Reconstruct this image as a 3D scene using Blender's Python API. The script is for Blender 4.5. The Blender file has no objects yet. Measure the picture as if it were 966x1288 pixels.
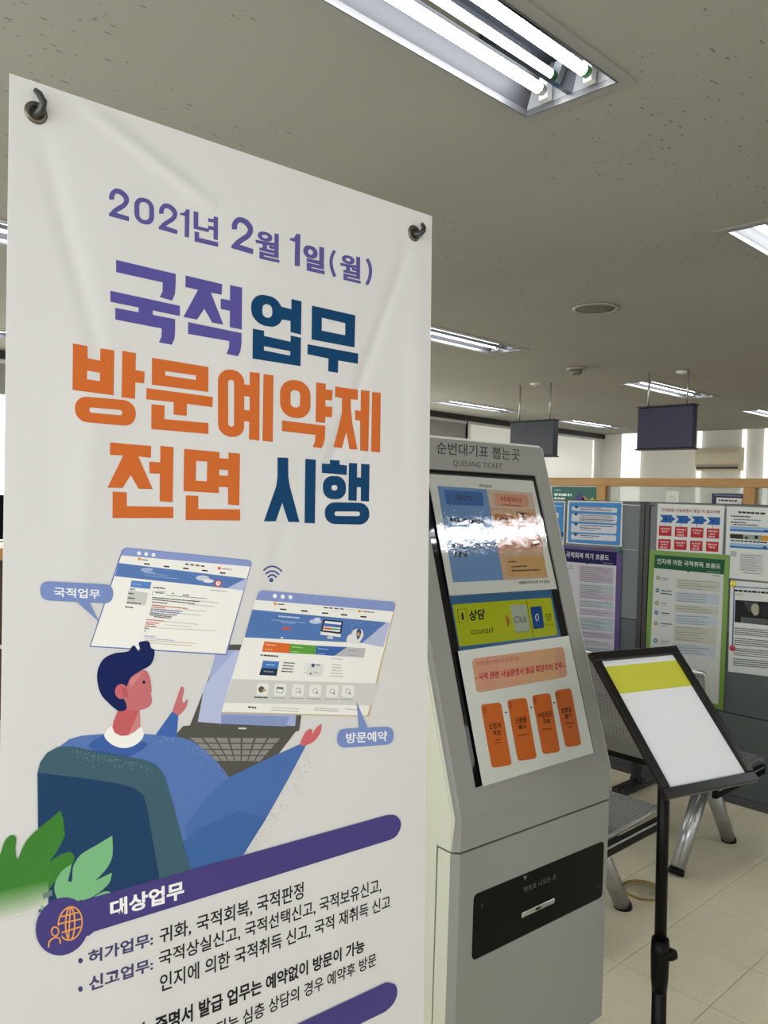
import bpy, bmesh, math, random
from mathutils import Vector, Matrix
from mathutils.geometry import tessellate_polygon

# Room axes: +X runs away to the right, +Y away to the left, Z up; metres. The camera stands at the origin.
SC = bpy.context.scene
COL = SC.collection

# ---------------------------------------------------------------- camera
cam_data = bpy.data.cameras.new('camera')
cam_data.sensor_fit = 'VERTICAL'
cam_data.sensor_height = 36.0
cam_data.lens = 36.0 * 1030.0 / 1288.0
cam_data.clip_start = 0.02
cam = bpy.data.objects.new('camera', cam_data)
COL.objects.link(cam)
right = Vector((0.72003838, -0.69329017, 0.029891))
up = Vector((-0.00942783, 0.03329731, 0.99940102))
back = -Vector((0.6938702, 0.7198889, -0.01743912))
m = Matrix((right, up, back)).transposed().to_4x4()
m.translation = (0, 0, 1.5)
cam.matrix_world = m
SC.camera = cam

# ---------------------------------------------------------------- world, exposure
world = bpy.data.worlds.new('world')
world.use_nodes = True
world.node_tree.nodes['Background'].inputs[0].default_value = (0.8, 0.88, 1.0, 1)
world.node_tree.nodes['Background'].inputs[1].default_value = 0.3
SC.world = world
SC.view_settings.view_transform = 'Standard'
SC.view_settings.look = 'None'
SC.view_settings.exposure = 1.25
SC.view_settings.gamma = 1.0
SC.view_settings.use_curve_mapping = False
TUBE_POWER = 12.0          # radiance of the fluorescent tubes

# ---------------------------------------------------------------- materials
def lin(v):
    return v / 12.92 if v <= 0.04045 else ((v + 0.055) / 1.055) ** 2.4

def rgb(h, g=1.0):
    if not isinstance(h, str):                              # plain 0-255 numbers
        return tuple(min(0.92, lin(v / 255) * g) for v in h) + (1,)
    return tuple(min(0.92, lin(int(h[i:i + 2], 16) / 255) * g) for i in (0, 2, 4)) + (1,)

MATS = {}
def mat(name, color='808080', rough=0.5, metal=0.0, gain=1.0, spec=0.5, emit=None, power=0.0):
    if name in MATS:
        return MATS[name]
    mt = bpy.data.materials.new(name)
    mt.use_nodes = True
    b = mt.node_tree.nodes['Principled BSDF']
    b.inputs['Base Color'].default_value = rgb(color, gain)
    b.inputs['Roughness'].default_value = rough
    b.inputs['Metallic'].default_value = metal
    b.inputs['Specular IOR Level'].default_value = spec
    if emit:
        b.inputs['Emission Color'].default_value = rgb(emit)
        b.inputs['Emission Strength'].default_value = power
    MATS[name] = mt
    return mt

class NT:
    """small helper around a material's node tree"""
    def __init__(self, mt):
        self.t = mt.node_tree
        self.b = self.t.nodes['Principled BSDF']
    def n(self, kind, **kw):
        nd = self.t.nodes.new(kind)
        for k, v in kw.items():
            setattr(nd, k, v)
        return nd
    def l(self, a, b):
        self.t.links.new(a, b)
    def math(self, op, a, b=None, c=None, clamp=False):
        nd = self.n('ShaderNodeMath', operation=op, use_clamp=clamp)
        for i, v in enumerate((a, b, c)):
            if v is None:
                continue
            if isinstance(v, (int, float)):
                nd.inputs[i].default_value = v
            else:
                self.l(v, nd.inputs[i])
        return nd.outputs[0]
    def coord(self, which='Object'):
        return self.n('ShaderNodeTexCoord').outputs[which]
    def noise(self, vec, scale, detail=3, rough=0.5, dist=0.0):
        nd = self.n('ShaderNodeTexNoise')
        nd.inputs['Scale'].default_value = scale
        nd.inputs['Detail'].default_value = detail
        nd.inputs['Roughness'].default_value = rough
        nd.inputs['Distortion'].default_value = dist
        self.l(vec, nd.inputs['Vector'])
        return nd.outputs['Fac']
    def ramp(self, fac, stops):
        nd = self.n('ShaderNodeValToRGB')
        el = nd.color_ramp.elements
        el[0].position, el[0].color = stops[0]
        el[1].position, el[1].color = stops[-1]
        for p, c in stops[1:-1]:
            e = el.new(p); e.color = c
        self.l(fac, nd.inputs[0])
        return nd.outputs['Color']
    def mix(self, fac, a, b, mode='MIX'):
        nd = self.n('ShaderNodeMix', data_type='RGBA', blend_type=mode)
        for sock, v in ((nd.inputs[0], fac), (nd.inputs[6], a), (nd.inputs[7], b)):
            if isinstance(v, (int, float)):
                sock.default_value = v
            elif isinstance(v, tuple):
                sock.default_value = v
            else:
                self.l(v, sock)
        return nd.outputs[2]
    def bump(self, h, strength, dist):
        nd = self.n('ShaderNodeBump')
        nd.inputs['Strength'].default_value = strength
        nd.inputs['Distance'].default_value = dist
        self.l(h, nd.inputs['Height'])
        self.l(nd.outputs[0], self.b.inputs['Normal'])
    def scale(self, vec, s):
        nd = self.n('ShaderNodeMapping')
        nd.inputs['Scale'].default_value = s
        self.l(vec, nd.inputs['Vector'])
        return nd.outputs[0]

def speckle(name, color, gain=1.0, rough=0.5, metal=0.0, amount=0.08, scale=400, bump=0.05):
    new = name not in MATS
    mt = mat(name, color, rough, metal, gain)
    if new:
        n = NT(mt)
        f = n.noise(n.coord(), scale, 2)
        c = rgb(color, gain)
        lo = tuple(x * (1 - amount) for x in c[:3]) + (1,)
        hi = tuple(min(0.95, x * (1 + amount)) for x in c[:3]) + (1,)
        n.l(n.ramp(f, [(0.3, lo), (0.7, hi)]), n.b.inputs['Base Color'])
        if bump:
            n.bump(f, bump, 0.001)
    return mt

def wood(name, color, gain=1.0, axis=1, rough=0.45):
    new = name not in MATS
    mt = mat(name, color, rough, 0, gain)
    if new:
        n = NT(mt)
        s = [14, 14, 14]; s[axis] = 0.8
        f = n.noise(n.scale(n.coord(), tuple(s)), 3, 5, 0.6, 0.4)
        c = rgb(color, gain)
        n.l(n.ramp(f, [(0.3, tuple(x * 0.78 for x in c[:3]) + (1,)), (0.7, tuple(min(.95, x * 1.15) for x in c[:3]) + (1,))]), n.b.inputs['Base Color'])
    return mt

# ---------------------------------------------------------------- mesh building
class MB:
    """collects shapes; build() links them as ONE mesh object"""
    def __init__(self):
        self.bm = bmesh.new()
    def quad(self, *pts):
        self.bm.faces.new([self.bm.verts.new(p) for p in pts])
        return self
    def box(self, x0, x1, y0, y1, z0, z1, bevel=0.0, seg=2, mtx=None):
        r = bmesh.ops.create_cube(self.bm, size=1.0)
        vs = r['verts']
        for v in vs:
            v.co = Vector(((x0 + x1) / 2 + v.co.x * (x1 - x0), (y0 + y1) / 2 + v.co.y * (y1 - y0), (z0 + z1) / 2 + v.co.z * (z1 - z0)))
        if bevel:
            es = list({e for v in vs for e in v.link_edges})
            o = bmesh.ops.bevel(self.bm, geom=es, offset=bevel, segments=seg, affect='EDGES', profile=0.5)
            vs = list({v for f in o['faces'] for v in f.verts} | {v for v in vs if v.is_valid})
        if mtx:
            for v in vs:
                v.co = mtx @ v.co
        return self
    def prism(self, prof, a, b, axis='x'):
        """extrude a closed 2D profile along an axis (x: profile is y,z; y: x,z; z: x,y)"""
        def p3(p, t):
            return {'x': (t, p[0], p[1]), 'y': (p[0], t, p[1]), 'z': (p[0], p[1], t)}[axis]
        A = [self.bm.verts.new(p3(p, a)) for p in prof]
        B = [self.bm.verts.new(p3(p, b)) for p in prof]
        n = len(prof)
        self.bm.faces.new(A); self.bm.faces.new(B[::-1])
        for i in range(n):
            self.bm.faces.new((A[i], B[i], B[(i + 1) % n], A[(i + 1) % n]))
        return self
    def tube(self, pts, r, n=12, caps=True):
        """round bar through points; r a number or one per point"""
        pts = [Vector(p) for p in pts]
        rs = r if isinstance(r, (list, tuple)) else [r] * len(pts)
        rings = []; ref = None
        for i, p in enumerate(pts):
            d = (pts[min(i + 1, len(pts) - 1)] - pts[max(i - 1, 0)]).normalized()
            if ref is None:
                ref = d.orthogonal().normalized()
            ref = (ref - d * ref.dot(d)).normalized()
            s = d.cross(ref)
            rings.append([self.bm.verts.new(p + (ref * math.cos(2 * math.pi * k / n) + s * math.sin(2 * math.pi * k / n)) * rs[i]) for k in range(n)])
        for a, b in zip(rings, rings[1:]):
            for k in range(n):
                f = self.bm.faces.new((a[k], a[(k + 1) % n], b[(k + 1) % n], b[k]))
                f.smooth = True
        if caps:
            self.bm.faces.new(rings[0][::-1]); self.bm.faces.new(rings[-1])
        return self
    def lathe(self, prof, centre=(0, 0, 0), n=32):
        """prof: (radius, z) pairs, spun about z"""
        c = Vector(centre); rings = []
        for r, z in prof:
            rings.append([self.bm.verts.new(c + Vector((r * math.cos(2 * math.pi * k / n), r * math.sin(2 * math.pi * k / n), z))) for k in range(n)])
        for a, b in zip(rings, rings[1:]):
            for k in range(n):
                f = self.bm.faces.new((a[k], a[(k + 1) % n], b[(k + 1) % n], b[k])); f.smooth = True
        self.bm.faces.new(rings[0][::-1]); self.bm.faces.new(rings[-1])
        return self
    def torus(self, centre, R, r, normal=(0, 0, 1), n=28, k=10, flat=1.0):
        c = Vector(centre); nn = Vector(normal).normalized(); u = nn.orthogonal().normalized(); v = nn.cross(u)
        rings = []
        for i in range(n):
            a = 2 * math.pi * i / n; d = u * math.cos(a) + v * math.sin(a)
            rings.append([self.bm.verts.new(c + d * (R + r * math.cos(2 * math.pi * j / k)) + nn * r * flat * math.sin(2 * math.pi * j / k)) for j in range(k)])
        for i in range(n):
            for j in range(k):
                f = self.bm.faces.new((rings[i][j], rings[(i + 1) % n][j], rings[(i + 1) % n][(j + 1) % k], rings[i][(j + 1) % k])); f.smooth = True
        return self
    def build(self, name, material, parent=None):
        bmesh.ops.recalc_face_normals(self.bm, faces=self.bm.faces)
        me = bpy.data.meshes.new(name)
        self.bm.to_mesh(me); self.bm.free()
        me.materials.append(material)
        o = bpy.data.objects.new(name, me)
        COL.objects.link(o)
        if parent:
            o.parent = parent
        return o

def tag(o, label=None, cat=None, group=None, kind=None):
    for k, v in (('label', label), ('category', cat), ('group', group), ('kind', kind)):
        if v:
            o[k] = v
    return o

def thing(name, label, cat, loc=(0, 0, 0), rz=0.0, group=None):
    o = bpy.data.objects.new(name, None)
    COL.objects.link(o)
    o.location = loc; o.rotation_euler = (0, 0, rz)
    o.empty_display_size = 0.1
    return tag(o, label, cat, group)

def copy_tree(o, parent=None):
    c = o.copy(); COL.objects.link(c)
    if parent:
        c.parent = parent
    for ch in [x for x in KIDS.get(o.name, [])]:
        copy_tree(ch, c)
    return c
KIDS = {}
def note_kids():
    KIDS.clear()
    for o in COL.objects:
        if o.parent:
            KIDS.setdefault(o.parent.name, []).append(o)

# ---------------------------------------------------------------- flat print: lettering and pictures
TEXT = {}
def text_mesh(s, bold):
    key = (s, bold)
    if key not in TEXT:
        c = bpy.data.curves.new('t', 'FONT')
        c.body = s; c.size = 1.0; c.offset = bold; c.resolution_u = 3
        o = bpy.data.objects.new('t', c); COL.objects.link(o)
        me = bpy.data.meshes.new_from_object(o.evaluated_get(bpy.context.evaluated_depsgraph_get()))
        vs = [(v.co.x, v.co.y) for v in me.vertices]; fs = [tuple(p.vertices) for p in me.polygons]
        bpy.data.objects.remove(o); bpy.data.curves.remove(c); bpy.data.meshes.remove(me)
        x0, x1 = min(v[0] for v in vs), max(v[0] for v in vs); y0, y1 = min(v[1] for v in vs), max(v[1] for v in vs)
        TEXT[key] = ([((x - x0) / (x1 - x0), (y1 - y) / (y1 - y0)) for x, y in vs], fs)
    return TEXT[key]

def print_art(name, shapes, parent, origin, down, normal, unit, gain=1.0, eps=5e-5, base=3e-4, rough=0.5, emit=0.0, dx=0.0, dy=0.0):
    """printed picture lying on a surface: x runs right, y along `down`, inks lie in thin layers along `normal`"""
    O = Vector(origin); D = Vector(down); N = Vector(normal); X = Vector((1, 0, 0))
    verts, faces, mids, mats, mi = [], [], [], [], {}
    def P(x, y, lay):
        return O + X * (x * unit + dx) + D * (y * unit + dy) + N * (base + lay * eps)
    def slot(c):
        c = c if isinstance(c, str) else tuple(c)
        if c not in mi:
            mi[c] = len(mats)
            nm = 'ink_%s_%d%s' % (str(c).replace(' ', ''), int(gain * 100), '_lit' if emit else '')
            mats.append(mat(nm, c, rough, 0, gain, 0.15, c if emit else None, emit))
        return mi[c]
    def poly(loops, lay, c):
        tri = tessellate_polygon([[Vector((x, y, 0)) for x, y in lp] for lp in loops])
        b = len(verts)
        for lp in loops:
            verts.extend(P(x, y, lay) for x, y in lp)
        for t in tri:
            faces.append(tuple(b + i for i in t)); mids.append(slot(c))
    pair = lambda q: list(zip(q[0::2], q[1::2]))
    for i_, s in enumerate(shapes):
        k, c, lay = s[:3]
        lay += (i_ % 9) * 0.1                               # overlapping strokes never share a plane
        if k == 'p':
            poly([pair(q) for q in s[3:]], lay, c)
        elif k == 'e':
            (cx, cy), (ax, ay), (bx, by) = pair(s[3]); n = s[4]
            poly([[(cx + (ax - cx) * math.cos(a) + (bx - cx) * math.sin(a), cy + (ay - cy) * math.cos(a) + (by - cy) * math.sin(a)) for a in (2 * math.pi * i / n for i in range(n))]], lay, c)
        elif k == 'd':                                      # a line of print too small to read
            x0, y0, x1, y1, h, seed, gap = s[3:]
            R = random.Random(seed * 31 + x0); L = math.hypot(x1 - x0, y1 - y0) or 1.0; t = 0.0
            while t < L:
                w = L if seed < 0 else min(R.uniform(0.8, 2.6) * h, L - t)
                a, b_ = t / L, (t + w) / L
                xa, ya, xb, yb = x0 + (x1 - x0) * a, y0 + (y1 - y0) * a, x0 + (x1 - x0) * b_, y0 + (y1 - y0) * b_
                poly([[(xa, ya - h / 2), (xb, yb - h / 2), (xb, yb + h / 2), (xa, ya + h / 2)]], lay, c)
                t += w + gap * h * R.uniform(0.7, 1.4)
        elif k == 't':
            vs, fs = text_mesh(s[3], s[5]); q = pair(s[4]); b = len(verts)
            for u, v in vs:
                x = (q[0][0] * (1 - u) + q[1][0] * u) * (1 - v) + (q[3][0] * (1 - u) + q[2][0] * u) * v
                y = (q[0][1] * (1 - u) + q[1][1] * u) * (1 - v) + (q[3][1] * (1 - u) + q[2][1] * u) * v
                verts.append(P(x, y, lay))
            for f in fs:
                faces.append(tuple(b + i for i in f)); mids.append(slot(c))
    me = bpy.data.meshes.new(name)
    me.from_pydata([tuple(v) for v in verts], [], faces)
    for mt in mats:
        me.materials.append(mt)
    me.polygons.foreach_set('material_index', mids)
    me.update()
    o = bpy.data.objects.new(name, me)
    COL.objects.link(o); o.parent = parent
    return o

# ================================================================ THE SETTING
X0, X1, Y0, Y1, H = -1.3, 11.5, -5.4, 7.0, 2.6

# floor: a base slab, tiles one by one where the photo shows them
m_floor = mat('vinyl_tile', 'aaa592', 0.28, 0, 1.0)
n = NT(m_floor)
co = n.n('ShaderNodeNewGeometry').outputs['Position']
big = n.noise(co, 2.2, 3, 0.55); fine = n.noise(co, 45, 4, 0.65); fleck = n.noise(co, 160, 2, 0.5)
base = n.ramp(big, [(0.3, rgb('bdb69f', 1.28)), (0.7, rgb('cbc5ae', 1.28))])
base = n.mix(n.math('MULTIPLY', fine, 0.55), base, rgb('aba58a', 1.25))
base = n.mix(n.math('GREATER_THAN', fleck, 0.67), base, rgb('dcd9c8', 1.25))
scuff = n.noise(n.scale(co, (14, 22, 1)), 2.0, 3, 0.6)
base = n.mix(n.math('GREATER_THAN', scuff, 0.735), base, rgb('807c68', 1.0))
# joints of the far tiles, on the same 0.3 m grid
sp = n.n('ShaderNodeSeparateXYZ'); n.l(co, sp.inputs[0])
jx = n.math('ABSOLUTE', n.math('SUBTRACT', n.math('FRACT', n.math('DIVIDE', n.math('SUBTRACT', sp.outputs[0], 2.43), 0.3)), 0.5))
jy = n.math('ABSOLUTE', n.math('SUBTRACT', n.math('FRACT', n.math('DIVIDE', n.math('SUBTRACT', sp.outputs[1], 1.045), 0.3)), 0.5))
jt = n.math('GREATER_THAN', n.math('MAXIMUM', jx, jy), 0.4965)
n.l(n.mix(n.math('MULTIPLY', jt, 0.45), base, rgb('6e6a58')), n.b.inputs['Base Color'])
n.bump(n.noise(co, 3.0, 2), 0.15, 0.004)
floor = MB().box(X0 - .1, X1 + .1, Y0 - .1, Y1 + .1, -0.12, -0.004).build('floor', mat('floor_base', '77735f', 0.5))
tag(floor, kind='structure')
TX0, TX1, TY0, TY1 = 1.83, 6.03, -0.155, 3.745           # 14 x 13 tiles built singly
far = MB()
for a, b, c, d in ((X0, TX0, Y0, Y1), (TX1, X1, Y0, Y1), (TX0, TX1, Y0, TY0), (TX0, TX1, TY1, Y1)):
    far.box(a, b, c, d, -0.004, -0.0006)
tag(far.build('tiled_floor_beyond', m_floor, floor), kind='stuff')
rt_ = random.Random(5)
tile_me = None
for i in range(14):
    for j in range(13):
        if tile_me is None:
            t = MB().box(0.0006, 0.2994, 0.0006, 0.2994, -0.004, 0.0, 0.0008, 1).build('floor_tile', m_floor, floor)
            tile_me = t.data
        else:
            t = bpy.data.objects.new('floor_tile', tile_me); COL.objects.link(t); t.parent = floor
        t.location = (TX0 + i * .3, TY0 + j * .3, rt_.uniform(-0.0003, 0.0))

# ceiling: mineral board with worm-hole pits; openings where the troffers sit
m_ceil = mat('mineral_board', '96938a', 0.9)
n = NT(m_ceil)
co = n.coord()
wob = n.noise(co, 1.3, 2)
def pits(rot, sx, sy, sc, thr, seed):
    mp = n.n('ShaderNodeMapping'); mp.inputs['Rotation'].default_value = (0, 0, rot); mp.inputs['Scale'].default_value = (sx, sy, 1); mp.inputs['Location'].default_value = (seed, seed * 1.7, 0)
    n.l(co, mp.inputs['Vector'])
    v = n.n('ShaderNodeTexVoronoi'); v.inputs['Scale'].default_value = sc; v.inputs['Randomness'].default_value = 1.0
    n.l(mp.outputs[0], v.inputs['Vector'])
    sel = n.n('ShaderNodeSeparateColor'); n.l(v.outputs['Color'], sel.inputs[0])
    keep = n.math('LESS_THAN', sel.outputs[0], 0.34)
    size = n.math('MULTIPLY', sel.outputs[1], thr)
    return n.math('MULTIPLY', n.math('LESS_THAN', v.outputs['Distance'], size), keep)
pit = n.math('MAXIMUM', n.math('MAXIMUM', pits(0.5, 1, 3.4, 19, 0.22, 0), pits(2.1, 1, 4.5, 19, 0.24, 3.3)), pits(1.2, 1.0, 1.6, 34, 0.18, 7.1))
patch = n.math('GREATER_THAN', n.noise(co, 0.9, 2), 0.46)
pit = n.math('MULTIPLY', pit, patch)
basec = n.ramp(wob, [(0.3, rgb('8f8d85')), (0.7, rgb('95938b'))])
n.l(n.mix(n.math('MULTIPLY', pit, 0.6), basec, rgb('3a372f')), n.b.inputs['Base Color'])
n.bump(n.math('SUBTRACT', n.math('MULTIPLY', n.noise(co, 120, 3), 0.12), pit), 0.5, 0.002)

LAMP_ROWS = {-3.45: (0.65, 3.23, 5.8, 8.4), -1.0: (0.65, 3.2, 5.8, 8.4), 1.29: (0.65, 3.23, 5.8, 8.4),
             3.74: (0.97, 3.55, 6.7, 9.3), 6.19: (0.97, 4.2, 6.85, 9.3)}
LL, LW = 1.25, 0.29
cm = MB()
ys = sorted(LAMP_ROWS); prev = Y0 - .1
for yc in ys:
    cm.box(X0 - .1, X1 + .1, prev, yc - LW / 2, H, H + 0.012)
    xa = X0 - .1
    for xs in LAMP_ROWS[yc]:
        cm.box(xa, xs, yc - LW / 2, yc + LW / 2, H, H + 0.012); xa = xs + LL
    cm.box(xa, X1 + .1, yc - LW / 2, yc + LW / 2, H, H + 0.012)
    prev = yc + LW / 2
cm.box(X0 - .1, X1 + .1, prev, Y1 + .1, H, H + 0.012)
tag(cm.build('ceiling', m_ceil), kind='structure')

m_wall = speckle('painted_wall', 'e8e6df', 1.0, 0.7, 0, 0.02, 60, 0.03)
w = MB().box(X0 - .1, X1 + .1, Y1, Y1 + .1, 0, 1.0)
w.box(X0 - .1, X1 + .1, Y1, Y1 + .1, 2.56, H)
w.box(X0 - .1, X0 + 0.3, Y1, Y1 + .1, 1.0, 2.56).box(X1 - 0.1, X1 + .1, Y1, Y1 + .1, 1.0, 2.56)
wall_left = tag(w.build('wall_left', m_wall), kind='structure')
tag(MB().box(X1, X1 + .1, Y0, Y1, 0, H).build('wall_far', m_wall), kind='structure')


# left wall: a band of windows behind grey roller blinds, white mullions, dark blind track
m_blind = speckle('blind_fabric', '9a9a98', 1.0, 0.85, 0, 0.05, 300, 0.05)
m_blind2 = mat('backlit_blind_fabric', 'dcdcd4', 0.85, emit='faf6ea', power=0.13)  # light from behind is put into the fabric as a faint glow
m_slit = mat('daylight_slit', 'e0e0dc', 0.6, emit='fffaf0', power=0.4)
m_white = mat('white_enamel', 'e6e6e2', 0.35)
m_dark = mat('dark_metal', '26272a', 0.4)
m_black = mat('black_plastic', '040404', 0.4, spec=0.12)
m_win = mat('frosted_daylight_pane', 'e8f0f0', 0.6, emit='fdf6ea', power=1.5)
xs_ = [-1.0 + 1.535 * k for k in range(9)]
for k in range(8):
    a, b = xs_[k], xs_[k + 1]
    if b > X1 - .1: break
    wnd = tag(MB().box(a, a + .05, Y1 - .02, Y1 + .06, 1.0, 2.56, 0.004).box(b, b + .05, Y1 - .018, Y1 + .06, 1.0, 2.56).box(a + .05, b, Y1 - .02, Y1 + .06, 1.0, 1.06).box(a + .05, b, Y1, Y1 + .06, 2.5, 2.56).build('window_%d' % (k + 1), m_white), kind='structure')
    MB().box(a + .05, b, Y1 + .05, Y1 + .06, 1.06, 2.5).build('pane', m_win, wnd)
    zb_ = 2.25 if a < 8 else 1.08                          # the last blinds are pulled right down
    MB().box(a + .085, b - .01, Y1 + .012, Y1 + .016, zb_ + .02, 2.5).box(a + .085, b - .01, Y1 + .008, Y1 + .022, zb_, zb_ + .02).build('roller_blind', m_blind if a < 8 else m_blind2, wnd)
tag(MB().box(X0, X1, Y1 - .06, Y1 - .022, 2.53, 2.6, 0.004).build('trim_1', m_dark), kind='structure')

nw = MB().box(X0 - .1, X0, Y0, Y1, 0, .8).box(X0 - .1, X0, Y0, Y1, 2.5, H).box(X0 - .1, X0, Y0, -3.2, .8, 2.5).box(X0 - .1, X0, 5.2, Y1, .8, 2.5)
tag(nw.build('wall_near', m_wall), kind='structure')      # behind the camera; its glowing windows are added to brighten the room
m_fill = mat('fill_light_pane', 'e8f0f0', 0.6, emit='f5f5ff', power=1.85)
for k in range(6):
    y = -3.2 + 1.4 * k
    wnd = tag(MB().box(X0 - .08, X0 - .01, y, y + .05, .8, 2.5).box(X0 - .08, X0 - .01, y + 1.35, y + 1.4, .8, 2.5).box(X0 - .08, X0 - .01, y + .05, y + 1.35, .8, .86).box(X0 - .08, X0 - .01, y + .05, y + 1.35, 2.44, 2.5).build('window_%d' % (k + 11), m_white), kind='structure')
    MB().box(X0 - .06, X0 - .05, y + .05, y + 1.35, .86, 2.44).build('pane', m_fill, wnd)
# right wall, out of the photograph: glowing windows added to light the banner and the kiosk
m_fill2 = mat('fill_light_pane_right', 'e8f0f0', 0.6, emit='f6f4fc', power=0.78)
rw = MB().box(X0 - .1, X1 + .1, Y0 - .1, Y0, 0, .9).box(X0 - .1, X1 + .1, Y0 - .1, Y0, 2.5, H).box(X0 - .1, -1.0, Y0 - .1, Y0, .9, 2.5).box(8.8, X1 + .1, Y0 - .1, Y0, .9, 2.5)
tag(rw.build('wall_right', m_wall), kind='structure')
for k in range(7):
    x = -1.0 + 1.4 * k
    wnd = tag(MB().box(x, x + .05, Y0 - .08, Y0 - .01, .9, 2.5).box(x + 1.35, x + 1.4, Y0 - .08, Y0 - .01, .9, 2.5).box(x + .05, x + 1.35, Y0 - .08, Y0 - .01, .9, .96).box(x + .05, x + 1.35, Y0 - .08, Y0 - .01, 2.44, 2.5).build('window_%d' % (k + 21), m_white), kind='structure')
    MB().box(x + .05, x + 1.35, Y0 - .06, Y0 - .05, .96, 2.44).build('pane', m_fill2, wnd)

# far wall: narrow daylit slits between cream bays
for k, y in enumerate((1.2, 3.1, 4.42, 4.72, 5.36, 6.32)):
    wdt = 0.3 if k == 5 else 0.05
    tag(MB().box(X1 - .05, X1, y, y + wdt, 0, H, 0.004).build('window_%d' % (k + 31), m_slit), kind='structure')

# ================================================================ CEILING FITTINGS
m_refl = mat('aluminium_reflector', '8c9096', 0.05, 1.0)
m_dull = mat('dull_reflector', '3c3e42', 0.45, 0.0, spec=.2)
m_end = mat('end_plate_paint', '8c8e90', .5)
m_tube = mat('fluorescent_tube', 'ffffff', 0.4, emit='f4f4ff', power=TUBE_POWER)
m_trim = mat('troffer_flange', '8a8a88', 0.5)
m_edge = mat('troffer_edge', '505254', 0.35)
m_green = mat('green_tube_end', '2f8a3c', 0.4)
m_cap = mat('tube_cap', 'b8b8b8', 0.3, 0.8)
def troffer():
    t = thing('ceiling_light', 'x', 'ceiling light', (0, 0, H), 0, 'recessed twin-tube ceiling lights')
    h = LW / 2
    f = MB()                                                 # flange around the opening, just under the board
    for a, b, c, d in ((-.035, LL + .035, -h - .035, -h), (-.035, LL + .035, h, h + .035), (-.035, 0, -h, h), (LL, LL + .035, -h, h)):
        f.box(a, b, c, d, -.004, 0)
    f.build('flange', m_trim, t)
    e = MB()
    for a, b, c, d in ((0, LL, -h, -h + .004), (0, LL, h - .004, h), (0, .004, -h, h), (LL - .004, LL, -h, h)):
        e.box(a, b, c, d, -.006, .012)
    e.build('inner_rim', m_edge, t)
    r = MB()                                                 # W-shaped reflector open towards the room
    prof = [(-h, .012), (-h + .022, .075), (-.078, .085), (-.022, .07), (-.008, .012), (.008, .012), (.022, .07), (.078, .085), (h - .022, .075), (h, .012)]
    def flute(a, b, mtl, nm):
        f_ = MB()
        for p, q in zip(prof[a:b], prof[a + 1:b + 1]):
            f_.quad((0, p[0], p[1]), (LL, p[0], p[1]), (LL, q[0], q[1]), (0, q[0], q[1]))
        f_.build(nm, mtl, t)
    flute(0, 2, m_dull, 'side_reflector'); flute(2, 7, m_refl, 'centre_reflector'); flute(7, 9, m_dull, 'side_reflector')
    r.bm.free()
    for x in (.002, LL - .002):
        MB().quad((x, -h, 0), (x, h, 0), (x, h, .09), (x, -h, .09)).build('end_plate', m_end, t)
    MB().box(-.01, LL + .01, -h - .01, h + .01, .09, .1).build('housing', m_trim, t)
    for s in (-1, 1):
        y = .07 * s
        tb = MB().tube([(.05, y, .035), (LL - .05, y, .035)], .0145, 14).build('tube', m_tube, t)
        for x0, x1 in ((.03, .05), (LL - .05, LL - .03)):
            MB().tube([(x0, y, .035), (x1, y, .035)], .0148, 12).build('tube_cap', m_green if s < 0 else m_cap, tb)
        for x0, x1 in ((.004, .03), (LL - .03, LL - .004)):
            MB().box(x0, x1, y - .014, y + .014, .012, .075, .003).build('lamp_holder', m_white, t)
    return t
proto = troffer()
note_kids()
NAMED = {(1.29, 0.65): 'large twin-tube ceiling light nearest the camera at the top edge',
         (1.29, 3.23): 'twin-tube ceiling light cut by the right edge of the photo',
         (3.74, 0.97): 'ceiling light peeping out left of the banner, the brighter upper one',
         (3.74, 3.55): 'twin-tube ceiling light just right of the banner edge, halfway down',
         (3.74, 6.7): 'small far ceiling light above the hanging counter signs',
         (6.19, 0.97): 'faint ceiling light left of the banner, below a brighter one',
         (3.74, 9.3): 'tiny far ceiling light at the right edge behind the navy sign board',
         (6.19, 9.3): 'farthest thin ceiling light beside the slate grey sign board',
         (6.19, 6.85): 'long far ceiling light above the kiosk top near the window band'}
first = True
for yc in ys:
    for xs in LAMP_ROWS[yc]:
        o = proto if first else copy_tree(proto)
        first = False
        o.location = (xs, yc, H)
        o['label'] = NAMED.get((yc, xs), 'recessed twin-tube ceiling light out of the photo\'s view')

spk = thing('ceiling_speaker', 'round dark ceiling speaker grille flush in the grey ceiling', 'speaker', (4.03, 2.52, H))
MB().lathe([(.125, 0), (.13, -.006), (.112, -.012), (.108, -.008), (.107, 0)]).build('rim', mat('speaker_rim', '8a877d', .5), spk)
MB().lathe([(.107, 0), (.107, -.007), (.05, -.0075), (.001, -.008)]).build('grille', speckle('speaker_grille', '5c5a52', 1, .8, 0, .4, 500, .4), spk)
det = thing('smoke_detector', 'small grey smoke detector on the ceiling beyond the speaker', 'smoke detector', (5.7, 3.2, H))
det.location = (5.7, 3.73, H)
MB().lathe([(.075, 0), (.075, -.018), (.06, -.022), (.001, -.022)]).build('base', mat('detector_base', '8c897c', .5), det)
MB().lathe([(.05, -.022), (.052, -.045), (.035, -.062), (.001, -.066)]).build('sensor_head', mat('detector_head', '6c695e', .5), det)
sp_ = thing('sprinkler_cover', 'tiny white round ceiling cover left of the smoke detector', 'ceiling cover', (6.25, 4.52, H))
MB().lathe([(.05, 0), (.05, -.01), (.03, -.015), (.001, -.015)]).build('cover', m_white, sp_)
MB().lathe([(.014, -.015), (.012, -.035), (.001, -.036)], n=16).build('nozzle', m_cap, sp_)
bt = thing('ceiling_sensor', 'tiny white round ceiling disc right of the smoke detector', 'ceiling cover', (6.35, 3.15, H))
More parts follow.
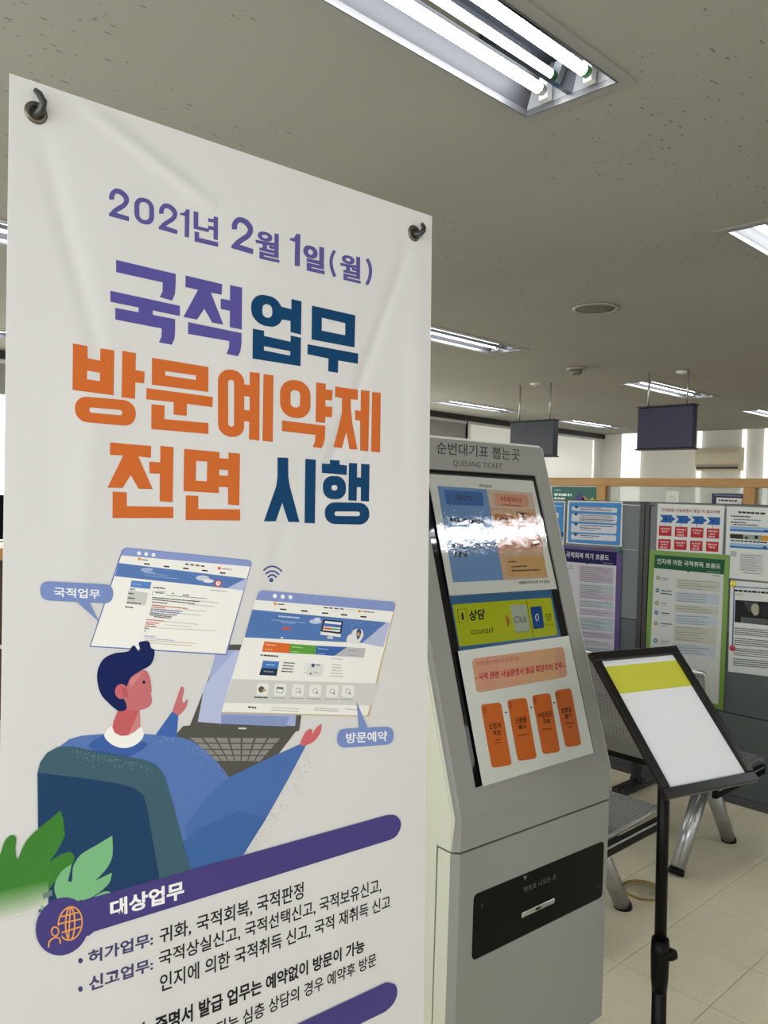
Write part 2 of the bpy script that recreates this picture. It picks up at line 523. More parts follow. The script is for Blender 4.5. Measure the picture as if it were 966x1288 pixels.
MB().lathe([(.045, 0), (.045, -.01), (.02, -.02), (.001, -.02)]).build('cover', m_white, bt)

# ================================================================ TRACED PRINT (coordinates on each surface: 0.2 mm units, partition posters 1 mm)
ART = {}
ART[('banner', 'date_lettering')] = [

["p","5a5596",1,[561,515,561,511,561,505,561,500,561,495,562,492,564,489,566,485,569,481,571,479,572,478,574,477,578,477,583,477,588,477,593,478,597,480,602,482,607,486,611,489,614,493,616,495,617,498,618,501,618,504,617,506,617,509,615,512,613,516,610,521,607,525,603,529,598,533,592,538,585,543,579,549,573,554,567,559,561,565,555,570,550,577,545,585,541,592,537,599,535,604,534,607,560,614,561,611,564,605,566,600,569,595,571,591,574,588,578,584,583,579,589,574,595,569,600,565,607,560,613,554,620,548,627,541,632,534,637,527,641,520,644,513,647,505,647,498,647,490,646,483,643,477,639,471,634,465,628,460,622,456,614,452,607,449,599,447,591,447,582,447,573,449,564,452,556,458,549,465,543,472,539,480,535,488,533,496,532,505,532,512,532,518,532,522]],
["p","5a5596",1,[532,598,549,584,649,590,648,617,532,614]],
["p","5a5596",1,[857,522,857,518,857,513,857,507,857,502,858,499,860,496,862,492,865,489,867,487,868,486,870,485,874,485,879,485,884,485,888,486,893,488,898,490,903,494,907,497,910,500,911,503,913,506,913,509,913,511,913,514,912,517,911,520,908,524,905,528,902,532,898,536,893,541,887,545,881,551,874,556,868,561,863,566,857,571,851,577,845,583,840,591,836,598,833,604,831,609,829,613,855,619,857,616,859,611,862,605,864,601,867,597,870,593,874,589,879,585,885,580,890,575,896,571,902,566,909,560,916,554,923,548,928,541,933,535,937,528,940,520,942,513,943,506,943,499,941,492,939,486,935,480,930,474,924,469,917,465,910,461,903,458,895,457,887,456,878,456,869,458,860,461,851,467,845,474,839,481,835,488,831,496,829,504,828,512,828,519,828,525,828,529]],
["p","5a5596",1,[828,603,845,590,945,597,943,623,827,619]],
["p","5a5596",1,[1344,501,1344,496,1344,489,1344,482,1345,475,1346,471,1348,467,1351,462,1355,458,1358,455,1359,454,1362,453,1366,452,1373,452,1379,453,1385,454,1391,456,1398,460,1404,464,1410,469,1414,473,1416,477,1418,480,1419,484,1419,488,1418,492,1417,496,1415,500,1412,505,1408,511,1404,516,1399,521,1392,526,1384,532,1375,539,1367,546,1359,552,1352,559,1344,565,1336,573,1329,581,1322,590,1317,599,1313,607,1310,614,1308,618,1342,626,1345,621,1348,615,1351,608,1354,602,1358,597,1362,592,1367,587,1374,582,1381,576,1389,569,1396,563,1405,557,1414,550,1423,543,1431,534,1439,526,1445,517,1450,508,1454,499,1457,490,1458,481,1458,472,1456,463,1453,455,1448,448,1441,441,1433,434,1425,428,1415,423,1405,420,1395,418,1384,417,1372,417,1361,419,1348,423,1337,431,1328,439,1321,449,1315,458,1310,467,1307,478,1306,488,1306,497,1306,504,1306,509]],
["p","5a5596",1,[1306,605,1328,589,1461,598,1459,632,1305,626]],
["p","5a5596",1,[741,460,756,461,769,465,781,473,790,484,796,497,798,511,799,556,797,570,792,583,783,595,771,604,758,609,743,611,734,612,720,610,707,605,695,597,686,587,681,574,679,560,678,515,680,502,685,489,694,477,705,468,718,463,733,460],[739,484,746,485,753,487,759,491,764,497,766,503,768,510,768,559,767,566,765,573,760,578,754,583,748,586,741,587,737,587,729,586,723,584,717,580,712,574,710,568,709,561,708,512,709,505,712,499,716,493,722,489,728,486,735,485]],
["p","5a5596",1,[1000,459,1021,458,1020,625,991,626,991,503,959,502,961,492,986,484]],["p","5a5596",1,[1047,459,1079,459,1078,543,1151,542,1149,563,1048,565]],["p","5a5596",1,[1181,458,1211,457,1212,598,1181,598]],["p","5a5596",1,[1144,478,1183,476,1184,496,1144,500]],["p","5a5596",1,[1144,524,1184,522,1184,544,1144,546]],["p","5a5596",1,[1055,579,1086,579,1086,611,1214,610,1214,638,1056,641]],
["t","5a5596",3,"월",[1475,469,1648,461,1649,646,1475,649],0.02],["t","5a5596",3,"월",[1478,469,1651,461,1653,646,1478,649],0.02],["t","5a5596",3,"월",[1482,469,1655,461,1656,646,1482,649],0.02],["p","5a5596",1,[1786,426,1816,423,1814,637,1773,639,1775,483,1734,481,1734,468,1764,459]],["t","5a5596",3,"일",[1837,476,2004,470,2005,650,1840,653],0.03],
["t","5a5596",3,"일",[1843,476,2010,470,2011,650,1845,653],0.03],["t","5a5596",3,"일",[1848,476,2015,470,2016,650,1850,653],0.03],
["p","5a5596",1,[2084,468,2081,473,2077,481,2071,491,2066,501,2062,511,2059,521,2056,531,2055,541,2054,551,2054,562,2055,572,2057,583,2059,593,2062,603,2066,612,2070,622,2076,632,2081,641,2086,649,2089,654,2115,640,2111,635,2106,627,2101,619,2096,609,2092,601,2089,592,2086,583,2084,573,2082,564,2081,555,2081,547,2082,538,2084,529,2086,521,2088,513,2092,504,2096,495,2101,486,2106,479,2109,473]],
["t","5a5596",3,"월",[2142,479,2315,470,2316,654,2143,655],0.02],["t","5a5596",3,"월",[2146,479,2319,469,2320,654,2147,655],0.02],["t","5a5596",3,"월",[2150,479,2324,469,2325,654,2151,655],0.02],
["p","5a5596",1,[2365,477,2369,481,2374,487,2379,493,2384,500,2388,507,2391,515,2394,524,2396,534,2397,544,2397,554,2396,564,2395,575,2393,585,2390,596,2387,605,2383,614,2378,624,2373,633,2368,641,2365,647,2391,653,2394,647,2399,639,2405,629,2410,618,2415,607,2419,596,2422,584,2424,572,2426,560,2427,549,2427,537,2425,526,2423,515,2420,504,2417,495,2412,485,2406,477,2400,470,2394,464,2391,460]],
]
ART[('banner', 'headline_lettering')] = [
["p","56509a",1,[576,851,938,859,938,919,934,978,917,1021,838,1014,855,981,857,925,577,920]],["p","56509a",1,[545,1031,966,1043,967,1104,546,1093]],["p","56509a",1,[711,1064,797,1067,798,1146,712,1146]],["p","56509a",1,[575,1122,937,1127,938,1188,935,1241,918,1282,837,1279,852,1245,854,1196,576,1188]],
["p","56509a",1,[1000,856,1245,861,1241,928,1169,928,1256,1110,1179,1109,1125,1033,1078,1107,989,1106,1082,927,1000,925]],["p","56509a",1,[1299,857,1384,856,1385,1120,1300,1118]],["p","56509a",1,[1235,952,1303,951,1304,1017,1236,1016]],["p","56509a",1,[1020,1131,1384,1142,1385,1206,1377,1257,1360,1291,1280,1287,1296,1246,1298,1205,1021,1202]],
["p","003e69",1,[1578,873,1605,875,1630,884,1652,898,1669,917,1680,938,1684,961,1684,982,1681,1005,1671,1027,1654,1045,1633,1059,1608,1068,1581,1070,1553,1070,1526,1066,1502,1057,1481,1043,1464,1025,1454,1004,1450,981,1450,961,1453,938,1463,917,1479,899,1499,885,1524,876,1550,873],[1569,929,1579,930,1587,932,1595,937,1600,943,1604,950,1605,958,1606,983,1605,991,1601,999,1595,1005,1588,1010,1580,1014,1571,1015,1568,1015,1558,1014,1550,1012,1543,1007,1537,1001,1533,994,1532,986,1532,961,1533,953,1536,946,1542,939,1549,934,1557,931,1566,929]],
["p","003e69",1,[1751,862,1831,864,1830,1085,1747,1080,1746,1008,1664,1009,1672,926,1752,929]],["p","003e69",1,[1464,1101,1547,1102,1547,1135,1748,1143,1748,1102,1830,1105,1829,1294,1464,1291],[1548,1201,1748,1206,1745,1235,1548,1228]],["p","003e69",1,[1914,877,2281,882,2277,1107,1914,1104],[1997,945,2194,951,2195,1034,1997,1032]],
["p","003e69",1,[1883,1140,2311,1145,2308,1217,2138,1216,2136,1302,2053,1300,2055,1214,1882,1207]],["p","cc682c",1,[342,1356,422,1360,423,1426,493,1431,493,1362,573,1363,572,1616,343,1610],[421,1495,493,1499,493,1545,421,1543]],["p","cc682c",1,[618,1358,699,1361,698,1458,753,1460,751,1528,698,1529,697,1624,618,1622]],
["p","cc682c",1,[630,1636,649,1639,666,1645,681,1656,693,1671,700,1688,703,1706,703,1713,701,1731,694,1748,683,1762,668,1773,650,1780,632,1782,425,1780,407,1778,391,1771,377,1760,366,1746,360,1730,357,1713,357,1706,359,1689,365,1673,376,1659,389,1648,406,1641,423,1639],[607,1695,611,1696,615,1697,618,1699,620,1702,622,1706,622,1710,622,1711,622,1714,621,1718,618,1721,615,1723,612,1725,608,1725,451,1725,447,1725,444,1723,441,1721,438,1718,437,1715,436,1711,436,1710,437,1706,438,1703,440,1700,443,1698,447,1696,450,1696]],
["p","cc682c",1,[796,1374,1158,1383,1159,1535,797,1531],[879,1442,1076,1444,1075,1472,879,1467]],["p","cc682c",1,[765,1554,1190,1562,1188,1625,1019,1621,1019,1693,934,1692,934,1619,764,1619]],["p","cc682c",1,[796,1644,878,1644,876,1724,1163,1724,1163,1791,797,1789]],
["p","cc682c",1,[1322,1380,1344,1382,1364,1388,1381,1399,1395,1414,1404,1432,1407,1451,1410,1724,1408,1743,1400,1761,1386,1776,1369,1788,1349,1795,1328,1797,1310,1797,1288,1794,1268,1786,1251,1774,1238,1759,1230,1741,1227,1722,1223,1456,1226,1437,1234,1419,1246,1404,1263,1392,1283,1384,1304,1380],[1315,1444,1320,1444,1325,1446,1329,1448,1332,1452,1334,1456,1335,1460,1338,1716,1338,1721,1336,1725,1333,1728,1329,1731,1324,1733,1319,1733,1316,1733,1311,1732,1307,1731,1303,1728,1300,1724,1298,1720,1297,1716,1293,1461,1294,1457,1296,1453,1299,1449,1303,1446,1308,1445,1312,1444]],
["p","cc682c",1,[1445,1378,1518,1376,1521,1807,1445,1804,1446,1694,1397,1691,1401,1621,1448,1622,1447,1535,1400,1534,1396,1460,1446,1462]],["p","cc682c",1,[1546,1379,1621,1379,1621,1809,1544,1807]],
["p","cc682c",1,[1800,1390,1828,1392,1854,1401,1878,1415,1895,1433,1907,1455,1911,1479,1912,1547,1908,1571,1898,1594,1880,1613,1858,1628,1831,1637,1803,1640,1781,1640,1753,1637,1727,1628,1705,1614,1688,1595,1677,1574,1673,1550,1672,1484,1675,1460,1686,1439,1702,1420,1724,1405,1750,1395,1778,1391],[1796,1458,1804,1459,1811,1461,1818,1465,1823,1470,1826,1477,1827,1483,1828,1543,1827,1550,1824,1556,1819,1562,1813,1566,1805,1569,1797,1570,1785,1570,1777,1569,1769,1566,1763,1562,1758,1557,1755,1551,1754,1544,1753,1485,1754,1478,1757,1472,1762,1466,1768,1462,1775,1459,1783,1458]],
["p","cc682c",1,[1955,1386,2036,1387,2035,1425,2093,1424,2089,1495,2034,1496,2035,1539,2093,1539,2090,1610,2034,1611,2033,1653,1955,1653]],["p","cc682c",1,[1690,1664,2035,1671,2033,1756,2020,1803,2004,1826,1933,1822,1950,1788,1955,1740,1689,1733]],
["p","cc682c",1,[2114,1396,2311,1398,2310,1470,2249,1469,2248,1521,2267,1643,2313,1816,2242,1817,2213,1702,2177,1814,2105,1812,2148,1667,2174,1569,2174,1471,2113,1467]],["p","cc682c",1,[2337,1397,2415,1395,2410,1823,2336,1821,2333,1613,2288,1611,2287,1543,2337,1544]],["p","cc682c",1,[2438,1400,2518,1397,2517,1825,2435,1823]],
["p","cc682c",1,[555,1882,798,1887,796,1956,721,1952,811,2137,725,2138,677,2061,631,2136,543,2137,631,1952,555,1952]],["p","cc682c",1,[854,1882,937,1885,936,2211,854,2207,853,2046,789,2046,788,1978,854,1979]],["p","cc682c",1,[573,2158,656,2160,656,2238,940,2238,941,2305,574,2307]],["p","cc682c",1,[1004,1891,1240,1896,1239,2149,1004,2143],[1084,1960,1158,1959,1155,2079,1083,2078]],
["p","cc682c",1,[1301,1895,1383,1898,1382,2222,1303,2218,1301,2112,1231,2109,1230,2039,1300,2040,1300,2005,1229,2004,1228,1933,1302,1934]],["p","cc682c",1,[1019,2168,1101,2169,1101,2248,1388,2246,1389,2317,1019,2315]],["p","003e69",1,[1658,1906,1741,1905,1743,2027,1756,2091,1835,2325,1747,2324,1698,2200,1651,2320,1561,2321,1650,2095,1660,2030]],
["p","003e69",1,[1875,1904,1960,1905,1958,2332,1874,2330]],["p","003e69",1,[2077,1900,2159,1900,2159,1928,2223,1931,2221,1997,2011,1992,2010,1928,2077,1928]],
["p","003e69",1,[2130,2008,2151,2009,2172,2016,2190,2027,2203,2040,2212,2057,2215,2074,2216,2099,2213,2117,2205,2134,2191,2148,2174,2158,2154,2165,2132,2167,2104,2167,2083,2165,2062,2158,2045,2148,2032,2134,2024,2118,2021,2100,2020,2076,2023,2059,2031,2042,2044,2028,2061,2018,2080,2011,2102,2008],[2122,2071,2127,2071,2132,2072,2136,2075,2139,2078,2141,2082,2142,2086,2142,2090,2141,2094,2139,2098,2136,2102,2132,2104,2128,2106,2123,2107,2112,2107,2107,2106,2102,2105,2098,2103,2095,2099,2093,2096,2092,2092,2092,2087,2092,2083,2094,2079,2097,2076,2101,2073,2106,2072,2111,2071]],
["p","003e69",1,[2239,1913,2312,1912,2311,2009,2346,2010,2346,1913,2423,1914,2421,2177,2347,2175,2347,2079,2312,2078,2310,2174,2238,2173]],
["p","003e69",1,[2333,2187,2356,2189,2379,2196,2398,2208,2413,2223,2422,2240,2425,2259,2426,2269,2423,2288,2414,2305,2399,2320,2380,2331,2358,2338,2335,2340,2125,2337,2103,2335,2082,2327,2064,2316,2050,2302,2042,2285,2039,2267,2038,2257,2041,2239,2049,2222,2063,2208,2080,2197,2101,2190,2123,2188],[2321,2249,2326,2249,2331,2251,2335,2253,2338,2256,2340,2260,2341,2264,2341,2266,2340,2270,2338,2274,2335,2277,2331,2279,2327,2281,2322,2281,2139,2281,2134,2281,2130,2279,2126,2277,2123,2274,2121,2270,2121,2267,2121,2264,2121,2261,2123,2257,2126,2254,2130,2252,2134,2250,2139,2250]],
]
ART[('banner', 'laptop_picture')] = [
["p","54544f",1,[1265,3091,1267,3087,1270,3084,1274,3082,1278,3082,1283,3082,1929,3141,1934,3142,1938,3143,1941,3146,1942,3150,1942,3154,1853,3695,1851,3700,1849,3703,1845,3704,1841,3705,1835,3705,1074,3556,1070,3555,1067,3553,1065,3550,1065,3547,1066,3543]],["p","a4b0dc",2,[1234,3112,1868,3173,1818,3668,1115,3530]],["p","b6c0e4",3,[1156,3319,1367,3125,1574,3145,1273,3569,1115,3533]],
["p","8898c8",3,[1272,3510,1770,3598,1744,3659,1273,3569]],["p","54544f",1,[969,3591,1019,3544,1087,3549,1852,3656,1838,3692,1687,3835,1333,3911,1072,3679]],["p","8b8a86",2,[1065,3621,1137,3633,1166,3667,1101,3656]],["p","8b8a86",2,[1152,3635,1226,3648,1246,3681,1179,3669]],["p","8b8a86",2,[1241,3650,1317,3663,1327,3695,1259,3683]],["p","8b8a86",2,[1333,3666,1410,3679,1411,3709,1341,3697]],
["p","8b8a86",2,[1426,3682,1506,3695,1496,3724,1425,3712]],["p","8b8a86",2,[1522,3698,1603,3712,1583,3739,1510,3727]],["p","8b8a86",2,[1620,3715,1703,3729,1671,3755,1597,3742]],["p","8b8a86",2,[1110,3664,1173,3676,1202,3710,1146,3700]],["p","8b8a86",2,[1186,3678,1251,3689,1271,3722,1213,3712]],["p","8b8a86",2,[1264,3691,1330,3703,1340,3735,1282,3724]],
["p","8b8a86",2,[1343,3705,1411,3717,1411,3747,1352,3737]],["p","8b8a86",2,[1425,3719,1493,3731,1483,3760,1423,3750]],["p","8b8a86",2,[1507,3734,1577,3746,1557,3774,1496,3763]],["p","8b8a86",2,[1592,3749,1663,3761,1632,3787,1569,3776]],["p","8b8a86",2,[1155,3709,1209,3719,1238,3753,1192,3745]],["p","8b8a86",2,[1220,3721,1275,3731,1295,3764,1248,3755]],
["p","8b8a86",2,[1287,3733,1343,3743,1353,3775,1305,3766]],["p","8b8a86",2,[1354,3745,1411,3755,1412,3785,1363,3776]],["p","8b8a86",2,[1423,3757,1481,3768,1471,3796,1421,3787]],["p","8b8a86",2,[1493,3770,1552,3780,1531,3808,1481,3798]],["p","8b8a86",2,[1564,3783,1624,3793,1592,3819,1541,3810]],["p","8b8a86",2,[1201,3754,1246,3762,1275,3797,1238,3790]],
["p","8b8a86",2,[1255,3764,1300,3772,1320,3806,1283,3799]],["p","8b8a86",2,[1310,3774,1356,3783,1366,3815,1328,3807]],["p","8b8a86",2,[1365,3784,1412,3793,1412,3823,1374,3816]],["p","8b8a86",2,[1421,3795,1468,3804,1459,3832,1420,3825]],["p","8b8a86",2,[1478,3805,1526,3814,1506,3841,1466,3834]],["p","8b8a86",2,[1536,3816,1585,3825,1553,3851,1514,3843]],
["p","dcdcd8",3,[1395,3611,1452,3621,1450,3631,1395,3621]],
]
ART[('banner', 'website_window_picture')] = [
["p","5f74b4",5,[625,2504,630,2492,638,2483,647,2477,658,2474,672,2475,1444,2564,1458,2567,1467,2572,1473,2579,1474,2588,1472,2600,1304,3151,453,3019]],["p","f0f0ec",6,[631,2507,636,2496,643,2488,652,2482,662,2480,675,2480,1441,2570,1453,2573,1461,2577,1467,2584,1468,2592,1466,2603,1297,3142,461,3014]],
["p","8a9bd2",7,[636,2496,640,2488,645,2483,651,2479,659,2477,668,2477,1456,2569,1463,2570,1468,2573,1472,2577,1473,2582,1471,2589,1465,2607,628,2518]],["e","f2f2f2",8,[732,2508,744,2508,732,2519],18],["e","f2f2f2",8,[775,2513,787,2513,775,2524],18],["e","f2f2f2",8,[819,2519,831,2519,819,2530],18],["p","587bb8",7,[613,2560,1435,2681,1301,2736,591,2634]],
["p","b6bfe2",7,[1435,2681,1446,2683,1419,2757,1301,2736]],["e","e08a30",8,[734,2541,744,2541,734,2549],18],["d","555555",8,747,2544,787,2550,6,1,0.35],["p","2c2c2c",8,[762,2565,796,2568,796,2577,762,2573]],["p","2c2c2c",8,[883,2583,919,2587,919,2596,883,2592]],["p","2c2c2c",8,[1006,2598,1043,2603,1043,2611,1006,2607]],["p","2c2c2c",8,[1129,2615,1168,2620,1168,2628,1130,2624]],
["p","2c2c2c",8,[1251,2634,1290,2638,1290,2647,1251,2643]],["p","444444",8,[1019,2573,1043,2577,1043,2585,1020,2582]],["p","444444",8,[1054,2578,1077,2582,1077,2590,1054,2587]],["p","444444",8,[1088,2583,1112,2586,1112,2595,1088,2591]],["p","444444",8,[1123,2588,1147,2591,1147,2600,1123,2596]],["e","d2553c",8,[1247,2610,1258,2611,1247,2619],18],["d","888888",8,1267,2613,1333,2622,7,2,0.35],
["e","9fb2d8",8,[781,2604,819,2605,781,2615],18],["e","c6d0e4",8,[1135,2666,1180,2668,1135,2682],18],["e","e6e8ee",9,[1173,2685,1209,2687,1174,2697],18],["d","a6b6da",9,759,2614,832,2625,7,3,0.35],["d","8fa5d0",8,762,2635,975,2665,5,4,0.35],["d","8fa5d0",8,767,2621,906,2643,6,4,0.35],["e","c8504a",10,[1240,2703,1265,2704,1240,2725],18],["e","f0f0f0",11,[1240,2703,1256,2703,1240,2717],18],
["p","c8504a",12,[1237,2692,1242,2692,1242,2703,1252,2709,1248,2712,1237,2705]],["p","5a86c8",8,[689,2662,809,2677,801,2717,682,2699]],["d","9ab8e0",9,697,2682,746,2689,6,3,0.35],["p","cdcdcb",7,[672,2716,790,2738,773,2810,662,2790]],["d","2a2a2a",9,682,2711,711,2714,7,0,0.35],["d","2a2a2a",9,673,2735,704,2739,7,0,0.35],["d","2a2a2a",9,667,2760,710,2766,7,0,0.35],
["d","2a2a2a",9,662,2787,747,2799,7,0,0.35],["d","2a2a2a",9,654,2811,702,2818,7,0,0.35],["d","333333",8,819,2708,895,2718,7,0,0.35],["p","444444",8,[816,2754,819,2731,898,2741,899,2759,1164,2794,1164,2791,899,2756,899,2738,818,2729,813,2753]],["d","222222",9,834,2739,885,2746,6,0,0.35],["d","333366",9,1006,2761,1048,2767,7,0,0.35],["d","666666",9,935,2748,953,2751,6,0,0.35],
["d","222222",8,815,2766,1121,2809,6,5,0.35],["d","333333",8,815,2777,1086,2819,6,5,0.35],["d","333333",8,814,2792,909,2806,6,5,0.35],["d","b8443c",8,815,2810,1038,2845,6,5,0.35],["d","b8443c",8,810,2821,894,2833,6,5,0.35],["d","2a3a7a",8,806,2832,1008,2860,6,5,0.35],["d","2a3a7a",8,806,2843,985,2869,6,5,0.35],["d","2a3a7a",8,801,2854,970,2880,6,5,0.35],["d","333333",8,799,2864,940,2887,7,5,0.35],
["d","333333",8,828,2878,932,2895,6,5,0.35],["d","c0504a",8,782,2892,895,2910,6,5,0.35],["d","c0504a",8,779,2906,862,2920,6,5,0.35],["d","c0504a",8,779,2917,833,2925,6,5,0.35],["d","8a3030",8,772,2929,845,2940,6,5,0.35],["d","444444",8,769,2941,800,2948,6,5,0.35],["d","555555",8,768,2956,778,2958,6,5,0.35],["d","9aa0d0",8,767,2985,837,2996,6,5,0.35],["d","b0b4dc",8,767,2997,957,3029,6,5,0.35],
["d","cfc0ae",8,770,3010,1096,3059,6,5,0.35],["d","d6c8b6",8,779,3024,1065,3070,7,5,0.35],["d","c4c4c4",8,1061,2796,1245,2823,6,6,0.35],["d","c4c4c4",8,1046,2820,1221,2845,6,6,0.35],["d","c4c4c4",8,1015,2849,1157,2870,6,6,0.35],["d","c4c4c4",8,985,2870,1125,2891,6,6,0.35],["d","c4c4c4",8,895,2912,1110,2945,5,6,0.35],["d","c4c4c4",8,895,2930,1063,2958,5,6,0.35],
["d","c4c4c4",8,851,2945,1231,2995,5,6,0.35],["d","999999",8,1187,2741,1302,2757,5,6,0.35],
]
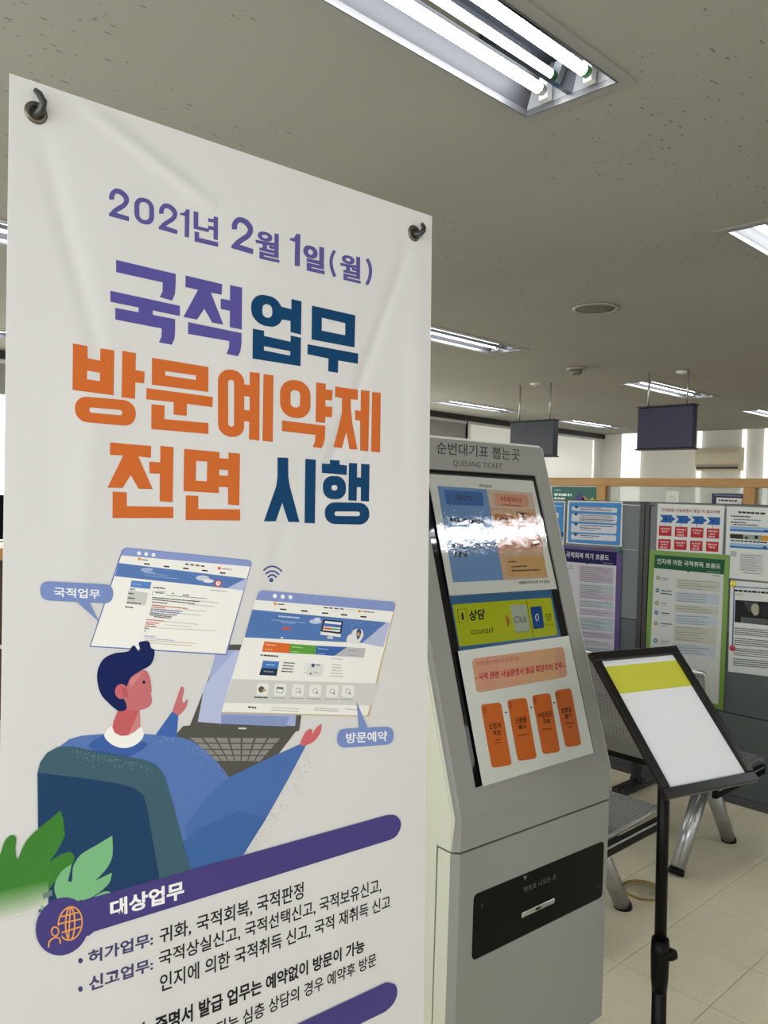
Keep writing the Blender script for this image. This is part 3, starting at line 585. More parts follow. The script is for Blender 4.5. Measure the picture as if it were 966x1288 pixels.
ART[('banner', 'booking_window_picture')] = [
["p","c9b48c",13,[1517,2789,1523,2777,1531,2768,1542,2762,1555,2759,1571,2760,2635,2893,2653,2897,2665,2903,2673,2912,2676,2922,2674,2936,2447,3686,2445,3691,2441,3694,2437,3696,2432,3696,2426,3696,1272,3504]],
["p","ecece8",14,[1513,2789,1519,2777,1527,2768,1538,2762,1551,2759,1567,2760,2628,2893,2646,2896,2658,2903,2666,2911,2669,2922,2667,2935,2429,3675,2427,3680,2424,3683,2420,3685,2415,3685,2408,3685,1272,3495]],["p","8496cc",15,[1518,2787,1523,2776,1531,2768,1540,2763,1552,2761,1566,2761,2633,2895,2649,2898,2660,2904,2668,2912,2670,2922,2669,2934,2659,2969,1506,2819]],
["e","f4f4f4",16,[1648,2802,1663,2803,1648,2816],18],["e","f4f4f4",16,[1708,2810,1723,2811,1708,2824],18],["e","f4f4f4",16,[1767,2816,1782,2817,1768,2830],18],["e","a9b6de",16,[2020,2820,2023,2820,2020,2822],6],["e","a9b6de",16,[2143,2838,2146,2838,2143,2841],6],["e","a9b6de",16,[1893,2819,1896,2819,1893,2821],6],["e","a9b6de",16,[2571,2928,2575,2928,2571,2931],6],
["e","a9b6de",16,[2441,2880,2445,2880,2441,2882],6],["e","a9b6de",16,[2254,2859,2258,2859,2254,2861],6],["e","a9b6de",16,[1972,2814,1975,2814,1972,2816],6],["e","a9b6de",16,[2004,2860,2007,2860,2004,2863],6],["e","a9b6de",16,[2495,2918,2499,2918,2496,2921],6],["e","a9b6de",16,[2471,2882,2474,2882,2471,2884],6],["e","a9b6de",16,[2077,2854,2080,2854,2077,2857],6],
["e","a9b6de",16,[2414,2910,2418,2910,2414,2913],6],["e","a9b6de",16,[2538,2885,2542,2885,2538,2887],6],["e","a9b6de",16,[2311,2887,2314,2887,2311,2889],6],["e","a9b6de",16,[2230,2850,2233,2850,2230,2853],6],["e","a9b6de",16,[2204,2842,2207,2842,2204,2845],6],["e","a9b6de",16,[2586,2933,2589,2933,2586,2936],6],["e","a9b6de",16,[2263,2861,2267,2861,2263,2864],6],
["e","a9b6de",16,[2563,2914,2567,2914,2563,2917],6],["e","a9b6de",16,[2541,2926,2544,2927,2541,2929],6],["e","a9b6de",16,[2232,2863,2235,2863,2232,2866],6],["e","a9b6de",16,[2305,2873,2308,2873,2305,2876],6],["e","a9b6de",16,[1963,2823,1967,2823,1963,2825],6],["e","a9b6de",16,[2481,2875,2485,2875,2481,2878],6],["e","a9b6de",16,[1878,2828,1881,2828,1878,2831],6],
["e","a9b6de",16,[2054,2846,2057,2846,2054,2849],6],["e","a9b6de",16,[2202,2855,2206,2856,2202,2858],6],["e","a9b6de",16,[2640,2903,2643,2904,2640,2906],6],["e","a9b6de",16,[2156,2842,2159,2842,2156,2845],6],["e","a9b6de",16,[2332,2868,2335,2869,2332,2871],6],["e","a9b6de",16,[2112,2865,2115,2865,2112,2867],6],["e","a9b6de",16,[2085,2852,2088,2852,2085,2854],6],
["e","a9b6de",16,[2559,2888,2563,2888,2559,2891],6],["e","a9b6de",16,[1889,2809,1892,2810,1889,2812],6],["e","a9b6de",16,[2442,2901,2445,2901,2442,2904],6],["e","a9b6de",16,[2021,2832,2024,2832,2021,2834],6],["e","a9b6de",16,[1976,2832,1979,2832,1976,2835],6],["e","a9b6de",16,[1876,2831,1879,2832,1876,2834],6],["e","a9b6de",16,[2553,2934,2556,2934,2553,2936],6],
["e","a9b6de",16,[2417,2916,2420,2916,2417,2919],6],["e","a9b6de",16,[1857,2808,1860,2809,1857,2811],6],["e","a9b6de",16,[2613,2932,2616,2932,2613,2935],6],["e","a9b6de",16,[2155,2881,2158,2881,2155,2883],6],["e","a9b6de",16,[2323,2896,2326,2896,2323,2899],6],["e","a9b6de",16,[2064,2830,2067,2830,2064,2832],6],["e","a9b6de",16,[2181,2842,2184,2842,2181,2844],6],
["e","d98f38",16,[1654,2852,1669,2853,1654,2863],18],["e","ececec",17,[1658,2852,1665,2852,1658,2857],18],["d","333333",16,1672,2856,1725,2862,8,0,0.35],["d","262626",16,1689,2890,1737,2896,9,-1,0.35],["d","262626",16,1855,2911,1905,2918,10,-1,0.35],["d","262626",16,2022,2937,2073,2943,9,-1,0.35],["d","262626",16,2182,2959,2236,2966,10,-1,0.35],["d","262626",16,2352,2984,2407,2991,10,-1,0.35],
["d","444444",16,2035,2900,2069,2906,8,-1,0.35],["d","444444",16,2079,2906,2113,2911,8,-1,0.35],["d","444444",16,2125,2912,2159,2917,8,-1,0.35],["d","444444",16,2172,2918,2207,2923,8,-1,0.35],["p","d98f38",16,[2332,2936,2357,2939,2355,2956,2330,2952]],["d","555555",16,2368,2948,2480,2964,8,0,0.35],["d","bbbbbb",16,2229,2926,2315,2938,5,0,0.35],
["p","5277b4",15,[1483,2879,2592,3042,2371,3171,1428,3050]],["p","b4bbdc",15,[2592,3042,2626,3048,2563,3219,2371,3171]],["d","c2cfe8",16,1679,2935,1842,2958,10,3,0.35],["d","8fa8d4",16,1625,2955,1888,2994,6,3,0.35],["d","8fa8d4",16,1698,2975,1809,2993,7,3,0.35],
["p","c8583c",16,[1708,3013,1709,3011,1710,3010,1712,3009,1714,3008,1716,3008,1768,3015,1771,3015,1773,3016,1774,3018,1775,3019,1775,3022,1775,3025,1774,3027,1773,3029,1771,3030,1769,3030,1767,3030,1715,3024,1712,3023,1710,3022,1709,3021,1708,3019,1708,3016]],["e","b9c6e0",16,[1971,2991,2022,2995,1972,3007],18],["e","cdd6ea",16,[1985,2979,2012,2981,1985,2993],18],
["e","ffffff",16,[1706,3077,1717,3078,1706,3081],18],["p","1c2026",17,[2034,2987,2035,2985,2037,2983,2039,2982,2041,2982,2044,2982,2193,3005,2196,3006,2198,3007,2200,3008,2200,3010,2200,3012,2186,3087,2185,3089,2183,3091,2182,3092,2179,3092,2176,3092,2021,3063,2018,3062,2016,3061,2015,3060,2015,3058,2015,3055]],["p","e9edf4",18,[2048,2992,2187,3013,2174,3078,2029,3053]],
["p","4d6cb4",19,[2044,3007,2183,3029,2180,3049,2039,3028]],["p","d46a30",19,[2037,3034,2105,3045,2103,3057,2035,3047]],["p","4c9a50",19,[2105,3045,2176,3057,2174,3066,2103,3057]],["p","e8e8e8",18,[2013,3061,2184,3093,2180,3113,2012,3082]],["p","cfcfd2",17,[2077,3096,2109,3102,2122,3122,2062,3112]],
["p","dfe0e2",16,[2232,3147,2232,3139,2234,3128,2239,3118,2244,3110,2250,3106,2258,3104,2266,3102,2273,3099,2278,3094,2281,3088,2284,3082,2290,3077,2298,3073,2309,3070,2321,3068,2331,3067,2342,3068,2353,3071,2362,3075,2370,3080,2375,3088,2379,3098,2381,3109,2381,3118,2378,3127,2373,3135,2367,3143,2360,3150,2354,3157,2347,3164,2339,3169,2329,3172,2314,3172,2297,3169,2280,3165,2266,3161,2254,3159,2244,3156,2237,3152]],
["p","3b4a70",17,[2323,3077,2328,3072,2335,3069,2342,3068,2348,3069,2353,3073,2358,3080,2361,3088,2362,3096,2360,3105,2355,3115,2350,3125,2345,3132,2341,3137,2336,3140,2332,3142,2328,3140,2325,3136,2323,3128,2321,3118,2319,3110,2319,3101,2319,3092,2320,3083]],["e","d8a060",18,[2336,3106,2347,3107,2336,3121],18],["e","a8bade",16,[2382,3155,2386,3155,2382,3157],6],
["e","a8bade",16,[2365,3021,2368,3021,2365,3024],6],["e","a8bade",16,[2277,3037,2281,3037,2278,3039],6],["e","a8bade",16,[2508,3081,2511,3082,2508,3084],6],["e","a8bade",16,[2352,3032,2356,3033,2352,3035],6],["e","a8bade",16,[2327,3025,2330,3025,2327,3028],6],["e","a8bade",16,[2281,3037,2284,3037,2281,3039],6],["e","a8bade",16,[2473,3049,2477,3049,2473,3051],6],
["e","a8bade",16,[2277,3081,2280,3081,2277,3083],6],["e","a8bade",16,[2341,3156,2345,3157,2341,3159],6],["e","a8bade",16,[2302,3088,2305,3088,2302,3091],6],["e","a8bade",16,[2505,3088,2508,3088,2505,3090],6],["e","a8bade",16,[2338,3075,2341,3075,2338,3077],6],["e","a8bade",16,[2276,3071,2279,3071,2276,3074],6],["e","a8bade",16,[2341,3141,2344,3142,2341,3144],6],
["e","a8bade",16,[2274,3048,2277,3048,2274,3051],6],["e","a8bade",16,[2338,3047,2341,3047,2338,3049],6],["e","a8bade",16,[2336,3138,2339,3138,2336,3141],6],["e","a8bade",16,[2307,3023,2310,3023,2307,3025],6],["p","d9692c",15,[1573,3088,1773,3122,1765,3183,1557,3152]],["p","5c9e3e",15,[1773,3122,1979,3153,1974,3212,1765,3183]],["p","3a62a8",15,[1979,3153,2239,3187,2127,3237,1974,3212]],
["p","b9b9bd",15,[2239,3187,2402,3211,2388,3275,2127,3237]],["d","f0b48c",16,1582,3109,1662,3122,8,0,0.35],["d","f0b48c",16,1579,3139,1633,3147,6,0,0.35],["d","a8d090",16,1785,3143,1868,3157,8,0,0.35],["d","a8d090",16,1781,3174,1838,3183,6,0,0.35],["d","90acd8",16,1993,3174,2080,3188,8,0,0.35],["d","90acd8",16,1990,3206,2049,3215,6,0,0.35],["d","9a9aa0",16,2246,3209,2338,3225,8,0,0.35],
["d","9a9aa0",16,2242,3242,2305,3251,6,0,0.35],["d","2a2a2a",16,1546,3173,1679,3195,10,3,0.35],["p","4478bc",15,[1566,3210,1688,3230,1678,3275,1554,3256]],["p","22344c",15,[1554,3256,1678,3275,1668,3320,1537,3299]],["d","a8c4ea",16,1586,3238,1654,3248,7,0,0.35],["d","8a9ab0",16,1572,3279,1644,3292,8,0,0.35],["d","333333",16,1720,3240,1809,3254,8,9,0.35],
["d","333333",16,1714,3258,1803,3272,8,9,0.35],["d","333333",16,1709,3276,1798,3290,8,9,0.35],["d","333333",16,1704,3294,1793,3308,8,9,0.35],
["p","dcdcda",15,[1911,3278,1913,3273,1917,3269,1921,3267,1927,3266,1934,3267,2024,3283,2031,3285,2037,3288,2040,3292,2041,3297,2041,3302,2032,3353,2030,3359,2027,3363,2023,3365,2017,3366,2010,3365,1912,3347,1906,3345,1901,3342,1898,3339,1897,3334,1897,3328]],["e","40589a",16,[1954,3283,1969,3285,1954,3296],18],["d","555a70",16,1977,3281,2013,3287,8,0,0.35],
["e","8a8a8a",16,[1935,3336,1945,3337,1935,3344],18],["d","a0a0a0",16,1958,3329,1998,3339,8,0,0.35],["e","8890a8",16,[1896,3268,1901,3268,1896,3272],6],["e","8890a8",16,[1892,3286,1896,3287,1892,3290],6],["e","8890a8",16,[1887,3305,1892,3305,1887,3309],6],["e","8890a8",16,[1883,3323,1888,3324,1883,3327],6],["d","9a9a9a",16,2103,3251,2195,3267,5,0,0.35],
["d","b8b8b8",16,2114,3294,2185,3307,7,0,0.35],["d","b8b8b8",16,2110,3313,2190,3327,7,1,0.35],["d","b8b8b8",16,2106,3332,2194,3347,7,2,0.35],["d","b8b8b8",16,2103,3351,2198,3367,7,3,0.35],["d","b8b8b8",16,2099,3370,2203,3387,7,4,0.35],["p","cfcfcd",15,[1344,3301,2532,3475,2483,3625,1291,3442]],
["p","e6e6e4",16,[1522,3366,1523,3359,1527,3355,1531,3352,1537,3351,1545,3351,1591,3359,1599,3361,1605,3365,1608,3369,1610,3375,1610,3381,1605,3422,1604,3428,1600,3433,1596,3436,1589,3437,1582,3436,1536,3428,1528,3426,1522,3422,1519,3418,1517,3413,1517,3406]],["e","555555",17,[1556,3393,1579,3396,1556,3413],18],["e","c09a5a",18,[1574,3401,1590,3403,1574,3409],18],
["d","3c3c3c",17,1504,3436,1603,3452,9,0,0.35],["p","e6e6e4",16,[1653,3385,1655,3379,1658,3374,1663,3371,1670,3370,1677,3371,1725,3379,1733,3381,1739,3384,1743,3389,1745,3394,1745,3401,1740,3443,1738,3449,1735,3454,1730,3456,1723,3457,1715,3457,1668,3448,1660,3446,1654,3443,1650,3438,1648,3433,1648,3426]],["p","3a3a3a",17,[1671,3392,1722,3401,1720,3412,1669,3402]],
["p","8a8a8a",17,[1666,3405,1666,3430,1716,3440,1723,3414,1717,3413,1714,3435,1669,3427,1672,3406]],["d","9c9c9c",17,1635,3457,1737,3473,6,1,0.35],
["p","e6e6e4",16,[1791,3405,1793,3399,1796,3394,1801,3391,1808,3390,1816,3391,1865,3399,1874,3401,1880,3405,1884,3409,1886,3415,1886,3422,1880,3464,1879,3470,1875,3475,1870,3478,1863,3479,1855,3478,1806,3469,1798,3467,1792,3464,1788,3459,1786,3454,1786,3447]],
["p","9a9a9a",17,[1852,3436,1849,3444,1841,3448,1831,3447,1822,3441,1819,3432,1822,3425,1830,3421,1841,3422,1849,3428,1852,3437,1857,3436,1853,3426,1842,3418,1829,3417,1818,3422,1814,3432,1819,3443,1829,3450,1842,3452,1853,3447,1857,3438]],["p","707070",17,[1839,3443,1856,3461,1861,3458,1844,3440]],["d","9c9c9c",17,1773,3478,1878,3495,6,2,0.35],
["p","e6e6e4",16,[1928,3425,1930,3419,1933,3414,1938,3411,1945,3410,1954,3411,2005,3419,2013,3422,2019,3425,2023,3430,2026,3435,2026,3442,2020,3485,2018,3492,2015,3497,2009,3500,2002,3501,1994,3500,1943,3491,1935,3488,1929,3485,1925,3480,1923,3475,1922,3468]],
["p","9a9a9a",17,[1991,3457,1988,3465,1979,3469,1969,3468,1960,3462,1957,3453,1960,3445,1968,3441,1979,3442,1987,3449,1991,3458,1996,3457,1991,3447,1980,3439,1967,3437,1956,3442,1952,3452,1956,3463,1967,3471,1981,3473,1992,3468,1996,3459]],["p","707070",17,[1977,3464,1995,3482,2000,3479,1983,3461]],["d","9c9c9c",17,1909,3499,2018,3517,7,3,0.35],
["p","e6e6e4",16,[2067,3446,2069,3439,2073,3434,2078,3431,2085,3430,2094,3431,2146,3440,2155,3442,2161,3446,2166,3451,2168,3456,2168,3463,2162,3507,2160,3514,2157,3519,2151,3522,2144,3523,2135,3522,2083,3512,2074,3510,2068,3507,2064,3502,2062,3496,2062,3489]],
["p","9a9a9a",17,[2132,3478,2129,3487,2120,3491,2109,3489,2100,3483,2097,3474,2100,3466,2109,3462,2120,3463,2129,3470,2132,3479,2137,3479,2133,3468,2121,3460,2107,3458,2096,3463,2092,3473,2096,3485,2108,3493,2122,3495,2133,3490,2137,3480]],["p","707070",17,[2118,3485,2136,3504,2142,3501,2124,3482]],["d","9c9c9c",17,2047,3521,2160,3539,6,4,0.35],
["p","e6e6e4",16,[2201,3463,2203,3456,2206,3451,2212,3448,2219,3447,2228,3448,2282,3457,2291,3459,2298,3463,2302,3467,2305,3473,2305,3481,2299,3525,2297,3532,2293,3537,2287,3540,2280,3541,2271,3540,2217,3530,2208,3528,2202,3524,2197,3519,2195,3514,2195,3506]],
["p","9a9a9a",17,[2268,3495,2264,3504,2255,3508,2244,3507,2235,3500,2231,3491,2235,3483,2244,3479,2255,3481,2264,3487,2268,3497,2273,3496,2268,3485,2256,3477,2242,3475,2230,3480,2226,3491,2231,3502,2242,3510,2257,3512,2269,3507,2273,3497]],["p","707070",17,[2253,3503,2272,3522,2278,3518,2259,3499]],["d","9c9c9c",17,2180,3539,2296,3558,6,5,0.35],["d","333333",16,1460,3492,1519,3505,11,0,0.35],
["d","aaaaaa",16,1636,3520,1854,3560,5,3,0.35],["d","aaaaaa",16,1629,3534,1836,3573,5,3,0.35],["d","aaaaaa",16,1973,3570,2169,3608,6,3,0.35],["d","aaaaaa",16,1966,3582,2173,3621,6,3,0.35],["d","aaaaaa",16,2230,3613,2335,3635,6,3,0.35],
]
ART[('banner', 'wireless_symbol')] = [

["p","47588c",1,[1566,2639,1570,2636,1577,2632,1584,2627,1591,2623,1598,2620,1605,2618,1611,2617,1618,2616,1624,2616,1631,2616,1638,2617,1645,2619,1652,2621,1659,2624,1666,2627,1673,2631,1680,2636,1688,2642,1694,2647,1698,2651,1707,2643,1702,2639,1696,2634,1689,2628,1680,2623,1672,2618,1665,2614,1657,2611,1648,2608,1640,2606,1632,2605,1623,2605,1616,2605,1608,2606,1600,2608,1593,2611,1585,2614,1577,2618,1569,2623,1563,2627,1558,2630]],
["p","47588c",1,[1582,2662,1586,2660,1591,2657,1597,2654,1604,2651,1609,2649,1614,2647,1618,2647,1622,2646,1626,2646,1631,2647,1636,2647,1641,2649,1646,2650,1651,2652,1656,2654,1660,2657,1665,2661,1670,2664,1674,2668,1677,2670,1685,2662,1682,2660,1678,2657,1673,2653,1668,2649,1662,2645,1656,2643,1650,2640,1644,2638,1638,2637,1632,2636,1627,2635,1621,2635,1615,2636,1610,2637,1604,2638,1598,2641,1591,2644,1584,2648,1579,2651,1575,2653]],
["p","47588c",1,[1600,2684,1603,2682,1606,2680,1610,2677,1614,2675,1617,2673,1620,2672,1623,2672,1626,2671,1629,2671,1631,2671,1634,2672,1636,2673,1639,2674,1642,2675,1644,2677,1647,2679,1649,2681,1652,2684,1654,2687,1656,2689,1666,2682,1664,2681,1662,2678,1659,2675,1656,2671,1652,2669,1649,2666,1645,2664,1641,2663,1637,2661,1633,2661,1628,2660,1624,2660,1620,2661,1615,2662,1611,2663,1607,2666,1602,2669,1598,2671,1595,2674,1592,2676]],
["e","47588c",1,[1622,2699,1638,2700,1622,2713],18],
]
ART[('banner', 'speech_bubble')] = [
["p","7a8fc8",20,[186,2694,187,2680,190,2670,194,2661,201,2654,210,2650,221,2648,233,2648,531,2677,545,2679,557,2684,567,2690,574,2698,579,2708,582,2720,582,2734,582,2737,580,2750,576,2762,570,2771,562,2778,552,2782,540,2784,526,2783,236,2751,223,2748,212,2744,203,2738,196,2730,191,2720,188,2709,186,2696]],["p","7a8fc8",20,[374,2760,447,2771,505,2886]],
["t","f4f4f4",21,"국적업무",[256,2679,508,2705,507,2757,257,2731],0.018],
]
ART[('banner', 'speech_bubble_below')] = [
["p","7a8fc8",20,[2161,3803,2163,3786,2167,3773,2175,3762,2186,3755,2200,3750,2218,3749,2238,3750,2588,3792,2609,3796,2628,3802,2643,3810,2655,3821,2664,3833,2669,3848,2671,3865,2671,3868,2670,3885,2665,3898,2657,3909,2645,3917,2630,3921,2611,3923,2590,3922,2240,3882,2219,3878,2202,3872,2187,3864,2176,3854,2168,3842,2163,3828,2161,3811]],["p","7a8fc8",20,[2324,3570,2350,3774,2431,3780]],
["t","f4f4f4",21,"방문예약",[2237,3779,2608,3824,2609,3897,2238,3853],0.018],
]
ART[('banner', 'seated_man_picture')] = [
["p","5878b8",6,[238,3643,262,3575,299,3542,350,3511,414,3503,547,3514,771,3550,978,3597,1071,3637,1151,3702,1243,3792,1332,3911,1502,3870,1691,3827,1860,3793,1912,3802,1770,4005,1593,4240,1440,4417,1134,4420,248,4389]],["p","4a6eb0",7,[1332,3911,1860,3793,1912,3802,1770,4005,1593,4240,1440,4417,1081,4416,1037,4148,1192,3991]],
["p","3f66a4",8,[1157,4176,1402,4134,1606,4220,1440,4417,1081,4416,1017,4238]],["p","3c5fa6",7,[459,3557,472,3545,495,3533,523,3524,547,3523,568,3538,587,3562,607,3588,630,3604,660,3606,693,3600,726,3591,752,3589,772,3594,788,3603,797,3613,796,3623,781,3634,755,3645,726,3655,701,3662,683,3666,669,3668,653,3668,631,3663,599,3652,560,3636,523,3618,495,3603,476,3590,463,3579,457,3568]],
["p","3f66b0",7,[947,3448,987,3475,979,3604,844,3570]],
["p","c87478",6,[950,3452,952,3437,958,3419,966,3400,973,3381,980,3363,986,3345,993,3329,998,3317,1003,3310,1007,3307,1010,3307,1014,3309,1017,3311,1020,3316,1022,3322,1023,3331,1021,3344,1017,3359,1013,3374,1012,3387,1013,3395,1015,3401,1019,3405,1023,3406,1027,3404,1033,3397,1038,3390,1042,3386,1045,3387,1047,3389,1048,3394,1047,3400,1046,3408,1044,3418,1040,3429,1034,3439,1024,3450,1012,3462,999,3472,987,3477,975,3476,964,3471,955,3462]],
["p","f2f2ee",9,[542,3518,545,3508,552,3498,562,3488,572,3481,581,3479,590,3482,599,3490,609,3500,619,3510,630,3517,641,3522,654,3525,667,3527,680,3528,693,3527,706,3524,719,3518,732,3511,744,3506,754,3506,761,3510,767,3519,771,3529,774,3540,774,3550,773,3559,770,3568,764,3576,758,3584,750,3591,741,3598,730,3603,719,3608,706,3611,694,3613,682,3614,669,3614,656,3612,643,3609,631,3605,619,3600,606,3593,594,3585,582,3577,573,3568,564,3559,555,3549,548,3538,543,3528]],
["p","c45e64",10,[621,3388,747,3403,752,3508,714,3532,672,3544,637,3540,602,3517,588,3484,594,3451]],["p","cf8284",11,[745,3408,752,3508,679,3546]],
["p","c67076",12,[668,3259,671,3249,674,3239,678,3230,683,3221,689,3214,696,3207,704,3201,713,3195,722,3191,731,3187,740,3184,750,3182,761,3181,770,3182,778,3184,785,3189,791,3197,796,3206,801,3216,805,3227,809,3240,812,3256,814,3272,816,3287,817,3298,818,3305,816,3310,815,3313,814,3316,813,3321,814,3328,816,3336,818,3345,819,3353,820,3361,819,3368,818,3375,816,3382,813,3388,808,3394,803,3398,796,3402,788,3405,779,3407,770,3409,759,3410,747,3410,735,3409,723,3408,712,3406,702,3405,692,3404,682,3403,673,3399,667,3392,663,3380,662,3363,661,3345,662,3328,662,3312,662,3300,663,3289,664,3278,666,3269]],
["p","d08a8c",13,[689,3223,767,3188,690,3275]],
["p","10205a",14,[625,3398,614,3392,602,3382,590,3371,577,3359,566,3347,555,3335,544,3323,534,3310,525,3297,518,3283,512,3268,507,3252,503,3235,500,3219,498,3205,497,3192,497,3179,498,3168,500,3157,502,3146,506,3135,511,3124,517,3113,523,3104,531,3095,541,3088,551,3082,563,3077,576,3073,590,3069,606,3067,624,3067,643,3067,660,3067,673,3065,681,3061,686,3056,690,3051,692,3045,695,3041,698,3039,701,3036,704,3035,707,3035,710,3036,715,3040,719,3046,724,3054,728,3060,732,3064,736,3066,739,3066,742,3065,744,3063,745,3060,744,3054,741,3046,738,3037,736,3029,736,3023,739,3020,744,3017,751,3016,758,3015,764,3015,771,3015,779,3015,787,3016,794,3019,799,3022,803,3028,805,3035,807,3044,809,3052,811,3058,815,3061,819,3063,824,3065,828,3067,831,3071,832,3077,833,3085,834,3094,833,3103,831,3112,828,3122,825,3131,820,3141,815,3150,807,3158,797,3165,784,3171,771,3176,757,3181,745,3186,734,3192,722,3197,711,3203,701,3209,693,3216,687,3223,682,3231,678,3240,675,3249,671,3259,667,3271,663,3284,659,3298,656,3312,655,3325,657,3339,662,3353,667,3367,670,3379,670,3388,665,3394,657,3399,647,3401,636,3401]],
["p","ffffff",15,[716,3038,721,3047,730,3061,737,3069,737,3065,734,3056,731,3048,725,3042,719,3038]],["e","c96a70",15,[638,3289,676,3294,639,3332],20],["p","ba5a62",16,[643,3263,649,3263,657,3269,666,3278,671,3286,674,3297,675,3309,674,3321,672,3327,667,3328,660,3324,653,3318,648,3311,645,3299,642,3284,642,3270]],["e","141a30",16,[770,3252,779,3253,771,3262],18],
["p","d0686e",9,[1857,3797,1859,3783,1868,3764,1880,3745,1891,3730,1900,3720,1910,3713,1920,3708,1929,3706,1937,3705,1944,3707,1950,3710,1954,3714,1956,3721,1955,3730,1954,3738,1956,3740,1962,3736,1969,3726,1978,3716,1987,3707,1996,3700,2007,3694,2017,3689,2024,3687,2028,3687,2031,3688,2032,3692,2032,3698,2032,3706,2030,3716,2028,3728,2023,3740,2015,3752,2006,3764,1995,3776,1982,3786,1968,3794,1952,3800,1935,3805,1919,3807,1901,3808,1882,3808,1866,3804]],
["e","8d99b8",1,[1712,4154,1715,4155,1712,4157],5],["e","c9b79a",1,[1514,4369,1517,4370,1514,4372],5],["e","8d99b8",1,[1815,4079,1818,4080,1815,4083],5],["e","bfae90",1,[1860,4085,1864,4085,1860,4088],5],["e","bfae90",1,[1715,4183,1718,4184,1715,4186],5],["e","bfae90",1,[1832,4090,1836,4091,1832,4093],5],["e","8d99b8",1,[1619,4472,1622,4473,1619,4475],5],
["e","c9b79a",1,[1673,4273,1676,4274,1673,4276],5],["e","bfae90",1,[1805,4122,1808,4122,1805,4125],5],["e","c9b79a",1,[1671,4271,1674,4272,1671,4274],5],["e","bfae90",1,[1530,4355,1534,4355,1530,4358],5],["e","bfae90",1,[1626,4310,1629,4310,1626,4313],5],["e","c9b79a",1,[1961,4056,1965,4057,1961,4059],5],["e","bfae90",1,[1623,4200,1626,4200,1623,4203],5],
["e","c9b79a",1,[1897,3940,1901,3940,1897,3943],5],["e","c9b79a",1,[1757,4223,1760,4224,1757,4226],5],["e","8d99b8",1,[1931,3994,1934,3995,1931,3997],5],["e","bfae90",1,[1622,4329,1625,4330,1622,4332],5],["e","8d99b8",1,[1507,4377,1510,4378,1507,4380],5],["e","bfae90",1,[1637,4195,1640,4196,1637,4198],5],["e","c9b79a",1,[1648,4174,1651,4174,1648,4177],5],
["e","8d99b8",1,[1853,4120,1856,4121,1853,4123],5],["e","c9b79a",1,[1505,4368,1508,4368,1505,4371],5],["e","8d99b8",1,[1929,3930,1933,3931,1929,3933],5],["e","bfae90",1,[1743,4138,1747,4138,1743,4141],5],["e","bfae90",1,[1981,4078,1984,4079,1981,4081],5],["e","8d99b8",1,[1530,4343,1534,4344,1530,4346],5],["e","bfae90",1,[1550,4309,1553,4310,1550,4312],5],
["e","bfae90",1,[1787,4208,1790,4209,1787,4211],5],["e","c9b79a",1,[1932,3916,1935,3917,1932,3920],5],["e","c9b79a",1,[1676,4250,1679,4250,1676,4253],5],["e","c9b79a",1,[1567,4318,1570,4319,1567,4321],5],["e","bfae90",1,[1786,4093,1789,4094,1786,4096],5],["e","bfae90",1,[1763,4181,1767,4182,1764,4184],5],["e","c9b79a",1,[1790,4004,1794,4005,1790,4007],5],
["e","bfae90",1,[1907,3854,1910,3854,1907,3857],5],["e","8d99b8",1,[1945,3967,1948,3968,1945,3970],5],["e","c9b79a",1,[1754,4168,1757,4169,1754,4171],5],["e","c9b79a",1,[1708,4173,1712,4174,1708,4177],5],["e","8d99b8",1,[1578,4299,1581,4300,1578,4302],5],["e","8d99b8",1,[2056,3921,2059,3922,2056,3924],5],["e","bfae90",1,[1530,4388,1533,4389,1530,4391],5],
["e","8d99b8",1,[1683,4369,1686,4370,1683,4372],5],["e","8d99b8",1,[1604,4330,1607,4330,1604,4333],5],["e","8d99b8",1,[1656,4223,1659,4224,1656,4226],5],["e","8d99b8",1,[1767,4076,1771,4077,1767,4079],5],["e","8d99b8",1,[1831,4090,1834,4091,1831,4094],5],["e","c9b79a",1,[1566,4326,1569,4327,1566,4329],5],["e","bfae90",1,[1813,4037,1817,4038,1813,4040],5],
["e","c9b79a",1,[1607,4242,1610,4243,1607,4246],5],["e","bfae90",1,[1964,3940,1968,3941,1964,3943],5],["e","bfae90",1,[1714,4284,1717,4284,1714,4287],5],["e","8d99b8",1,[1894,3987,1898,3987,1894,3990],5],["e","c9b79a",1,[1526,4415,1529,4415,1526,4418],5],["e","c9b79a",1,[1590,4334,1594,4334,1590,4337],5],["e","bfae90",1,[1983,4037,1987,4038,1983,4040],5],
["e","c9b79a",1,[1623,4240,1626,4241,1623,4243],5],["e","bfae90",1,[1826,3951,1830,3952,1826,3954],5],["e","8d99b8",1,[1593,4235,1596,4236,1593,4239],5],["e","8d99b8",1,[1858,4074,1862,4075,1858,4077],5],["e","8d99b8",1,[1833,4145,1836,4146,1833,4148],5],["e","bfae90",1,[1888,4022,1891,4022,1888,4025],5],["e","bfae90",1,[1842,4007,1846,4007,1842,4010],5],
["e","bfae90",1,[1570,4400,1574,4401,1570,4403],5],["e","bfae90",1,[1725,4170,1728,4171,1725,4174],5],["e","c9b79a",1,[1723,4093,1726,4094,1723,4096],5],["e","8d99b8",1,[1848,4027,1852,4027,1848,4030],5],["e","bfae90",1,[1662,4224,1665,4225,1662,4227],5],["e","8d99b8",1,[1727,4090,1731,4090,1727,4093],5],["e","8d99b8",1,[1886,3895,1890,3896,1886,3898],5],
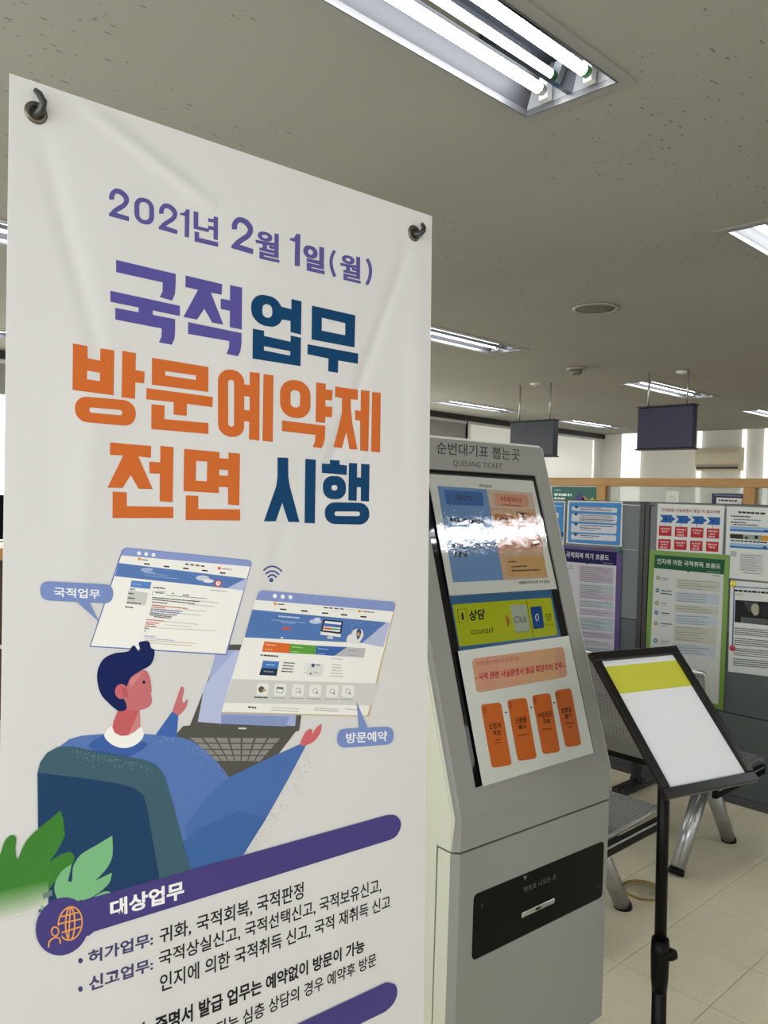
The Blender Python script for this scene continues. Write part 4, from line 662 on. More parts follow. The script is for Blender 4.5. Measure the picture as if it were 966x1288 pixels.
["e","c9b79a",1,[1525,4391,1528,4392,1525,4394],5],["e","bfae90",1,[1588,4296,1592,4297,1588,4299],5],["e","c9b79a",1,[1934,4045,1938,4046,1934,4049],5],["e","c9b79a",1,[1901,3969,1904,3969,1901,3972],5],["e","bfae90",1,[1889,3898,1893,3898,1889,3901],5],["e","8d99b8",1,[1553,4305,1557,4305,1553,4308],5],["e","c9b79a",1,[1634,4214,1637,4215,1634,4217],5],
["e","c9b79a",1,[1741,4193,1744,4194,1741,4196],5],["e","c9b79a",1,[1600,4299,1603,4300,1600,4302],5],["e","c9b79a",1,[2016,4002,2019,4003,2016,4006],5],["e","8d99b8",1,[1554,4375,1557,4375,1554,4378],5],["e","8d99b8",1,[1649,4287,1652,4288,1649,4290],5],["e","8d99b8",1,[1868,3953,1871,3953,1868,3956],5],["e","8d99b8",1,[1588,4268,1591,4268,1588,4271],5],
["e","c9b79a",1,[1876,4133,1879,4134,1876,4136],5],["e","c9b79a",1,[1672,4140,1675,4140,1672,4143],5],["e","bfae90",1,[1829,3988,1832,3988,1829,3991],5],["e","bfae90",1,[1906,3987,1910,3988,1906,3990],5],["e","bfae90",1,[1719,4174,1722,4175,1719,4177],5],["e","bfae90",1,[1764,4047,1768,4048,1764,4050],5],["e","8d99b8",1,[1935,3914,1938,3914,1935,3917],5],
["e","c9b79a",1,[1906,3865,1910,3865,1906,3868],5],["e","c9b79a",1,[1939,3935,1942,3936,1939,3938],5],["e","8d99b8",1,[1860,4017,1863,4017,1860,4020],5],["e","bfae90",1,[1979,3890,1982,3891,1979,3894],5],["e","8d99b8",1,[1489,4430,1492,4431,1489,4433],5],["e","bfae90",1,[1544,4362,1547,4362,1544,4365],5],["e","8d99b8",1,[1605,4378,1608,4379,1605,4381],5],
["e","bfae90",1,[1703,4224,1706,4225,1703,4227],5],["e","8d99b8",1,[1821,4057,1825,4058,1821,4060],5],["e","8d99b8",1,[1611,4369,1614,4370,1611,4372],5],["e","8d99b8",1,[1865,4003,1868,4003,1865,4006],5],["e","bfae90",1,[1537,4349,1541,4350,1537,4352],5],["e","bfae90",1,[1661,4232,1665,4233,1661,4235],5],["e","bfae90",1,[1572,4328,1575,4329,1572,4331],5],
["e","8d99b8",1,[1521,4360,1524,4360,1521,4363],5],["e","bfae90",1,[1511,4427,1514,4427,1511,4430],5],["e","bfae90",1,[1465,4409,1468,4410,1465,4412],5],["e","8d99b8",1,[1486,4375,1489,4376,1486,4378],5],["e","8d99b8",1,[1667,4172,1671,4173,1667,4175],5],["e","bfae90",1,[1670,4306,1674,4306,1670,4309],5],["e","c9b79a",1,[1566,4305,1569,4305,1566,4308],5],
["e","8d99b8",1,[1717,4320,1721,4320,1717,4323],5],["e","c9b79a",1,[1638,4390,1641,4391,1638,4393],5],["e","c9b79a",1,[1579,4361,1582,4362,1579,4364],5],["e","c9b79a",1,[1557,4386,1560,4386,1557,4389],5],["e","c9b79a",1,[1919,3864,1923,3864,1919,3867],5],["e","8d99b8",1,[1536,4374,1539,4374,1536,4377],5],["e","8d99b8",1,[1878,4119,1882,4119,1878,4122],5],
["e","c9b79a",1,[1637,4203,1640,4204,1637,4206],5],["e","8d99b8",1,[1850,3963,1853,3964,1850,3967],5],["e","bfae90",1,[1507,4336,1510,4337,1507,4339],5],["e","8d99b8",1,[1652,4175,1656,4176,1652,4178],5],["e","c9b79a",1,[1745,4125,1748,4126,1745,4128],5],["e","bfae90",1,[1878,4012,1882,4012,1879,4015],5],["e","bfae90",1,[1759,4047,1762,4048,1759,4050],5],
["e","8d99b8",1,[1527,4415,1530,4416,1527,4418],5],["e","bfae90",1,[1838,3988,1841,3989,1838,3991],5],["e","bfae90",1,[1717,4170,1720,4171,1717,4173],5],["e","8d99b8",1,[1600,4239,1603,4240,1600,4242],5],["e","c9b79a",1,[1846,3928,1849,3929,1846,3932],5],["e","8d99b8",1,[1643,4219,1647,4219,1644,4222],5],["e","8d99b8",1,[1901,4020,1904,4021,1901,4023],5],
["e","c9b79a",1,[1712,4158,1715,4159,1712,4161],5],["e","c9b79a",1,[1690,4264,1693,4265,1690,4267],5],["e","c9b79a",1,[1832,3950,1836,3950,1832,3953],5],["e","bfae90",1,[1761,4200,1765,4201,1761,4203],5],["e","8d99b8",1,[1835,4057,1838,4058,1835,4060],5],["e","8d99b8",1,[1697,4217,1701,4217,1697,4220],5],["e","c9b79a",1,[1601,4375,1604,4376,1601,4378],5],
["e","c9b79a",1,[1492,4356,1495,4357,1492,4359],5],["e","bfae90",1,[1701,4295,1704,4295,1701,4298],5],["e","8d99b8",1,[1920,3884,1923,3885,1920,3887],5],["e","c9b79a",1,[1566,4354,1569,4355,1566,4357],5],["e","c9b79a",1,[1863,3969,1867,3970,1863,3972],5],["e","c9b79a",1,[1749,4327,1752,4327,1749,4330],5],["e","8d99b8",1,[1602,4239,1606,4239,1602,4242],5],
["e","c9b79a",1,[1662,4406,1665,4407,1662,4410],5],["e","8d99b8",1,[1532,4337,1535,4338,1532,4341],5],["e","8d99b8",1,[1713,4196,1716,4197,1713,4199],5],["e","c9b79a",1,[1816,4070,1820,4070,1816,4073],5],["e","c9b79a",1,[1581,4295,1584,4295,1581,4298],5],["e","bfae90",1,[1857,3974,1861,3975,1857,3977],5],["e","c9b79a",1,[1680,4201,1683,4202,1680,4204],5],
["e","8d99b8",1,[1500,4392,1503,4393,1500,4395],5],["e","c9b79a",1,[1633,4283,1637,4284,1634,4286],5],["e","c9b79a",1,[1931,4018,1934,4018,1931,4021],5],["e","c9b79a",1,[2064,3941,2067,3942,2064,3945],5],["e","8d99b8",1,[1867,3987,1871,3988,1867,3990],5],["e","c9b79a",1,[1769,4186,1773,4187,1769,4190],5],["e","c9b79a",1,[1503,4403,1506,4403,1503,4406],5],
["e","bfae90",1,[1961,3991,1965,3991,1961,3994],5],["e","8d99b8",1,[1621,4204,1624,4205,1621,4207],5],["e","c9b79a",1,[1848,3933,1852,3933,1848,3936],5],["e","c9b79a",1,[1652,4321,1655,4322,1652,4324],5],["e","bfae90",1,[1904,3943,1908,3943,1904,3946],5],["e","c9b79a",1,[1651,4205,1654,4205,1651,4208],5],["e","8d99b8",1,[1466,4399,1469,4400,1466,4402],5],
["e","bfae90",1,[1905,3899,1909,3899,1905,3902],5],["e","8d99b8",1,[1667,4215,1671,4215,1667,4218],5],["e","8ea2d2",8,[1167,3745,1169,3745,1167,3747],5],["e","8ea2d2",8,[1134,3715,1137,3716,1134,3718],5],["e","8ea2d2",8,[1137,3734,1140,3735,1137,3737],5],["e","8ea2d2",8,[962,3627,965,3628,962,3630],5],["e","8ea2d2",8,[1191,3783,1193,3784,1191,3786],5],
["e","8ea2d2",8,[1208,3769,1210,3770,1208,3772],5],["e","8ea2d2",8,[1284,3874,1287,3874,1284,3876],5],["e","8ea2d2",8,[1104,3721,1107,3721,1104,3723],5],["e","8ea2d2",8,[977,3666,979,3666,977,3668],5],["e","8ea2d2",8,[863,3607,865,3607,863,3609],5],["e","8ea2d2",8,[905,3625,907,3625,905,3627],5],["e","8ea2d2",8,[1082,3689,1085,3690,1082,3692],5],["e","8ea2d2",8,[1221,3829,1224,3829,1221,3831],5],
["e","8ea2d2",8,[958,3616,960,3616,958,3618],5],["e","8ea2d2",8,[945,3608,947,3609,945,3611],5],["e","8ea2d2",8,[1261,3819,1263,3819,1261,3821],5],["e","8ea2d2",8,[1086,3711,1089,3711,1086,3713],5],["e","8ea2d2",8,[1144,3784,1147,3784,1145,3786],5],["e","8ea2d2",8,[904,3592,907,3592,904,3594],5],["e","8ea2d2",8,[954,3610,956,3611,954,3613],5],["e","8ea2d2",8,[1149,3731,1152,3731,1149,3733],5],
["e","8ea2d2",8,[954,3650,956,3650,954,3652],5],["e","8ea2d2",8,[1173,3731,1176,3731,1173,3733],5],["e","8ea2d2",8,[1188,3793,1190,3794,1188,3796],5],["e","8ea2d2",8,[877,3609,880,3609,877,3611],5],["e","8ea2d2",8,[861,3612,863,3612,861,3614],5],["e","8ea2d2",8,[988,3662,991,3662,988,3664],5],["e","8ea2d2",8,[1007,3659,1010,3659,1007,3661],5],["e","8ea2d2",8,[955,3619,957,3619,955,3621],5],
["e","8ea2d2",8,[1192,3815,1194,3815,1192,3817],5],["e","8ea2d2",8,[893,3593,895,3594,893,3596],5],["e","8ea2d2",8,[934,3627,936,3627,934,3629],5],["e","8ea2d2",8,[956,3608,958,3608,956,3610],5],["e","8ea2d2",8,[879,3614,882,3614,879,3616],5],["e","8ea2d2",8,[876,3619,878,3619,876,3621],5],["e","8ea2d2",8,[1070,3708,1072,3708,1070,3710],5],["e","8ea2d2",8,[1087,3703,1090,3703,1087,3705],5],
["e","8ea2d2",8,[1024,3642,1027,3642,1024,3644],5],["e","8ea2d2",8,[951,3609,953,3609,951,3611],5],["e","8ea2d2",8,[876,3609,878,3610,876,3612],5],["e","8ea2d2",8,[871,3612,873,3612,871,3614],5],["e","8ea2d2",8,[1227,3870,1230,3871,1227,3873],5],["e","8ea2d2",8,[1287,3900,1290,3900,1287,3902],5],["e","8ea2d2",8,[1182,3741,1184,3741,1182,3743],5],["e","8ea2d2",8,[916,3613,918,3614,916,3615],5],
["e","8ea2d2",8,[1146,3732,1148,3732,1146,3734],5],["e","8ea2d2",8,[1148,3719,1150,3719,1148,3721],5],["e","8ea2d2",8,[1010,3621,1012,3621,1010,3623],5],["e","8ea2d2",8,[1170,3733,1172,3734,1170,3736],5],["e","8ea2d2",8,[1282,3901,1285,3901,1282,3903],5],["e","8ea2d2",8,[937,3610,939,3611,937,3612],5],["e","8ea2d2",8,[1309,3907,1311,3907,1309,3909],5],
["e","8ea2d2",8,[981,3713,983,3714,981,3716],5],["e","8ea2d2",8,[1134,3713,1136,3713,1134,3715],5],["e","8ea2d2",8,[832,3620,835,3620,832,3622],5],["e","8ea2d2",8,[977,3631,979,3632,977,3634],5],["e","8ea2d2",8,[1112,3726,1115,3726,1112,3728],5],["e","8ea2d2",8,[1182,3760,1184,3761,1182,3763],5],["e","8ea2d2",8,[1306,3876,1309,3877,1306,3879],5],["e","8ea2d2",8,[1307,3887,1309,3887,1307,3889],5],
["e","8ea2d2",8,[1261,3827,1264,3828,1261,3830],5],["e","8ea2d2",8,[1127,3736,1129,3737,1127,3739],5],["e","8ea2d2",8,[997,3625,999,3626,997,3628],5],["e","8ea2d2",8,[921,3599,923,3600,921,3602],5],["e","8ea2d2",8,[959,3629,961,3629,959,3631],5],["e","8ea2d2",8,[950,3618,953,3619,950,3621],5],["e","8ea2d2",8,[1058,3674,1061,3674,1058,3676],5],["e","8ea2d2",8,[1116,3688,1119,3689,1116,3691],5],
["e","8ea2d2",8,[856,3614,859,3615,856,3616],5],["e","8ea2d2",8,[1172,3756,1174,3757,1172,3759],5],["e","8ea2d2",8,[944,3616,946,3616,944,3618],5],["e","8ea2d2",8,[1161,3737,1164,3738,1161,3740],5],["e","8ea2d2",8,[1010,3670,1012,3670,1010,3672],5],["e","8ea2d2",8,[1025,3684,1027,3684,1025,3686],5],["e","8ea2d2",8,[1109,3684,1112,3685,1109,3687],5],["e","8ea2d2",8,[964,3608,967,3609,964,3611],5],
["e","8ea2d2",8,[1055,3659,1057,3659,1055,3661],5],["e","8ea2d2",8,[1183,3752,1185,3752,1183,3754],5],["e","8ea2d2",8,[907,3590,909,3590,907,3592],5],["e","8ea2d2",8,[1085,3695,1087,3696,1085,3698],5],["e","8ea2d2",8,[1265,3845,1268,3846,1265,3848],5],["e","8ea2d2",8,[914,3602,916,3603,914,3605],5],["e","8ea2d2",8,[1050,3648,1053,3648,1050,3650],5],
["e","8ea2d2",8,[1116,3717,1118,3717,1116,3719],5],["e","8ea2d2",8,[1119,3704,1122,3704,1119,3706],5],["e","8ea2d2",8,[1078,3668,1080,3669,1078,3671],5],["e","8ea2d2",8,[1122,3688,1124,3688,1122,3690],5],["e","8ea2d2",8,[923,3600,925,3600,923,3602],5],["e","8ea2d2",8,[922,3609,924,3609,922,3611],5],["e","8ea2d2",8,[1285,3854,1287,3854,1285,3856],5],
["e","8ea2d2",8,[1048,3662,1050,3662,1048,3664],5],["e","8ea2d2",8,[1225,3798,1228,3798,1225,3800],5],["e","8ea2d2",8,[1286,3850,1289,3850,1286,3852],5],["e","8ea2d2",8,[986,3660,988,3660,986,3662],5],["e","8ea2d2",8,[1043,3650,1045,3650,1043,3652],5],["e","8ea2d2",8,[1105,3676,1107,3676,1105,3678],5],["e","8ea2d2",8,[1320,3902,1323,3903,1320,3905],5],
["e","8ea2d2",8,[1257,3832,1260,3833,1257,3835],5],["e","8ea2d2",8,[949,3608,951,3609,949,3611],5],["e","8ea2d2",8,[1119,3694,1122,3694,1119,3696],5],["e","8ea2d2",8,[1110,3690,1113,3691,1110,3693],5],["e","8ea2d2",8,[1137,3771,1140,3772,1137,3774],5],["e","8ea2d2",8,[1159,3721,1161,3721,1159,3723],5],["e","8ea2d2",8,[1097,3695,1099,3696,1097,3698],5],
["e","8ea2d2",8,[1269,3876,1272,3877,1270,3879],5],["e","8ea2d2",8,[1172,3746,1174,3746,1172,3748],5],["e","8ea2d2",8,[1053,3702,1055,3703,1053,3705],5],["e","8ea2d2",8,[1059,3668,1061,3669,1059,3671],5],["e","8ea2d2",8,[1010,3657,1012,3657,1010,3659],5],["e","8ea2d2",8,[944,3623,946,3623,944,3625],5],["e","8ea2d2",8,[1015,3644,1017,3644,1015,3646],5],
["e","8ea2d2",8,[1285,3888,1288,3889,1285,3891],5],["e","8ea2d2",8,[1266,3872,1268,3872,1266,3874],5],["e","8ea2d2",8,[1150,3716,1153,3717,1150,3719],5],["e","8ea2d2",8,[921,3611,924,3612,922,3614],5],["e","8ea2d2",8,[1099,3673,1101,3674,1099,3676],5],["e","8ea2d2",8,[1134,3736,1136,3736,1134,3738],5],["e","8ea2d2",8,[1259,3918,1262,3919,1259,3921],5],
["e","8ea2d2",8,[897,3591,900,3591,897,3593],5],["e","8ea2d2",8,[1120,3725,1123,3725,1120,3727],5],
]
ART[('banner', 'chair_picture')] = [
["p","3f5f6e",22,[191,3958,184,3664,197,3609,232,3564,288,3542,365,3554,537,3618,776,3701,850,3743,898,3808,950,3966,1079,4431,786,4442,199,4405]],["p","1f3f66",23,[186,3662,406,3730,622,3805,721,3852,776,3904,797,3975,881,4420,441,4438,199,4366]],["e","8fb0b4",24,[685,3717,687,3718,685,3719],5],["e","8fb0b4",24,[759,3743,761,3744,759,3745],5],["e","8fb0b4",24,[574,3662,576,3663,574,3665],5],
["e","8fb0b4",24,[424,3625,426,3626,424,3627],5],["e","8fb0b4",24,[366,3571,368,3572,366,3573],5],["e","8fb0b4",24,[507,3649,509,3649,507,3651],5],["e","8fb0b4",24,[513,3644,515,3645,513,3646],5],["e","8fb0b4",24,[734,3715,736,3715,734,3717],5],["e","8fb0b4",24,[673,3699,675,3700,673,3701],5],["e","8fb0b4",24,[705,3701,707,3701,706,3703],5],["e","8fb0b4",24,[474,3645,476,3645,474,3647],5],
["e","8fb0b4",24,[614,3669,616,3669,614,3671],5],["e","8fb0b4",24,[438,3615,440,3615,438,3617],5],["e","8fb0b4",24,[600,3712,601,3712,600,3714],5],["e","8fb0b4",24,[450,3633,452,3634,450,3635],5],["e","8fb0b4",24,[512,3634,514,3634,512,3636],5],["e","8fb0b4",24,[484,3626,486,3627,484,3628],5],["e","8fb0b4",24,[714,3710,716,3710,714,3712],5],["e","8fb0b4",24,[794,3757,796,3757,794,3759],5],
["e","8fb0b4",24,[648,3715,650,3715,648,3717],5],["e","8fb0b4",24,[484,3689,486,3689,484,3691],5],["e","8fb0b4",24,[786,3758,789,3758,787,3760],5],["e","8fb0b4",24,[390,3580,392,3580,390,3582],5],["e","8fb0b4",24,[694,3704,696,3705,694,3706],5],["e","8fb0b4",24,[387,3580,389,3580,387,3582],5],["e","8fb0b4",24,[807,3765,809,3765,807,3767],5],["e","8fb0b4",24,[716,3704,718,3705,716,3706],5],
["e","8fb0b4",24,[431,3605,432,3605,431,3607],5],["e","8fb0b4",24,[789,3776,791,3776,789,3778],5],["e","8fb0b4",24,[599,3673,601,3673,599,3675],5],["e","8fb0b4",24,[534,3638,536,3639,534,3640],5],["e","8fb0b4",24,[381,3591,382,3591,381,3593],5],["e","8fb0b4",24,[655,3745,657,3745,655,3747],5],["e","8fb0b4",24,[580,3664,582,3664,580,3666],5],["e","8fb0b4",24,[565,3674,567,3674,565,3676],5],
["e","8fb0b4",24,[764,3730,766,3731,764,3732],5],["e","8fb0b4",24,[477,3632,479,3632,477,3634],5],["e","8fb0b4",24,[683,3699,685,3700,683,3701],5],["e","8fb0b4",24,[515,3641,517,3641,515,3643],5],["e","8fb0b4",24,[691,3742,693,3742,691,3744],5],["e","8fb0b4",24,[418,3607,420,3607,418,3609],5],["e","8fb0b4",24,[802,3736,804,3736,802,3738],5],["e","8fb0b4",24,[437,3602,439,3603,437,3604],5],
["e","8fb0b4",24,[423,3632,425,3632,423,3634],5],["e","8fb0b4",24,[447,3612,449,3613,447,3614],5],["e","8fb0b4",24,[397,3615,399,3615,397,3617],5],["e","8fb0b4",24,[709,3702,711,3702,709,3704],5],["e","8fb0b4",24,[595,3663,597,3663,595,3665],5],["e","8fb0b4",24,[675,3688,677,3689,675,3690],5],["e","8fb0b4",24,[484,3616,486,3616,484,3618],5],["e","8fb0b4",24,[453,3603,455,3603,453,3605],5],
["e","8fb0b4",24,[480,3626,482,3627,480,3628],5],["e","8fb0b4",24,[546,3660,548,3660,546,3662],5],["e","8fb0b4",24,[410,3589,412,3590,410,3591],5],["e","8fb0b4",24,[529,3648,531,3648,529,3650],5],["e","8fb0b4",24,[641,3718,643,3719,641,3720],5],["e","8fb0b4",24,[700,3743,702,3743,700,3745],5],["e","8fb0b4",24,[761,3734,763,3734,761,3736],5],["e","8fb0b4",24,[588,3655,590,3656,588,3657],5],
["e","8fb0b4",24,[441,3667,443,3667,441,3669],5],["e","8fb0b4",24,[704,3715,706,3715,704,3717],5],["e","8fb0b4",24,[611,3669,613,3670,611,3672],5],["e","8fb0b4",24,[807,3754,809,3755,807,3757],5],["e","8fb0b4",24,[744,3749,746,3750,744,3751],5],["e","8fb0b4",24,[630,3713,632,3714,630,3715],5],["e","8fb0b4",24,[530,3651,532,3652,530,3653],5],["e","8fb0b4",24,[831,3797,833,3797,831,3799],5],
["e","8fb0b4",24,[400,3585,401,3585,400,3587],5],["e","8fb0b4",24,[574,3650,576,3650,574,3652],5],["e","8fb0b4",24,[693,3710,695,3710,693,3712],5],["e","8fb0b4",24,[480,3683,482,3683,480,3685],5],["e","8fb0b4",24,[638,3701,639,3702,638,3703],5],["e","8fb0b4",24,[666,3693,668,3694,666,3695],5],["e","8fb0b4",24,[486,3645,488,3645,486,3647],5],["e","8fb0b4",24,[711,3720,713,3721,711,3722],5],
["e","8fb0b4",24,[369,3584,371,3584,369,3586],5],["e","8fb0b4",24,[538,3668,540,3668,538,3670],5],["e","8fb0b4",24,[584,3680,586,3681,584,3682],5],["e","8fb0b4",24,[380,3578,381,3578,380,3580],5],["e","8fb0b4",24,[608,3682,610,3683,608,3684],5],["e","8fb0b4",24,[450,3608,452,3608,450,3610],5],["e","8fb0b4",24,[541,3667,542,3667,541,3669],5],["e","8fb0b4",24,[515,3637,517,3637,515,3639],5],
["e","8fb0b4",24,[706,3740,708,3740,706,3742],5],["e","8fb0b4",24,[627,3674,629,3675,627,3676],5],["e","8fb0b4",24,[711,3737,713,3737,711,3739],5],["e","8fb0b4",24,[755,3743,757,3743,755,3745],5],["e","8fb0b4",24,[717,3707,719,3707,717,3709],5],["e","8fb0b4",24,[829,3772,831,3773,829,3774],5],["e","8fb0b4",24,[691,3702,692,3702,691,3704],5],["e","8fb0b4",24,[547,3644,549,3645,547,3646],5],
["e","8fb0b4",24,[564,3665,566,3665,564,3667],5],["e","8fb0b4",24,[546,3684,547,3685,546,3686],5],["e","8fb0b4",24,[427,3600,428,3600,427,3602],5],["e","8fb0b4",24,[549,3638,551,3639,549,3640],5],["e","8fb0b4",24,[704,3715,706,3716,704,3717],5],["e","8fb0b4",24,[809,3766,811,3766,809,3768],5],["e","8fb0b4",24,[623,3671,625,3672,623,3673],5],["e","8fb0b4",24,[734,3719,736,3720,734,3721],5],
["e","8fb0b4",24,[794,3755,796,3755,794,3757],5],["e","8fb0b4",24,[670,3704,672,3704,670,3706],5],["e","8fb0b4",24,[692,3721,694,3721,692,3723],5],["e","8fb0b4",24,[621,3704,623,3705,621,3706],5],["e","8fb0b4",24,[652,3704,654,3704,652,3706],5],["e","8fb0b4",24,[455,3605,457,3606,455,3607],5],["e","8fb0b4",24,[487,3645,488,3645,487,3647],5],["e","8fb0b4",24,[440,3630,442,3631,440,3632],5],
["e","8fb0b4",24,[414,3647,416,3647,414,3649],5],["e","8fb0b4",24,[797,3788,799,3789,797,3791],5],["e","8fb0b4",24,[488,3625,490,3626,488,3627],5],["e","8fb0b4",24,[571,3695,572,3695,571,3697],5],["e","8fb0b4",24,[397,3596,399,3596,397,3598],5],["e","8fb0b4",24,[512,3684,514,3684,512,3686],5],["e","8fb0b4",24,[788,3745,790,3746,788,3747],5],["e","8fb0b4",24,[565,3689,566,3689,565,3691],5],
["e","8fb0b4",24,[479,3651,481,3651,479,3653],5],["e","8fb0b4",24,[482,3633,484,3634,482,3635],5],["e","8fb0b4",24,[444,3630,446,3630,444,3632],5],["e","8fb0b4",24,[764,3740,766,3741,764,3743],5],["e","8fb0b4",24,[411,3594,413,3594,411,3596],5],["e","8fb0b4",24,[591,3678,593,3679,591,3680],5],["e","8fb0b4",24,[702,3714,704,3715,702,3717],5],["e","8fb0b4",24,[822,3774,824,3774,822,3776],5],
["e","8fb0b4",24,[654,3691,656,3691,655,3693],5],["e","8fb0b4",24,[629,3710,631,3710,629,3712],5],["e","8fb0b4",24,[582,3667,584,3667,582,3669],5],["e","8fb0b4",24,[443,3631,445,3631,443,3633],5],["e","8fb0b4",24,[678,3738,680,3738,678,3740],5],["e","8fb0b4",24,[396,3595,398,3596,396,3597],5],["e","8fb0b4",24,[702,3734,704,3734,703,3736],5],["e","8fb0b4",24,[604,3695,606,3695,604,3697],5],
["e","8fb0b4",24,[692,3787,694,3788,692,3789],5],["e","8fb0b4",24,[608,3667,610,3667,608,3669],5],["e","8fb0b4",24,[578,3671,580,3672,578,3673],5],["e","8fb0b4",24,[604,3707,606,3708,604,3709],5],["e","8fb0b4",24,[575,3667,577,3668,575,3669],5],["e","8fb0b4",24,[615,3673,617,3673,615,3675],5],["e","8fb0b4",24,[469,3621,471,3621,469,3623],5],["e","8fb0b4",24,[531,3651,533,3652,531,3653],5],
["e","8fb0b4",24,[786,3739,788,3739,786,3741],5],["e","8fb0b4",24,[761,3726,763,3727,761,3728],5],["e","8fb0b4",24,[441,3626,443,3627,441,3628],5],["e","8fb0b4",24,[694,3698,696,3699,694,3700],5],["e","8fb0b4",24,[492,3645,494,3646,492,3647],5],["e","8fb0b4",24,[506,3657,508,3658,506,3659],5],["e","8fb0b4",24,[565,3687,567,3687,565,3689],5],["e","8fb0b4",24,[461,3646,463,3647,461,3648],5],
["e","8fb0b4",24,[636,3677,638,3677,636,3679],5],["e","8fb0b4",24,[393,3584,395,3584,393,3586],5],["e","8fb0b4",24,[508,3624,510,3624,508,3626],5],
]
